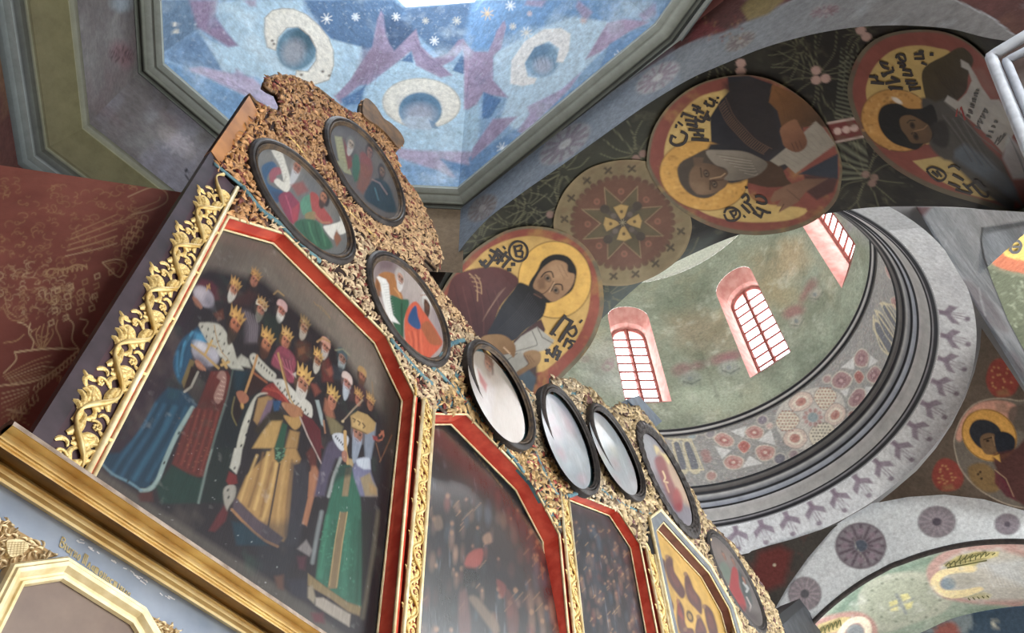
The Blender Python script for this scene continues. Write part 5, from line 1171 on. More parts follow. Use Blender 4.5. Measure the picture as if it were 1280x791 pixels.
# ---------------- pendentives
class Tri(Plane):
    def __init__(s, a, b, c): 
        n = np.cross(b - a, c - a); Plane.__init__(s, a, n)
cz = Cone(4.345, 10.265, 3.95, 10.72)
r0 = lambda px: cz.at([px])[0]
a1 = r0((1100, 627)); b1 = r0((1226, 415)); c1_ = FA.at([(1330, 655)])[0] + np.array((0, 0, -.3))
PEN = Tri(a1, b1, c1_)
q = zp(1160, 420, 3.592)
def ppen(p):
    p.blend(2, '#4e4036', .45, .75, .7, 171); p.blend(1.2, '#6b6156', .55, .8, .5, 172)
    for (x, y, w, h, n_) in ((330, 185, 78, 84, 5), (85, 620, 75, 72, 9)):
        P = smooth(q(x - w * .9, y + h * .2, x - w * .6, y - h * .75, x, y - h, x + w * .7, y - h * .55, x + w, y + h * .3, x + w * .6, y + h * .95, x - w * .4, y + h), True, 5); p.poly(P, '#8a3a30', .95, 1.5)
        for k in range(16): a_ = q(x + RN.uniform(-w * .6, w * .6), y + RN.uniform(-h * .6, h * .6))[0]; p.ell(a_, 1.4, 1.2, 0, '#b98a52', .7)
        p.poly(q(x - w * .3, y + h * .75, x + w * .3, y + h * .6, x + w * .5, y + h * .95, x - w * .2, y + h), '#8a6c42', .6, 2)
    mo = smooth(q(118, 460, 150, 370, 210, 305, 300, 280, 400, 290, 520, 330, 520, 760, 431, 770, 330, 745, 220, 680, 150, 600, 125, 530), True, 5)
    p.poly(mo, '#6a6258', .9, 1.2); p.line(np.concatenate([mo, mo[:1]]), 1.4, '#a89a86', .8)
    p.poly(smooth(q(125, 450, 160, 360, 230, 300, 330, 290, 400, 320, 370, 400, 300, 350, 200, 340, 160, 400, 150, 470), True, 4), '#c98e78', .9, 1.5); p.poly(q(300, 300, 350, 295, 360, 345, 310, 340), '#7d6a58', .5, 2)
    p.poly(smooth(q(360, 340, 400, 310, 520, 320, 520, 420, 380, 420), True, 3), '#5a5048', .9, 2)
    hl = q(275, 445)[0]; p.ell(hl, 36, 31, 35, '#c8912f', 1, .9); p.ell(hl, 36, 31, 35, '#6b4a20', .8, .7, inner=.96)
    p.poly(smooth(q(185, 420, 210, 380, 260, 375, 310, 400, 330, 440, 320, 500, 280, 515, 230, 500, 195, 460), True, 4), '#2b2d33', 1, 1)
    p.poly(smooth(q(235, 455, 270, 435, 310, 450, 320, 500, 300, 530, 260, 530, 240, 500), True, 4), '#6b5238', 1, 1); p.line(q(250, 465, 285, 455), 1.4, '#231a14'); p.ell(q(268, 470)[0], 2, 1.5, 0, '#1a1411'); p.line(q(290, 450, 300, 490), 1.2, '#8a6c4a')
    p.poly(smooth(q(300, 440, 350, 430, 390, 460, 385, 510, 340, 530, 310, 520), True, 4), '#23262e', 1, 1)
    p.poly(smooth(q(290, 540, 330, 520, 400, 500, 520, 400, 520, 770, 400, 740, 330, 650), True, 3), '#4d2b28', .95, 2); p.poly(smooth(q(180, 590, 250, 570, 310, 620, 320, 690, 260, 700, 200, 660), True, 3), '#7a5f34', .95, 2)
    p.poly(q(300, 600, 360, 660, 400, 740, 350, 720, 300, 660), '#5c2630', .9, 1.5); p.line(q(300, 600, 350, 640, 385, 720), 1.2, '#a88a6a', .7)
    for x, y in ((225, 620), (240, 640), (235, 610)): p.ell(q(x, y)[0], 1.6, 1.6, 0, '#3a2a1c')
    p.poly(q(290, 540, 320, 530, 325, 565), '#c8962f', .9)
    p.mottle(6, .12, 173)
o = patch('wall_pendentive', PEN, [(1098, 628), (1118, 612), (1146, 588), (1170, 560), (1190, 530), (1206, 498), (1218, 465), (1225, 435), (1227, 410), (1262, 462), (1300, 520), (1400, 640), (1330, 655), (1280, 638), (1230, 624), (1180, 618), (1135, 621)], FRESCO, None, '#5d5044', 1.6, 0, ppen, center=(1230, 570)); struct(o, 'brown pendentive with a haloed saint between two red blossoms')
a2 = r0((1043, 655)); b2 = r0((940, 688)); c2_ = FA.at([(960, 790)])[0]
PEN2 = Tri(a2, b2, c2_)
def ppen2(p):
    p.blend(2, '#33302c', .45, .75, .6, 181); p.poly([(948, 690), (975, 682), (990, 690), (980, 730), (955, 740), (940, 715)], '#6a2f2a', .9, 5); p.blend(6, '#6e3a34', .6, .85, .4, 182); p.ell((968, 706), 2, 2, 0, '#c9b89a', .8)
o = patch('wall_pendentive', PEN2, [(1048, 655), (1020, 664), (990, 674), (960, 682), (935, 690), (890, 702), (890, 830), (945, 830), (968, 762), (985, 732), (1010, 697), (1040, 662)], FRESCO, None, '#45403a', 1.6, 0, ppen2, center=(955, 735)); struct(o, 'dark pendentive with a rust red patch left of the far arch')
# ---------------- side arch (right edge): grey face, then its green soffit
bpx = [(1060, 240), (1110, 250), (1180, 256), (1240, 264), (1300, 274), (1229, 284), (1226, 300), (1230, 322), (1240, 350), (1260, 400), (1285, 447), (1340, 540), (1340, 590), (1290, 515), (1255, 458), (1228, 412), (1222, 370), (1200, 325), (1165, 285), (1120, 255)]
def pb(p):
    p.blend(1.4, '#8b9196', .4, .7, .8, 191); p.blend(3, '#cdd2d6', .5, .8, .6, 192); q = zp(1080, 180, 2.635)
    p.poly([(1125, 258), (1165, 258), (1150, 272), (1135, 268)], '#7a4d4c', .7, 3); p.poly(q(150, 205, 220, 205, 200, 235, 170, 235), '#7d4f50', .6, 3)
    p.poly(smooth(q(320, 460, 350, 450, 420, 520, 470, 600, 465, 620, 400, 580), True, 3), '#8d8084', .6, 3); p.poly(smooth(q(480, 690, 500, 690, 530, 740, 520, 770), True, 3), '#8d8084', .6, 3)
    for k in range(30): x, y = RN.uniform(1150, 1235), RN.uniform(262, 400); p.line([(x, y), (x + RN.uniform(-8, 14), y + RN.uniform(4, 18))], RN.uniform(1, 3), RN.choice(('#d5dade', '#868c92', '#bfc5ca')), .4, 1.2)
    for d in (0,): p.line([(1228, 285), (1226, 300), (1230, 322), (1240, 350), (1260, 400), (1285, 447)], 2.4, '#4a4d4e', .8)
    p.poly([(1226, 285), (1300, 272), (1300, 278), (1232, 292)], '#4c4f50', .5, 2)
o = patch('wall_side_arch', SY, [(1095, 257), (1180, 259), (1300, 266), (1300, 274), (1229, 284), (1226, 300), (1230, 322), (1240, 350), (1260, 400), (1285, 447), (1340, 540), (1345, 590), (1290, 515), (1255, 458), (1228, 412), (1205, 372), (1180, 330), (1150, 295), (1120, 268)], FRESCO, None, '#b3b8bd', 1.5, 0, pb, center=(1222, 345)); struct(o, 'mottled white arch face running down the right edge')
sc_ = smooth(SY.at([(1400, 262), (1300, 270), (1229, 284), (1226, 300), (1230, 322), (1240, 350), (1260, 400), (1285, 447), (1340, 540)]), False, 8)
SS = Ruled(sc_, sc_ + np.array((-.2, -2.2, 0.0)))
V, F = rul_mesh(SS, 160, 90); p = Paint(V, '#565b45'); p.blend(2, '#464a38', .4, .7, .7, 201)
for k in range(60): x, y = RN.uniform(1235, 1300), RN.uniform(330, 460); p.line([(x, y), (x + RN.uniform(-7, 7), y + RN.uniform(-9, 9)), (x + RN.uniform(-9, 9), y + RN.uniform(-12, 12))], .9, '#8a8f76', .6, .6, 3)
q = zp(1060, 150, 4.395); p.poly(smooth(q(760, 760, 760, 690, 800, 610, 900, 560, 1010, 555, 1100, 640, 1100, 860, 900, 850, 800, 820), True, 4), '#6a6a52', 1, 1)
p.poly(smooth(q(770, 750, 775, 690, 815, 620, 900, 575, 1010, 570, 1090, 650, 1090, 840, 900, 830, 810, 800), True, 4), '#b0603c', 1, 1); p.poly(smooth(q(830, 680, 850, 620, 920, 585, 1000, 580, 1090, 640, 1090, 770, 930, 765, 860, 740), True, 4), '#cfae48', 1, 1)
p.mottle(6, .12, 203); o = mesh('ceiling_side_arch', V, F, FRESCO, C=p.C); struct(o, 'green arch soffit with the edge of an orange and yellow medallion')
S = lambda w, *c: (smooth(q(*c), False, 4) if len(c) > 4 else q(*c), w)
ribbons('lettering', SS, [S(3, 885, 710, 895, 670, 925, 655, 945, 680, 930, 715, 900, 720, 887, 705), S(2.4, 900, 690, 935, 688), S(2.8, 850, 665, 870, 640, 880, 662, 895, 635, 905, 652), S(2.6, 918, 625, 925, 600, 950, 598, 952, 620, 930, 632), S(2.4, 885, 605, 910, 590), S(2.4, 905, 660, 912, 650)], INK, o, .02)

# ---------------- framed panel at the top right corner and the impost blocks
PF = Plane(WN.p0 + np.array((-.12, 0, 0)), WN.n)
q = zp(1060, 30, 4.655)
for pts, w, col in ((q(1300, -90, 830, 190, 1075, 790, 1560, 600), .036, '#c3c8cd'), (q(1300, 20, 920, 215, 1100, 640, 1470, 520), .026, '#b4bac2')):
    P = dense_loop(PF.at(pts), 12)
    o = tube('trim_5', P, w, mat_plain('pale_moulding' + col[1:], col,   .6), None, seg=6, up=WN.n, closed=True); struct(o, 'pale grey moulding of a framed panel on the arch spandrel')
o = patch('wall_panel', Plane(WN.p0 + np.array((-.03, 0, 0)), WN.n), q(1300, -90, 830, 190, 1075, 790, 1560, 600), FRESCO, None, '#5c4a42', 3, 0, lambda p: p.blend(3, '#77736f', .45, .75, .8, 205), center=q(1180, 330)[0]); struct(o, 'dull brown panel inside the pale moulding')
LETTER = 1.0
# ================================================================== THE ICONOSTASIS
D = 2.5
def XZ(pts, y): return [(x, y, z + 1.6) for x, z in pts]
def pxz(pts, y=D): Q = YP(y).at(pts); return [(a, c - 1.6) for a, _, c in Q]
def zoom(ox, oy, s): return zp(ox, oy, s)

def carve_mesh(name, pts, rot, size, hgt, cols, ynorm, mat, parent, rnd, kind='stuff', label=None):
    """many little curled acanthus leaves in relief on a board facing the nave: pts (n,3) on the board"""
    n = len(pts); rows = np.linspace(0, 1, 5); wprof = np.array([.35, .95, 1.0, .7, .12]); hprof = np.array([.3, .85, 1.0, .8, .25])
    T = np.zeros((n, 5, 3, 3))
    bend = rnd.choice([-1, 1], n) * rnd.uniform(.5, 2.6, n); L = size; wd = size * rnd.uniform(.15, .25, n)
    for r, t in enumerate(rows):
        a = rot + bend * (t - .2)
        if r == 0: cx = np.zeros(n); cz = np.zeros(n)
        else: cx = cx + L / 4 * np.cos(a); cz = cz + L / 4 * np.sin(a)
        nx, nz = -np.sin(a), np.cos(a)
        for c, k in ((0, -1), (1, 0), (2, 1)):
            T[:, r, c, 0] = cx + nx * k * wd * wprof[r] / 2; T[:, r, c, 2] = cz + nz * k * wd * wprof[r] / 2
            T[:, r, c, 1] = -hgt * hprof[r] * (1.0 if k == 0 else .25)
    T[:, :, :, 0] -= (L * .35 * np.cos(rot))[:, None, None]; T[:, :, :, 2] -= (L * .35 * np.sin(rot))[:, None, None]
    V = (T + np.asarray(pts)[:, None, None, :]).reshape(-1, 3)
    f = np.array([[r * 3 + c, r * 3 + c + 1, (r + 1) * 3 + c + 1, (r + 1) * 3 + c] for r in range(4) for c in range(2)])
    F = (f[None] + (np.arange(n) * 15)[:, None, None]).reshape(-1, 4)
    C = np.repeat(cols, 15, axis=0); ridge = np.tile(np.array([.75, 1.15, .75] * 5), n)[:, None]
    return mesh(name, V, F, mat, parent, C=C * ridge, sm=True, kind=kind, label=label)

def inside(P, poly):
    P = np.asarray(P); r = np.zeros(len(P), bool); n = len(poly)
    for k in range(n):
        a, b = poly[k], poly[(k + 1) % n]
        if a[1] == b[1]: continue
        r ^= ((a[1] > P[:, 1]) != (b[1] > P[:, 1])) & (P[:, 0] < (b[0] - a[0]) * (P[:, 1] - a[1]) / (b[1] - a[1]) + a[0])
    return r
def scatter(poly, spacing, rnd, excl=()):
    P = np.array(poly); x0, z0 = P.min(0); x1, z1 = P.max(0)
    gx, gz = np.meshgrid(np.arange(x0, x1, spacing), np.arange(z0, z1, spacing)); Q = np.stack([gx.ravel(), gz.ravel()], 1)
    Q = Q + rnd.uniform(-.42, .42, Q.shape) * spacing
    k = inside(Q, poly)
    for e in excl:
        if len(e) == 4: k &= ((Q[:, 0] - e[0]) / e[2]) ** 2 + ((Q[:, 1] - e[1]) / e[3]) ** 2 > 1
        else: k &= ~inside(Q, e)
    return Q[k]

# ---- carcass
ico = thing('iconostasis', (0.75, 2.6, 0), 'tall carved and gilded iconostasis body with a dark side board and gold cornice', 'iconostasis')
DKB = mat_plain('dark_painted_board', '#40343a', .5, 0, '#2c2428', 8, bump=.15, coat=.3)
BARE = mat_plain('bare_warm_wood', '#b5793e', .5, 0, '#8f5a2a', 5, bump=.1)
sb = pxz([(40, 540), (252, 200), (267, 204), (59.5, 535)])
z_top = 4.40
slab('side_board', XZ([(.757, 1.9), (.757, z_top), (.83, z_top - .03), (.83, 1.9)], 2.49), (0, .05, 0), DKB, ico)
slab('wood_post', XZ([(.756, z_top), (.772, 5.30), (.885, 5.22), (.87, 4.95), (.84, z_top - .03)], 2.485), (0, .06, 0), BARE, ico)['label'] = 'bare orange wood at the head of the side board'
slab('back_board', XZ([(.98, 1.2), (.98, 4.3), (10.2, 5.6), (10.2, 1.2)], 2.74), (0, .1, 0), DKB, ico)
# cornice: profile (y, z) from the top edge to the frieze
RAT = [(2.30, .839), (2.26, .839), (2.255, .832), (2.285, .8305), (2.30, .826), (2.325, .818), (2.32, .811), (2.30, .8065), (2.295, .804), (2.305, .802), (2.30, .799), (2.31, .796), (2.305, .7925), (2.34, .787), (2.40, .779), (2.43, .7735), (2.425, .7705), (2.44, .766), (2.445, .760), (2.43, .753), (2.435, .7485), (2.46, .7455), (2.475, .744)]
prof = [(y, y * k + 1.6) for y, k in RAT]
def moulding(name, a, b, mat, x0=.622, x1=10.4):
    pp_ = prof[a:b + 1]; V = [(x, y, z) for x in (x0, x1) for y, z in pp_]; n = len(pp_)
    F = [[i, i + 1, n + i + 1, n + i] for i in range(n - 1)]
    # end cap towards the pier
    V += [(x0, 2.62, z) for _, z in (pp_[0], pp_[-1])]; F += [[2 * n] + list(range(n)) + [2 * n + 1]]
    return mesh(name, V, F, mat, ico)
DUST = mat_plain('dusty_ledge', '#a89888', .8, 0, '#7d6c5c', 20)
moulding('cornice_ledge', 0, 2, DUST); moulding('crown_moulding', 2, 7, GILT2); moulding('reeded_lip', 7, 12, GILT2); moulding('cornice_soffit', 12, 15, mat_plain('shaded_gilt', '#8a5f22', .4, .6, '#5c3c14', 8)); moulding('bed_moulding', 15, 22, GILT2)  # cornice soffit: gilt darkened so its colour carries the shade of the recess
FRZ = mat_plain('pale_blue_paint', '#98a1ae', .55, 0, '#828d9c', 5, coat=.1, bump=.1)
slab('frieze_board', XZ([(.70, .9), (.70, 1.862), (10.3, 1.862), (10.3, .9)], 2.478), (0, .12, 0), FRZ, ico)['label'] = 'pale blue frieze board with gold lettering'
# gold lettering on the frieze
FP = YP(2.478); q = zoom(0, 640, 5.236)
S = lambda w, *c: (smooth(q(*c), False, 4) if len(c) > 4 else q(*c), w)
gl = []
def glyph(x, y, strokes, w=1.25):
    # x, y: foot of the letter; letters lean with the screen; ex along the line, ey up the letter
    ex, ey = np.array((.80, .60)), np.array((.30, -.95))
    for s in strokes:
        P = [tuple(np.array((x, y)) + ex * a + ey * b) for a, b in s]; P = np.array(q(*sum(([u_, v_] for u_, v_ in P), [])))
        gl.append((smooth(P, False, 4) if len(P) > 2 else P, w))
H = 46
LET = {'V': [[(0, 0), (2, H * 1.4)], [(2, H * 1.4), (22, H * 1.35), (24, H), (4, H * .75)], [(4, H * .75), (28, H * .6), (24, 4), (0, 0)]], 'i': [[(0, 0), (0, H * .9)]], 'u': [[(0, H * .8), (2, 5), (12, 2), (20, H * .8), (20, 0)]], 'r': [[(0, -10), (0, H * .8)], [(0, H * .6), (12, H * .8)]], 'o': [[(4, 5), (0, H * .45), (8, H * .8), (17, H * .45), (9, 0), (4, 5)]], 'h': [[(0, 0), (0, H * .85)], [(0, H * .4), (14, H * .5)], [(14, 0), (14, H * .85)]],
       'P': [[(0, 0), (0, H * 1.4)], [(0, H * 1.4), (24, H * 1.4)], [(24, H * 1.4), (24, 0)], [(12, H * 1.35), (12, 5)]], 'l': [[(0, 0), (8, H * .8)], [(8, H * .8), (16, 0)]], 't': [[(0, 0), (0, H * .8)], [(9, 0), (9, H * .8)], [(18, 0), (18, H * .8)], [(0, H * .8), (18, H * .8)]], 'a': [[(14, H * .7), (2, H * .6), (0, 8), (14, 12)], [(14, H * .75), (14, 0)]], 's': [[(16, H * .7), (2, H * .7), (0, 6), (16, 6)]], 'n': [[(0, 0), (0, H * .8)], [(0, H * .4), (12, H * .4)], [(12, 0), (12, H * .8)]]}
x, y = 385, 225
for chs, adv in (('V', 34), ('i', 14), ('u', 30), ('r', 20), ('h', 24), ('o', 36), ('P', 36), ('l', 26), ('a', 24), ('t', 30), ('o', 26), ('h', 24), ('a', 24), ('s', 24), ('t', 32), ('i', 14), ('n', 22), ('u', 28), ('a', 20)):
    glyph(x, y, LET[chs]); x += adv * 1.18 * .80; y += adv * 1.18 * .60
ribbons('lettering', FP, gl, mat_plain('gold_lettering', '#d8c184', .45, .3), ico, .004, 'faded gold lettering on the pale blue frieze')
gl = []; glyph(912, 770, LET['V']); ribbons('lettering', FP, gl, bpy.data.materials['gold_lettering'], ico, .004)
WH = mat_plain('chipped_paint', '#e8e8ea', .8)
rnd_ = random.Random(3); chips = []
for k in range(26):
    t = rnd_.random(); x = 480 + t * 640; y = 165 + t * 400 + rnd_.uniform(-12, 14); chips.append((q(x, y, x + rnd_.uniform(6, 26), y + rnd_.uniform(4, 16)), rnd_.uniform(.7, 2.0)))
o = ribbons('paint_chip', FP, chips, WH, ico, .003); o['kind'] = 'stuff'

# ---- framed icons
def smooth_edge(V): return V
def octagon_icon(name, P, label, paint, base, mat, reveal_mat, depth=.112, tilt=0, front=None, yf=D, res=1.4, ctr=None, grp='octagonal panel icons', fil=.008, fm=CREAM):
    t = thing(name, (np.mean([p[0] for p in P]), yf, 2.0), label, 'icon', grp)
    n = len(P)
    P = np.array(P); P = P + (P.mean(0) - P) / np.linalg.norm(P.mean(0) - P, axis=1)[:, None] * .014
    F3 = np.array(XZ(P, yf)); B3 = np.array(XZ(P, yf + depth))
    for i in range(n):
        j = (i + 1) % n
        if i == n - 1: continue                       # the foot is hidden by the cornice
        a, b = F3[i], F3[j]; c_, d_ = B3[j], B3[i]
        # a board with its own thickness: face plus outside
        cx = np.array((np.mean([p[0] for p in P]), yf, np.mean([p[1] for p in P]) + 1.6)); e = b - a; out = np.cross(e, (0, 1, 0)); out /= np.linalg.norm(out); out *= np.sign(out @ (a - cx)) * .03
        V = [a, b, c_, d_, a + out, b + out, c_ + out, d_ + out]
        o = mesh('frame_side', V, [(0, 1, 2, 3), (7, 6, 5, 4), (0, 4, 5, 1), (1, 5, 6, 2), (2, 6, 7, 3), (3, 7, 4, 0)], reveal_mat, t)
    tube('gilt_fillet', F3, fil * 1.3, fm, t, seg=6); 
    cen = np.array((np.mean(F3[:, 0]), 0, np.mean(F3[:, 2])))
    inn = B3.copy(); inn[:, [0, 2]] += (cen[[0, 2]] - inn[:, [0, 2]]) * .012; inn[:, 1] -= .01
    tube('inner_fillet', inn, fil, fm, t, seg=6)
    px = proj(F3 if tilt else B3)
    patch('painting', Bowed(yf + .06, 4.85, tilt) if tilt else YP(yf + depth), px, mat, t, base, res, 0, paint, None, center=ctr)
    return t

def UR(c):
    u = np.array((605 - c[0], -350 - c[1])); r = np.array((1760 - c[0], 1705 - c[1])); return u / np.linalg.norm(u), r / np.linalg.norm(r)
def head(p, x, y, s, skin='#a3694a', hair='#3a2a22', beard=None, crown='#b98a3c', cap=None, look=.1, bl=1.25, dark=1.0):
    s = s * HS; U, R = UR((x, y)); c = np.array((x, y), float); P = lambda *ab: [tuple(c + s * (ab[i] * R + ab[i + 1] * U)) for i in range(0, len(ab), 2)]
    p.poly(smooth(P(-.62, -.3, -.68, .3, -.35, .85, .3, .85, .66, .3, .6, -.35, .1, -.6, -.3, -.6), True, 4), hair, .95, 1)
    p.poly(smooth(P(-.40 + look, -.35, -.44 + look, .2, -.25 + look, .5, .25 + look, .5, .42 + look, .15, .36 + look, -.4, .05 + look, -.7), True, 4), skin, 1, .8)
    p.poly(smooth(P(.12 + look, .3, .40 + look, .1, .36 + look, -.4, .12 + look, -.6), True, 4), hx(skin) * .6, .7, 1.2)
    p.ell(P(-.16 + look, .3)[0], s * .22, s * .14, 40, hx(skin) * 1.35, .6, 1.2)
    if s > 6.5:
        for a in (-.18, .2): p.ell(P(a + look, .1)[0], s * .10, s * .07, 40, '#2a1a14', .9, .5); p.line(P(a - .12 + look, .22, a + .12 + look, .24), .9, '#2f1d16', .8, .5)
        p.line(P(.02 + look, .1, .08 + look, -.2, -.03 + look, -.24), .9, hx(skin) * .55, .8, .5); p.line(P(-.12 + look, -.4, .14 + look, -.4), 1, '#7a3b30', .8, .5)
    if beard:
        p.poly(smooth(P(-.42 + look, -.05, -.30 + look, -.32, .02 + look, -.30, .34 + look, -.30, .44 + look, -.05, .46 + look, -.6, .22 + look, -bl + .05, -.05 + look, -bl, -.34 + look, -.85), True, 4), beard, .95, 1)
        for k in range(4): p.line(P(-.25 + k * .17 + look, -.5, -.18 + k * .12 + look, -bl + .25), .8, hx(beard) * .6, .5, .6)
        p.line(P(-.14 + look, -.42, .16 + look, -.42), .9, '#6d3a30', .7, .5)
    if cap: p.poly(smooth(P(-.62, .2, -.66, .7, -.2, 1.0, .4, .95, .66, .55, .58, .25, .0, .42), True, 4), cap, .95, .9)
    if crown:
        p.poly(P(-.6, .32, -.62, .62, -.78, 1.15, -.46, .85, -.34, 1.32, -.1, .92, .06, 1.4, .22, .92, .48, 1.28, .5, .8, .8, 1.05, .62, .58, .58, .3, .0, .44), crown, .95, .8)
        p.poly(P(-.5, .42, -.45, .75, .0, .85, .1, .5), hx(crown) * 1.5, .55, 1); p.poly(P(.25, .48, .3, .85, .56, .7, .55, .38), hx(crown) * .5, .6, 1)
        for a in (-.4, 0, .38): p.ell(P(a, .55)[0], s * .09, s * .09, 0, '#6d2f2a', .8, .5)

HS = 1.0
def kings(p):
    global HS; HS = 1.28
    q1 = zoom(215, 310, 6.589); q2 = zoom(330, 380, 6.589); q3 = zoom(110, 400, 6.589); q4 = zoom(110, 510, 6.589); q5 = zoom(250, 440, 6.589); q6 = zoom(250, 560, 6.589); q7 = zoom(350, 500, 6.589); q8 = zoom(320, 640, 5.24)
    # ground: olive grey above, almost black behind the figures, brown floor
    p.C[:] = hx('#6b6257'); 
    p.poly([(280, 270), (360, 295), (300, 330), (230, 400)], '#5a5249', 1, 18); p.poly([(380, 330), (480, 430), (505, 500), (470, 560), (440, 470)], '#7d7265', .8, 16)
    p.poly([(484, 430), (520, 500), (480, 791), (430, 791), (470, 520)], '#3a322b', 1, 10)
    p.poly([(90, 590), (250, 340), (262, 335), (330, 350), (420, 430), (480, 520), (490, 640), (470, 800), (380, 800), (90, 640)], '#221c20', 1, 6); p.poly([(110, 590), (200, 430), (240, 370), (225, 470), (180, 560)], '#2b1d28', .8, 8)
    p.poly([(95, 560), (130, 590), (220, 650), (330, 720), (440, 800), (200, 800), (60, 640)], '#4d463f', 1, 4); p.poly(q8(0, 430, 150, 500, 350, 620, 520, 800, 100, 800), '#4a443d', .9, 5)
    p.blend(6, '#8a7d6c', .6, .9, .25, 211)
    # ---- back rows
    p.poly(q1(190, 320, 240, 255, 330, 275, 380, 330, 400, 430, 350, 430, 250, 330), '#52202c', .95, 2); p.poly(q1(380, 330, 430, 440, 560, 400, 640, 330, 700, 380, 640, 480, 480, 460), '#3d2220', .9, 3)
    p.ell(q1(262, 400)[0], 15.5, 10.5, 48, '#8d8790', 1, 1.2); p.ell(q1(240, 375)[0], 8, 5, 48, '#b5aeb2', .8, 4); p.ell(q1(300, 440)[0], 9, 4, 55, '#6b6472', .6, 3); p.line(q1(285, 345, 310, 300), 1.6, '#b58a3c'); p.line(q1(285, 312, 315, 330), 1.4, '#b58a3c')
    p.poly(smooth(q1(165, 400, 200, 410, 250, 480, 235, 500, 190, 460), True, 3), '#8c5a42', 1, .8)
    head(p, 291, 362, 9.5, '#a5684a', '#4a3224', '#b9b4a6', '#b08438'); head(p, 317, 350, 9, '#a4654a', '#3a2a20', None, '#a67a38'); p.poly(q1(640, 300, 720, 330, 690, 370, 640, 350), '#2a201c', .8, 2)
    head(p, 325, 387, 9.5, '#a4664c', '#3d3228', '#6b6a5c', '#a27a3c', '#cfcab8'); head(p, 351, 388, 9.5, '#a8644f', '#3c2e28', '#c3beb2', None, '#c49c96'); p.line(q1(840, 380, 870, 350, 920, 390), 2, '#a08048', .8)
    p.poly(q1(770, 520, 850, 560, 900, 620, 880, 780, 800, 740, 740, 600), '#1f2a25', .9, 3); p.poly(q1(560, 500, 640, 520, 720, 640, 700, 780, 600, 780, 600, 600), '#5a4f55', .8, 3)
    for k in range(5): p.line(q1(600 + k * 22, 520 + k * 8, 640 + k * 16, 640, 640 + k * 14, 770), 1, '#8a7f84', .45, .7)
    head(p, 379, 410, 9, '#9b6a4c', '#4a3c2e', '#a59a88', '#8d7040'); p.poly(q2(260, 320, 300, 290, 380, 330, 390, 440, 320, 480, 260, 440), '#4c2a1e', .95, 3); p.poly(q2(280, 370, 330, 350, 340, 400, 290, 420), '#7d4a2a', .8, 2)
    head(p, 356, 426, 10, '#b06a4a', '#5c4020', None, '#b98d40')
    p.poly(q2(60, 480, 100, 380, 150, 345, 230, 400, 265, 480, 250, 560, 255, 640, 200, 640, 150, 560, 90, 520), '#86394a', 1, 1.5, sm=3); p.poly(q2(150, 420, 200, 450, 240, 560, 200, 600), '#5f2434', .8, 3)
    for k in range(5): p.line(q2(90 + k * 30, 420 + k * 12, 140 + k * 22, 500 + k * 14, 230 + k * 6, 560 + k * 16), 1.1, '#b0607020'[:7], .6, .7, 3)
    p.line(q2(120, 400, 150, 560, 195, 720), 1.4, '#a8834c')
    head(p, 406, 434, 9, '#a86850', '#5a3c30', '#b3a99e', None, '#c08a74'); p.line(q2(440, 310, 480, 280, 540, 310), 2.4, '#a87f48', .9)
    head(p, 427, 448, 9.5, '#8f6350', '#2f3a3c', '#8b9696', None, '#41545a'); p.line(q2(590, 380, 650, 370, 700, 420), 2, '#8a8a6a', .7)
    p.poly(q2(470, 480, 530, 440, 580, 560, 570, 640, 480, 640), '#5c2620', .95, 2); p.poly(q2(510, 540, 560, 510, 580, 570, 540, 600), '#8f4a38', .8, 1.5); p.poly(q2(560, 500, 640, 520, 680, 560, 640, 640, 570, 620), '#2b2f36', .9, 2)
    head(p, 396, 451, 9, '#96603f', '#3c2a1c', '#b4ac9c', '#b98d3e'); head(p, 452, 470, 8.5, '#9a5f48', '#3d2a20', '#5a3d2c', None, '#a98348')
    head(p, 433, 479, 10, '#a5695a', '#5a4644', '#a9b2ba', None, '#c9b3a8', bl=1.5); p.poly(q2(700, 700, 800, 660, 850, 720, 850, 800, 700, 800), '#452a30', .9, 2); head(p, 447, 499, 8, '#9c5c46', '#40261e', None, '#a87c3c'); head(p, 462, 505, 8, '#8f5a40', '#40261e', None, '#b08642')
    p.line(q2(890, 640, 900, 760), 1.2, '#8a6a3c', .8)
    head(p, 414, 501, 11, '#a8684c', '#3c2c20', None, '#b8913f'); p.poly(q5(1030, 380, 1080, 420, 1110, 540, 1060, 560, 1020, 480), '#9a5d40', .8, 2)
    p.poly(q2(380, 650, 430, 660, 470, 720, 420, 760), '#7a3c2e', .9, 2)
    # ---- first king (blue cloak)
    p.poly(q4(95, 420, 130, 380, 260, 370, 400, 220, 500, 60, 560, -60, 660, -170, 800, -140, 900, -30, 860, 40, 760, 180, 640, 430, 560, 620, 480, 660, 360, 640, 220, 550), '#123d54', 1, 2)
    p.poly(q3(700, 380, 720, 260, 780, 150, 860, 90, 910, 60, 960, 120, 990, 200, 850, 240, 860, 300, 820, 400, 780, 520, 740, 500), '#15445f', 1, 1.5, sm=3)
    for a_, b_, c_, w in (('#2a7496', 0, 0, 3), ('#0b2534', 22, 4, 2.5), ('#2b6a8a', 60, 10, 4), ('#0a1f2d', 95, 14, 2.5), ('#2f7d9c', 140, 26, 5), ('#0d2b3e', 185, 30, 2), ('#256a88', 225, 34, 3.5)):
        p.line(q4(560 + b_ * 1.1, -30 + c_, 430 + b_ * 1.2, 200 + c_, 270 + b_ * 1.25, 420 + c_ * 2, 200 + b_ * 1.3, 540 + c_ * 1.5), w * 1.3, a_, .45, 2.4, 4)
    for k, c_ in enumerate(('#3f93b4', '#0f2f42', '#347fa0', '#0d2838', '#2c7494')): p.line(q3(860 - k * 30, 100 + k * 40, 790 - k * 14, 220 + k * 40, 760 - k * 4, 380 + k * 20), 2.6, c_, .7, 1.4, 3)
    p.poly(q3(880, 100, 950, 110, 980, 190, 880, 200), '#3b8fb5', .7, 3)
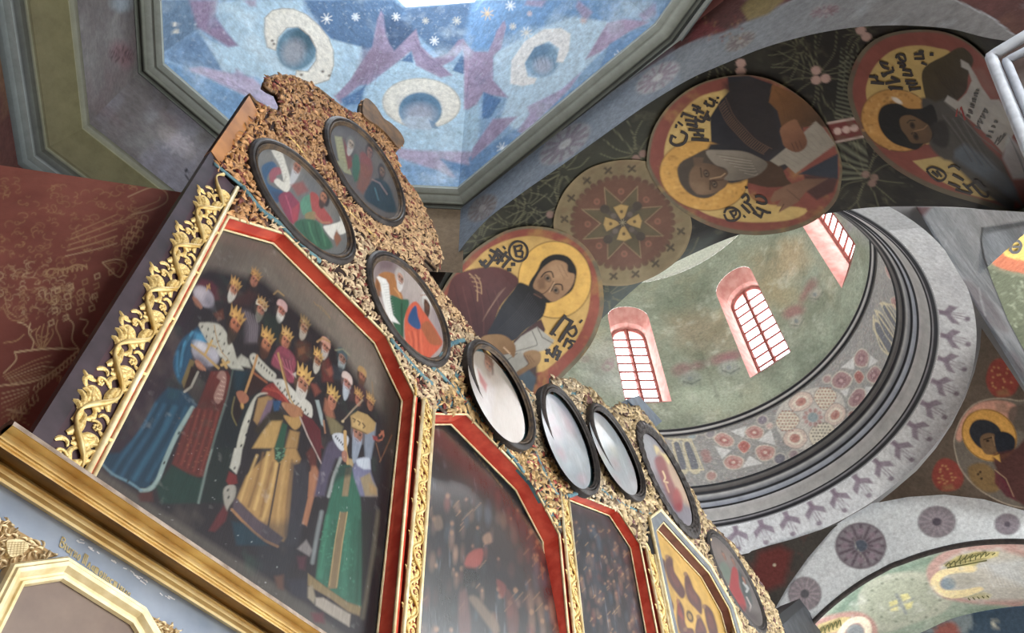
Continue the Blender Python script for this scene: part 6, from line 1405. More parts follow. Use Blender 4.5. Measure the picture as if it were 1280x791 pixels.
    p.poly(q4(95, 420, 130, 380, 260, 370, 400, 220, 500, 60, 560, -60, 660, -170, 800, -140, 900, -30, 860, 40, 760, 180, 640, 430, 560, 620, 480, 660, 360, 640, 220, 550), '#0a2433', .42, 4)
    p.line(q4(860, 0, 740, 200, 640, 420, 570, 600, 500, 670, 440, 680), 5.5, '#7f958f', .95, 1, 4); p.line(q4(440, 680, 340, 610, 200, 540, 90, 430), 3, '#5f8490', .8, 1, 4)
    for x, y in q4(748, 205, 628, 450, 520, 620, 330, 600): p.ell((x, y), 1.2, 2.2, 30, '#15181a', .9, .5)
    # tunic
    shade(p, q3(1010, 420, 1150, 420, 1190, 500, 1180, 800, 860, 800, 960, 560), '#5c1f18', '#4a1c17', *q3(1100, 420, 1000, 800))
    p.poly(q4(870, 0, 1100, 0, 1060, 160, 960, 560, 870, 580, 690, 460, 780, 200), '#59211a', 1, 1.5)
    for k in range(8): p.line(q4(890 + k * 26, 10 + k * 3, 820 + k * 28, 240, 740 + k * 26, 450 + k * 14), 1.6, '#7d3626' if k % 2 else '#3c130f', .6, 1, 3)
    for k in range(40): p.ell(q4(RN.uniform(740, 1040), RN.uniform(60, 500))[0], 1.2, .8, 0, '#8f5a34', .4, .5)
    p.poly(q4(560, 640, 690, 470, 830, 540, 960, 590, 920, 780, 600, 790), '#123028', 1, 2); p.blend(9, '#2e5a48', .62, .85, .25, 214)
    p.poly(q4(410, 720, 440, 690, 530, 690, 540, 770, 430, 770), '#4a201a', .95, 2)
    p.poly(q4(1140, -40, 1190, -40, 1190, 500, 1130, 780, 900, 780, 960, 600, 1050, 250), '#16211f', 1, 2); p.line(q4(1130, -30, 1060, 200, 980, 480, 910, 780), 2.6, '#6d7f76', .85, 1)
    # ermine collar, arm, orb
    p.poly(q3(910, 40, 960, 20, 1040, 25, 1110, 60, 1190, 200, 1230, 330, 1290, 430, 1180, 400, 1070, 280, 990, 190), '#a8a595', 1, 1, sm=3)
    for k in range(16): x, y = q3(940 + (k % 4) * 40 + k * 9, 55 + k * 20)[0]; p.ell((x, y), .9, 1.9, RN.uniform(0, 60), '#1c1a18', .9, .5)
    p.line(q3(1040, 40, 1060, 150, 1100, 260, 1150, 320), 1.2, '#9a7434', .8, .5, 3)
    p.poly(q3(770, 510, 840, 320, 880, 340, 830, 470, 790, 560), '#6d5a2c', .95, 1); p.poly(q3(850, 380, 930, 400, 850, 560, 800, 590, 790, 570), '#22110f', 1, 1); p.line(q3(905, 430, 850, 550, 795, 590), 3, '#958f80', .9)
    p.ell(q3(965, 280)[0], 19, 12.5, 38, '#8a8790', 1, 1); p.ell(q3(940, 220)[0], 11, 5, 30, '#b9b5b8', .9, 2.5); p.ell(q3(1040, 280)[0], 5, 8, -20, '#a8a4ac', .7, 2.5); p.line(q3(855, 205, 960, 290, 1075, 395), 3, '#a5813a'); p.line(q3(965, 280, 1020, 170), 3, '#b08c42'); p.line(q3(985, 195, 1050, 220), 2.4, '#b08c42'); p.ell(q3(940, 345)[0], 12, 4.4, 38, '#5a5560', .8, 2)
    p.poly(smooth(q3(880, 340, 910, 330, 970, 400, 940, 415, 900, 390), True, 3), '#8f5a40', 1, .8); 
    for k in range(4): p.line(q3(888 + k * 22, 340 + k * 18, 905 + k * 20, 375 + k * 12), 2.4, '#a06a4c', .9, .6)
    head(p, 292, 405, 13, '#a8613c', '#2a1c16', '#3a2c22', '#b98a38', None, .15, 1.45); p.poly(q1(340, 540, 420, 500, 430, 580, 380, 600), '#5a2f1c', .9, 1.5)
    p.poly(smooth(q3(1060, 470, 1090, 420, 1130, 430, 1140, 500, 1110, 640, 1070, 690, 1035, 640, 1060, 560, 1090, 500), True, 4), '#8a6458', 1, .9)
    for k in range(6): p.line(q3(1050 + k * 12, 640 - k * 34, 1110 + k * 4, 650 - k * 34), 1, '#c0a08c', .7, .5)
    for a_ in (q3(1110, 330, 1140, 390), q3(1100, 370, 1160, 345)): p.line(a_, 3.4, '#b08c48')
    # ---- king behind with the sceptre
    head(p, 331, 430, 12, '#a5643f', '#2f2018', '#4a2a1c', '#b58838', None, .15, 1.1)
    p.poly(q5(270, 140, 400, 150, 440, 200, 520, 250, 600, 250, 500, 330, 440, 400, 330, 740, 300, 791, 100, 791, 200, 480, 250, 260), '#141c20', 1, 2); p.poly(q5(280, 150, 390, 160, 330, 330, 290, 300), '#12303c', .8, 3); p.line(q5(270, 150, 230, 350, 160, 580, 100, 790), 2.2, '#46544e', .8)
    p.poly(q5(260, 100, 420, 130, 400, 60, 340, 20), '#a8a595', .9, 1.5)
    p.poly(smooth(q5(410, 30, 450, 10, 500, 60, 580, 140, 630, 190, 600, 240, 540, 220, 460, 140, 420, 80), True, 3), '#aaa696', 1, 1)
    for k in range(8): x, y = q5(440 + k * 22, 50 + k * 20)[0]; p.ell((x, y), .9, 1.8, 20, '#1c1a18', .9, .5)
    p.poly(q5(440, 160, 560, 250, 500, 310, 400, 380, 380, 300), '#2b1512', 1, 1.5); p.line(q5(440, 170, 550, 250), 2.6, '#8a4c2c')
    p.line(q5(470, 30, 440, 140, 370, 340), 3, '#a8793e'); p.poly(smooth(q5(300, 330, 350, 320, 400, 370, 390, 410, 340, 430, 310, 380), True, 3), '#94593c', 1, .8); p.ell(q5(345, 445)[0], 2.4, 3.6, 0, '#b08438')
    p.poly(q5(290, 350, 330, 420, 350, 500, 300, 600, 260, 520), '#1c0f10', 1, 1.5); p.line(q5(285, 370, 262, 500, 300, 600), 2, '#6a6034', .8, .7, 3)
    # ---- second king (ermine and gold)
    p.poly(q5(500, 330, 540, 280, 620, 250, 700, 320, 740, 400, 720, 430, 600, 370, 520, 340), '#7a231d', 1, 1, sm=2)
    for k in range(4): p.line(q5(530 + k * 30, 300 - k * 6, 640 + k * 20, 330 + k * 8, 720, 410), 1.2, '#a84030', .6, .7)
    p.poly(q6(600, 0, 720, 0, 790, 0, 830, 90, 760, 420, 740, 700, 690, 770, 560, 740, 480, 600, 380, 500, 300, 420, 380, 230), '#9a743a', 1, 1.5)
    p.poly(q5(590, 560, 680, 560, 660, 620, 620, 791, 430, 791, 510, 660), '#a5813f', 1, 1.5); p.poly(q5(740, 640, 820, 660, 800, 791, 700, 791), '#94703a', 1, 1.5)
    for x0, y0, x1, y1, x2, y2, w, c_ in ((470, 60, 400, 240, 330, 440, 3, '#bf9a50'), (520, 40, 470, 260, 400, 480, 3, '#6f4f28'), (560, 40, 520, 250, 450, 500, 4, '#c6a054'), (600, 120, 540, 360, 500, 560, 2.5, '#7a5628'), (630, 130, 580, 380, 520, 590, 3.4, '#c09a50'), (700, 120, 660, 400, 640, 640, 4, '#b08a48'), (760, 100, 720, 420, 700, 720, 3, '#6d5030')): p.line(q6(x0, y0, x1, y1, x2, y2), w, c_, .75, 1.4, 4)
    p.line(q6(655, 130, 610, 380, 545, 740), 2.4, '#2b2020', .95)
    p.poly(q6(275, 440, 300, 410, 380, 500, 480, 590, 560, 640, 690, 740, 640, 800, 540, 770, 440, 690, 360, 610, 270, 500), '#4d4048', 1, 1.5); p.line(q6(262, 505, 350, 600, 440, 690, 530, 760, 640, 810), 3.4, '#94683e', .95)
    p.poly(q5(680, 580, 720, 600, 700, 700, 690, 791, 610, 791, 650, 680), '#1d4a36', 1, 1); p.poly(q6(610, 0, 710, 0, 690, 80, 650, 125, 615, 90), '#1c3a2c', 1, 1)
    for k in range(30): p.ell(q6(RN.uniform(620, 700), RN.uniform(0, 90))[0], 1, 1, 0, '#5f9070', .5, .5)
    p.poly(q5(480, 380, 560, 360, 600, 380, 560, 480, 470, 600, 440, 560), '#8c6a3a', 1, 1.2); p.poly(q5(560, 400, 610, 390, 570, 520, 480, 610, 500, 540), '#6b5566', 1, 1.2); p.poly(q5(600, 400, 670, 400, 650, 480, 610, 490), '#1d4266', 1, 1.2)
    p.poly(q5(480, 600, 560, 500, 640, 490, 680, 500, 700, 560, 560, 570, 480, 680, 440, 640), '#2e2618', .9, 2)
    p.poly(smooth(q5(600, 240, 640, 222, 700, 235, 780, 320, 860, 380, 920, 440, 920, 540, 850, 500, 760, 430, 700, 360), True, 3), '#b5b1a4', 1, 1)
    for k in range(14): x, y = q5(640 + k * 19, 260 + k * 18 + (k % 3) * 18)[0]; p.ell((x, y), .9, 1.9, RN.uniform(0, 50), '#1c1a18', .9, .5)
    p.line(q5(640, 10, 690, 200, 740, 380, 800, 480), 1.6, '#a9853f'); p.line(q5(670, 60, 740, 370, 700, 300), 1.3, '#8a6430', .8)
    p.poly(smooth(q5(670, 420, 740, 420, 830, 460, 850, 520, 790, 560, 720, 500), True, 3), '#9a6540', 1, .8); p.poly(smooth(q5(690, 520, 780, 540, 840, 520, 830, 600, 780, 640, 720, 580), True, 3), '#a07a3a', 1, 1)
    p.poly(q5(840, 500, 930, 560, 990, 640, 1000, 760, 1020, 791, 940, 791, 880, 650), '#5f1c20', 1, 1.2); p.line(q5(830, 550, 890, 690, 950, 800), 2, '#9a8a80', .9); p.poly(q7(160, 130, 260, 160, 330, 260, 340, 500, 300, 440, 230, 300), '#541a20', 1, 1.2); p.line(q7(165, 140, 230, 300, 340, 520), 1.8, '#a09086', .9)
    ermine = smooth(q5(500, 335, 560, 340, 470, 370, 430, 500, 390, 640, 350, 791, 300, 791, 340, 620, 400, 460, 450, 370), True, 3); p.poly(ermine, '#a8a493', 1, 1)
    p.poly(q6(285, 0, 350, 0, 330, 130, 300, 215, 245, 160), '#a5a294', 1, 1); p.poly(q6(215, 270, 240, 190, 300, 225, 310, 290, 240, 310), '#6b1d1c', 1, 1.2); p.poly(smooth(q6(190, 370, 220, 310, 290, 310, 290, 400, 240, 480, 215, 520), True, 3), '#8d877a', 1, 1); p.poly(q6(140, 560, 200, 470, 230, 530, 210, 600, 120, 690, 70, 680), '#561d20', 1, 1.5)
    for x, y in q5(400, 570, 340, 770, 380, 680) + q6(285, 165, 235, 405, 230, 345): p.ell((x, y), 1.1, 2.2, 25, '#15181a', .9, .5)
    head(p, 377, 480, 14, '#a5694c', '#4a3626', '#b9b4a8', '#bd9240', None, .1, 1.2); p.poly(q5(760, 180, 790, 165, 790, 210), '#b5aa9c', .9, 1)
    # middle ground folds between the second and third kings
    p.poly(q6(760, 130, 880, 100, 900, 300, 860, 600, 800, 800, 700, 800, 740, 420), '#2e2c33', 1, 3); p.poly(q7(260, 500, 300, 545, 325, 600, 300, 791, 230, 791, 250, 640), '#8a553c', 1, 1.5); p.poly(q6(900, 200, 950, 150, 975, 230, 940, 400, 880, 640, 840, 620, 890, 400), '#94603f', 1, 1.2); p.poly(q7(215, 440, 260, 380, 300, 450, 300, 540, 250, 540), '#54241e', .95, 1.5)
    p.poly(q8(60, 60, 260, 60, 290, 230, 200, 420, 0, 400, 0, 200), '#2a2c33', .5, 6); p.poly(q8(270, 240, 330, 180, 370, 250, 350, 290), '#77706e', .9, 1.5); p.poly(q6(260, 600, 360, 620, 440, 690, 520, 760, 560, 800, 300, 800), '#16303c', 1, 2)
    p.poly(q8(120, 420, 180, 410, 180, 510, 140, 500), '#5a3a2c', .9, 2); p.poly(q8(200, 440, 330, 440, 340, 580, 230, 540), '#26242f', .95, 3); p.poly(q8(270, 290, 330, 290, 320, 380, 280, 370), '#4d2530', .8, 2); p.poly(q8(360, 660, 440, 660, 450, 730, 380, 720), '#5a2028', .9, 2.5)
    p.poly(q7(380, 130, 440, 150, 520, 220, 500, 300, 420, 280), '#6d6240', 1, 1.5); p.poly(q7(290, 0, 320, 0, 350, 120, 360, 220, 340, 200), '#8e9a98', 1, 1); p.line(q7(360, 170, 372, 270), 2, '#94684a')
    # ---- third king (green robe)
    p.poly(q7(370, 420, 400, 350, 450, 320, 520, 350, 520, 480, 460, 480, 400, 640, 370, 791, 280, 791, 330, 560), '#4a4256', 1, 2); p.poly(smooth(q7(430, 290, 490, 270, 560, 300, 560, 360, 520, 420, 470, 380), True, 3), '#b0b3b8', 1, 1)
    for k in range(6): x, y = q7(460 + k * 14, 300 + k * 16)[0]; p.ell((x, y), .9, 1.6, 20, '#2a2a30', .9, .5)
    p.poly(q7(590, 560, 640, 480, 740, 470, 750, 600, 800, 740, 800, 791, 640, 791, 600, 640), '#6a6a88', 1, 1.5); p.poly(q7(620, 490, 740, 460, 745, 570, 690, 570, 640, 540), '#aeb6c0', 1, 1.2); p.poly(q7(700, 200, 790, 190, 780, 320, 750, 480, 700, 470, 690, 300), '#77808e', 1, 1.5)
    p.poly(q7(660, 640, 740, 600, 760, 660, 800, 730, 800, 791, 700, 791), '#8d7a58', 1, 1.5); p.poly(q7(730, 680, 790, 720, 800, 780, 740, 760), '#9a7a48', .9, 1.2)
    gr = q7(470, 540, 580, 530, 610, 640, 660, 791) + q8(690, 0, 700, 300, 690, 620, 600, 590, 520, 540, 470, 500, 390, 440, 410, 260, 450, 60) + q7(440, 680)
    p.poly(gr, '#1f5c46', 1, 1.5)
    for x0, y0, x1, y1, w, c_ in ((470, 30, 420, 420, 5, '#2f7a5c'), (520, 60, 480, 470, 4, '#14422f'), (600, 80, 570, 540, 6, '#2c7056'), (650, 40, 620, 560, 4, '#164a36'), (680, 60, 660, 580, 5, '#153426')): p.line(q8(x0, y0, x1, y1), w, c_, .6, 2.5)
    for k in range(120): p.ell(q8(RN.uniform(420, 640), RN.uniform(40, 520))[0], RN.uniform(.8, 2), RN.uniform(.6, 1.4), 0, RN.choice(('#3f8a68', '#1b5038', '#2f6e54')), .4, .7)
    p.poly(q7(540, 560, 590, 550, 580, 640, 560, 791, 510, 791) , '#7d6a4a', 1, 1); p.poly(q8(550, 0, 600, 0, 570, 180, 530, 500, 470, 500, 520, 180), '#75603f', 1, 1); p.line(q8(552, 0, 520, 180, 480, 480), 1.1, '#a89058', .8); p.line(q8(598, 0, 565, 200, 528, 490), 1.1, '#a89058', .8)
    p.poly(q8(340, 400, 390, 440, 470, 500, 600, 590, 690, 620, 680, 680, 600, 650, 480, 560, 340, 480), '#7a6640', 1, 1.2); p.poly(q8(390, 560, 440, 560, 620, 670, 610, 750, 480, 670, 390, 610), '#94897a', 1, 1.5); p.poly(q8(340, 490, 370, 480, 390, 560, 380, 600, 340, 560), '#8a7d66', .9, 1.5)
    p.line(q7(500, 480, 440, 640, 400, 791), 4, '#8f9490', .9, 1.2); p.line(q8(430, 0, 400, 150, 370, 330), 5, '#767c7c', .8, 1.5); p.line(q8(800, 0, 770, 250, 700, 690), 5, '#5f5846', .8, 2); p.poly(q8(690, 0, 760, 0, 730, 300, 690, 600), '#1c1c18', .85, 2)
    p.poly(q7(470, 560, 500, 540, 600, 530, 590, 620, 500, 640, 440, 690), '#1a2f2c', .8, 3)
    p.line(q7(535, 260, 540, 420, 560, 520), 4, '#b08a4a'); p.poly(smooth(q7(510, 430, 540, 415, 555, 450, 545, 510, 515, 490), True, 3), '#95614c', 1, .8); p.poly(q7(565, 480, 610, 490, 600, 550, 570, 530), '#a58c5c', .9, 1)
    c_ = q7(640, 285)[0]; head(p, c_[0], c_[1], 13, '#a06a54', '#5a5458', '#8893a2', None, None, 0, 2.0)
    p.poly(q7(590, 220, 580, 130, 640, 90, 720, 120, 790, 190, 780, 250, 720, 280, 640, 250), '#a5854a', 1, 1); p.poly(q7(600, 210, 690, 245, 680, 170, 610, 140), '#bd9a58', .8, 1.5)
    for a_ in (q7(600, 150, 620, 160, 610, 180), q7(640, 170, 660, 185, 650, 205), q7(680, 190, 700, 215, 685, 230)): p.line(a_, 1.4, '#3d2a1c', .9)
    p.line(q7(590, 225, 640, 245, 710, 275), 1.6, '#6d4f28'); p.line(q7(680, 0, 600, 80, 520, 170), 1.6, '#a08a70'); p.ell(q7(517, 175)[0], 1.6, 1.6, 0, '#c0a878')
    p.poly(smooth(q7(770, 300, 800, 330, 850, 310, 860, 280, 830, 250, 850, 320, 800, 340), True, 3), '#a85c3c', 1, .8); p.poly(q7(760, 290, 800, 300, 810, 330, 770, 330), '#8a2f2c', 1, 1); p.line(q7(820, 290, 850, 260), 2.4, '#a8603f'); p.line(q7(790, 350, 830, 500), 1, '#8a5a38', .8); p.line(q7(920, 290, 850, 450, 820, 510), 1.2, '#8a5a38', .8)
    p.line(q2(420, 0, 470, 20, 530, 90, 545, 120), 1.2, '#8f7a4c', .6)
    for k in range(6): p.line(q2(410 + k * 24, -20 + k * 24, 420 + k * 24, -8 + k * 24), 1.2, '#8f7440', .6, .5)
    p.C *= .74; p.blend(16, '#d5d2cc', .7, .9, .14, 216); p.blend(4, '#15120f', .6, .9, .25, 217); p.mottle(20, .14, 218)
    for k in range(50):
        t = RN.random(); x, y = RN.uniform(180, 460), RN.uniform(560, 760); p.ell((x, y), .5, RN.uniform(.5, 1.2), 15, '#a8acaa', .5, .3)

HS = 1.0
P1 = [(1.0187, 2.02), (1.0187, 4.049), (1.391, 4.371), (2.385, 4.371), (2.733, 4.076), (2.757, 2.02)]
P2 = [(2.93, 2.02), (2.911, 4.066), (3.30, 4.396), (4.19, 4.372), (4.567, 4.09), (4.56, 2.02)]
P3 = [(4.75, 2.02), (4.74, 4.589), (4.903, 4.776), (5.796, 5.177), (6.184, 5.02), (6.22, 2.02)]
P4 = [(6.60, 2.02), (6.585, 5.42), (6.88, 5.74), (8.05, 5.76), (8.46, 5.50), (8.50, 2.02)]
octagon_icon('octagonal_icon', P1, 'large octagonal icon of crowned kings in ermine and coloured robes', kings, '#6b6257', ICON, RED, ctr=(390, 560))
def dark_icon(seed, hot, sz=.8):
    def f(p):
        p.C[:] = hx('#232428'); p.blend(3, '#3d4048', .45, .75, .6, seed, stretch=(1, 1, .4)); rr = random.Random(seed)
        x0, y0 = np.clip(p.P.min(0), 0, None); x1, y1 = np.clip(p.P.max(0), 0, (1280, 800))
        for k in range(hot[0]):
            x, y = rr.uniform(x0, x1), rr.uniform(hot[1], 800); s = rr.uniform(3, 9) * sz; U, R_ = UR((x, y)); an = math.degrees(math.atan2(-U[1], U[0]))
            c = rr.choice(('#6d3a34', '#4a3230', '#3a4650', '#7a5a48', '#2c3438', '#5c4a44', '#54302c', '#43505c', '#8a6a54'))
            p.ell((x, y), s * rr.uniform(1, 2.4), s * .6, -an, c, rr.uniform(.25, .7), 2)
            if k % 3 == 0: p.ell((x + U[0] * s * 1.6, y + U[1] * s * 1.6), s * .42, s * .5, 0, '#8f6a4c', .75, 1.2)
            if k % 4 == 0: p.line([(x - s, y), (x + s * .4, y - s * 1.6)], 1, '#94744a', .6)
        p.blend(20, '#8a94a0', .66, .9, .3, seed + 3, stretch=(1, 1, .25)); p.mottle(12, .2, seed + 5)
    return f
def crowd2(p):
    dark_icon(231, (170, 625))(p); q = zoom(460, 560, 3.42)
    p.poly(smooth(q(415, 510, 430, 450, 490, 430, 480, 500), True, 3), '#8a3d34', .9, 1.5); p.poly(smooth(q(430, 640, 470, 640, 560, 760, 540, 791, 470, 700), True, 3), '#6b5a4a', .8, 2); p.poly(smooth(q(390, 620, 420, 600, 440, 791, 390, 791), True, 3), '#5c3c3a', .8, 2); p.poly(smooth(q(590, 600, 640, 680, 640, 791, 600, 791), True, 3), '#5a3430', .7, 2); p.poly(smooth(q(550, 560, 590, 590, 580, 640, 560, 620), True, 3), '#6d342e', .8, 1.5)
    p.poly(smooth(q(490, 380, 520, 360, 530, 400, 500, 410), True, 3), '#8a6a54', .8, 1.5); p.poly(smooth(q(280, 300, 310, 290, 320, 340, 290, 350), True, 3), '#6d5a48', .7, 1.5); p.poly(q(400, 500, 470, 520, 480, 560, 400, 610), '#16191c', .9, 3); p.line(q(740, 490, 748, 560), 1.6, '#7a4a2a')
    for k in range(7): p.line(q(455 + k * 18, 20 + k * 22, 465 + k * 18, 34 + k * 22), 1.3, '#8f7440', .8, .5)
octagon_icon('octagonal_icon', P2, 'octagonal icon darkened by smoke with a window sheen across its top', crowd2, '#232428', ICONH, RED, ctr=(612, 890), res=1.7, tilt=.115, depth=.16)
octagon_icon('octagonal_icon', P3, 'narrow octagonal icon of a tiny dark crowd, third in the row', dark_icon(241, (420, 655), .36), '#2b2d31', ICON, RED, ctr=(765, 730), res=1.2)
BROWNR = mat_plain('brown_reveal', '#7a5048', .5, 0, '#5c3a34', 6)
def gold_icon(p):
    p.C[:] = hx('#b48c34'); p.blend(5, '#8a6a28', .45, .75, .6, 251); q = zoom(780, 650, 5.609)
    for pts in (q(300, 250, 340, 270, 350, 350, 390, 420, 430, 500, 410, 550, 360, 500, 310, 420, 290, 330), q(430, 370, 460, 400, 490, 480, 540, 560, 545, 660, 500, 620, 450, 560, 425, 470), q(215, 130, 240, 170, 250, 250, 290, 290, 285, 380, 250, 360, 220, 250), q(250, 420, 290, 420, 320, 520, 350, 600, 340, 640, 300, 600, 265, 520), q(380, 560, 420, 620, 430, 720, 460, 800, 400, 800, 370, 700), q(300, 600, 340, 640, 350, 720, 320, 700), q(520, 670, 560, 720, 580, 800, 500, 800), q(560, 600, 620, 640, 660, 800, 600, 800), q(430, 760, 480, 760, 490, 800, 430, 800)):
        P = smooth(pts, True, 4); p.poly(P, '#4a3036', .95, 1.2); c = P.mean(0); p.poly(c + (P - c) * .5, '#6a3f38', .6, 1.5); p.ell((P[0][0], P[0][1] + 1), 2.4, 2.8, 0, '#7a5a40', .9)
    c = q(462, 675)[0]; p.ell(c, 4, 8, -20, '#3a2c28', .95); p.ell(c, 2, 4, -20, '#94743a', .9); p.poly(q(370, 540, 400, 640, 420, 700, 380, 660), '#8a3c2e', .7, 1.5); p.mottle(14, .2, 253)
t4 = octagon_icon('octagonal_icon', P4, 'octagonal icon of dark figures on gold inside a grey flat frame', gold_icon, '#b48c34', ICON, BROWNR, ctr=(868, 740), res=1.4, yf=2.47)
GREYF = mat_plain('grey_flat_frame', '#6f7377', .5, 0, '#5c6064', 8)
PO4 = [(6.457, 2.02), (6.457, 5.488), (6.846, 5.868), (8.112, 5.89), (8.60, 5.60), (8.66, 2.02)]
Va = np.array(XZ(PO4, 2.455)); Vb = np.array(XZ(P4, 2.455)); n = len(Va)
mesh('frame_face', np.concatenate([Va, Vb, Va + (0, .08, 0)]), [[i, i + 1, n + i + 1, n + i] for i in range(n - 1)] + [[i, i + 1, 2 * n + i + 1, 2 * n + i] for i in range(n - 1)], GREYF, t4)
tube('gilt_fillet', Va, .02, CREAM, t4, seg=6)

# ---- round icons along the crest
OV_ = [  # x, z, rx, rz, label, seed
    (1.4516, 4.8566, .509, .440, 'round icon of two prophets with unrolled scrolls in the left gable'), (1.8738, 6.0207, .50, .557, 'round icon of prophets high in the carved left pediment'),
    (2.5755, 4.9007, .5, .49, 'round icon of a prophet in orange beside one holding a white scroll'), (3.7275, 4.967, .495, .51, 'round icon whose lower half flashes white with window glare'),
    (4.876, 5.390, .52, .60, 'round icon washed pale by glare, above the narrow dark icon'), (5.949, 6.059, .592, .556, 'round icon washed white by glare, just left of the black ruffled frame'),
    (7.48, 6.81, .80, .77, 'round icon in a black ruffled frame with gold and rose colours'), (9.27, 6.354, .86, .64, 'round icon with a red robed figure at the far end of the crest')]
def o1(p):
    q = zoom(260, 190, 6.589); p.C[:] = hx('#6b6a66'); p.poly(q(420, 0, 800, 0, 1100, 400, 1000, 560, 800, 300), '#7d776d', .9, 10); p.poly(q(760, 160, 900, 230, 960, 420, 830, 340), '#5a6068', .6, 8)
    p.poly(smooth(q(440, 130, 480, 90, 540, 80, 570, 140, 500, 180, 490, 250, 560, 300, 620, 330, 570, 420, 500, 320, 460, 220), True, 3), '#1f4f73', 1, 1.2); p.poly(q(520, 320, 620, 340, 600, 400, 560, 400), '#2a3c5c', .9, 2)
    p.poly(smooth(q(505, 180, 540, 130, 600, 130, 610, 170, 560, 200, 570, 230, 520, 250), True, 3), '#9a4a54', 1, 1); p.poly(smooth(q(580, 370, 660, 320, 720, 380, 760, 440, 730, 560, 690, 590, 620, 480), True, 3), '#8a3048', 1, 1.2); p.line(q(640, 360, 680, 470, 700, 560), 1.6, '#c0586c', .7); p.poly(q(690, 470, 750, 420, 740, 560, 700, 590), '#a83a44', .9, 1.2)
    p.poly(smooth(q(525, -10, 600, -10, 640, 90, 680, 230, 670, 310, 630, 325, 545, 250, 575, 215, 620, 240, 590, 110), True, 3), '#d5d0c0', 1, .9); p.line(q(575, 215, 625, 245, 640, 200), 1.4, '#8f8878', .7)
    for k in range(9): p.line(q(560 + k * 10, 20 + k * 28, 600 + k * 7, 10 + k * 28), .7, '#9a9486', .6, .4)
    head(p, *q(725, 130)[0], 10, '#a5684c', '#8a857c', '#c5c5c4', None, None, .1, 1.7)
    p.poly(q(680, 270, 780, 240, 830, 320, 740, 360), '#8f4a40', .9, 2); p.poly(smooth(q(760, 420, 790, 370, 850, 350, 870, 420, 860, 500, 790, 520, 770, 480), True, 3), '#4f8a6c', 1, 1); p.poly(smooth(q(840, 340, 900, 350, 940, 440, 1030, 570, 950, 590, 870, 520), True, 3), '#a8443c', 1, 1.2); p.poly(smooth(q(800, 510, 880, 490, 880, 560, 820, 580), True, 3), '#8f7a4a', 1, 1)
    p.poly(smooth(q(710, 590, 790, 550, 900, 570, 950, 650, 1030, 780, 900, 800, 780, 680), True, 3), '#2f5f42', 1, 1.2)
    for k in range(4): p.line(q(780 + k * 50, 580, 800 + k * 48, 660, 860 + k * 36, 770), 1.6, '#4f8a62' if k % 2 else '#1f4530', .7, 1)
    head(p, *q(960, 390)[0], 9, '#b0704a', '#332a28', '#4a3428', None, None, -.2, 1.1); p.line(q(880, 520, 940, 580, 1000, 580), 2.4, '#a87050')
    p.poly(smooth(q(950, 620, 1000, 600, 1090, 570, 1085, 530, 1150, 590, 1150, 650, 1090, 680, 1050, 660, 1030, 720), True, 3), '#d8d4c6', 1, .9); p.poly(q(1035, 700, 1060, 640, 1100, 720, 1060, 780), '#8a5434', 1, 1.2); star(p, *q(1085, 460)[0], 4, '#c9b49a', 4, .8, .7); p.mottle(20, .12, 301)
def o2(p):
    q = zoom(400, 100, 6.589); q2_ = zoom(420, 200, 6.589); p.C[:] = hx('#5a524d'); p.poly(q(300, 400, 520, 600, 700, 791, 560, 791), '#6f675e', .8, 8); p.poly(q(100, 470, 200, 480, 300, 620, 200, 791, 130, 700), '#3f3a34', .8, 4)
    p.poly(q(120, 460, 180, 470, 215, 640, 260, 780, 200, 760, 150, 640), '#94905f', 1, 1); p.poly(q2_(0, 10, 60, 0, 125, 110, 60, 90), '#8a8a62', 1, 1)
    for k in range(8): p.line(q(140 + k * 8, 500 + k * 30, 185 + k * 8, 500 + k * 30), .7, '#6d6a48', .6, .4)
    p.poly(q(190, 480, 230, 560, 280, 700, 230, 740), '#7a2f28', .95, 1.2); head(p, *q(250, 530)[0], 8, '#a08a70', '#6a665e', '#b0aca0', None); p.poly(smooth(q(280, 620, 320, 640, 330, 791, 270, 791), True, 3), '#275c42', 1, 1.2); p.poly(q2_(130, 0, 210, 20, 200, 170, 150, 180), '#255a40', 1, 1.2)
    p.poly(smooth(q(330, 600, 400, 620, 430, 700, 420, 791, 350, 791), True, 3), '#7d3a34', 1, 1.5); p.poly(q2_(210, 20, 300, 60, 280, 200, 220, 280, 170, 230), '#7a4430', .9, 2); head(p, *q(405, 590)[0], 7.5, '#8a5a48', '#2c2422', None, None); head(p, *q2_(375, 95)[0], 7.5, '#7a5840', '#221c1c', '#2c2624', None)
    p.poly(smooth(q2_(230, 300, 290, 180, 350, 150, 430, 200, 470, 300, 500, 420, 420, 430, 300, 370), True, 3), '#17303a', 1, 1.5); p.line(q2_(300, 160, 360, 190, 420, 280), 2, '#8a6a64', .7); p.line(q2_(320, 230, 350, 330), 1.5, '#3f7078', .7); p.mottle(20, .12, 302)
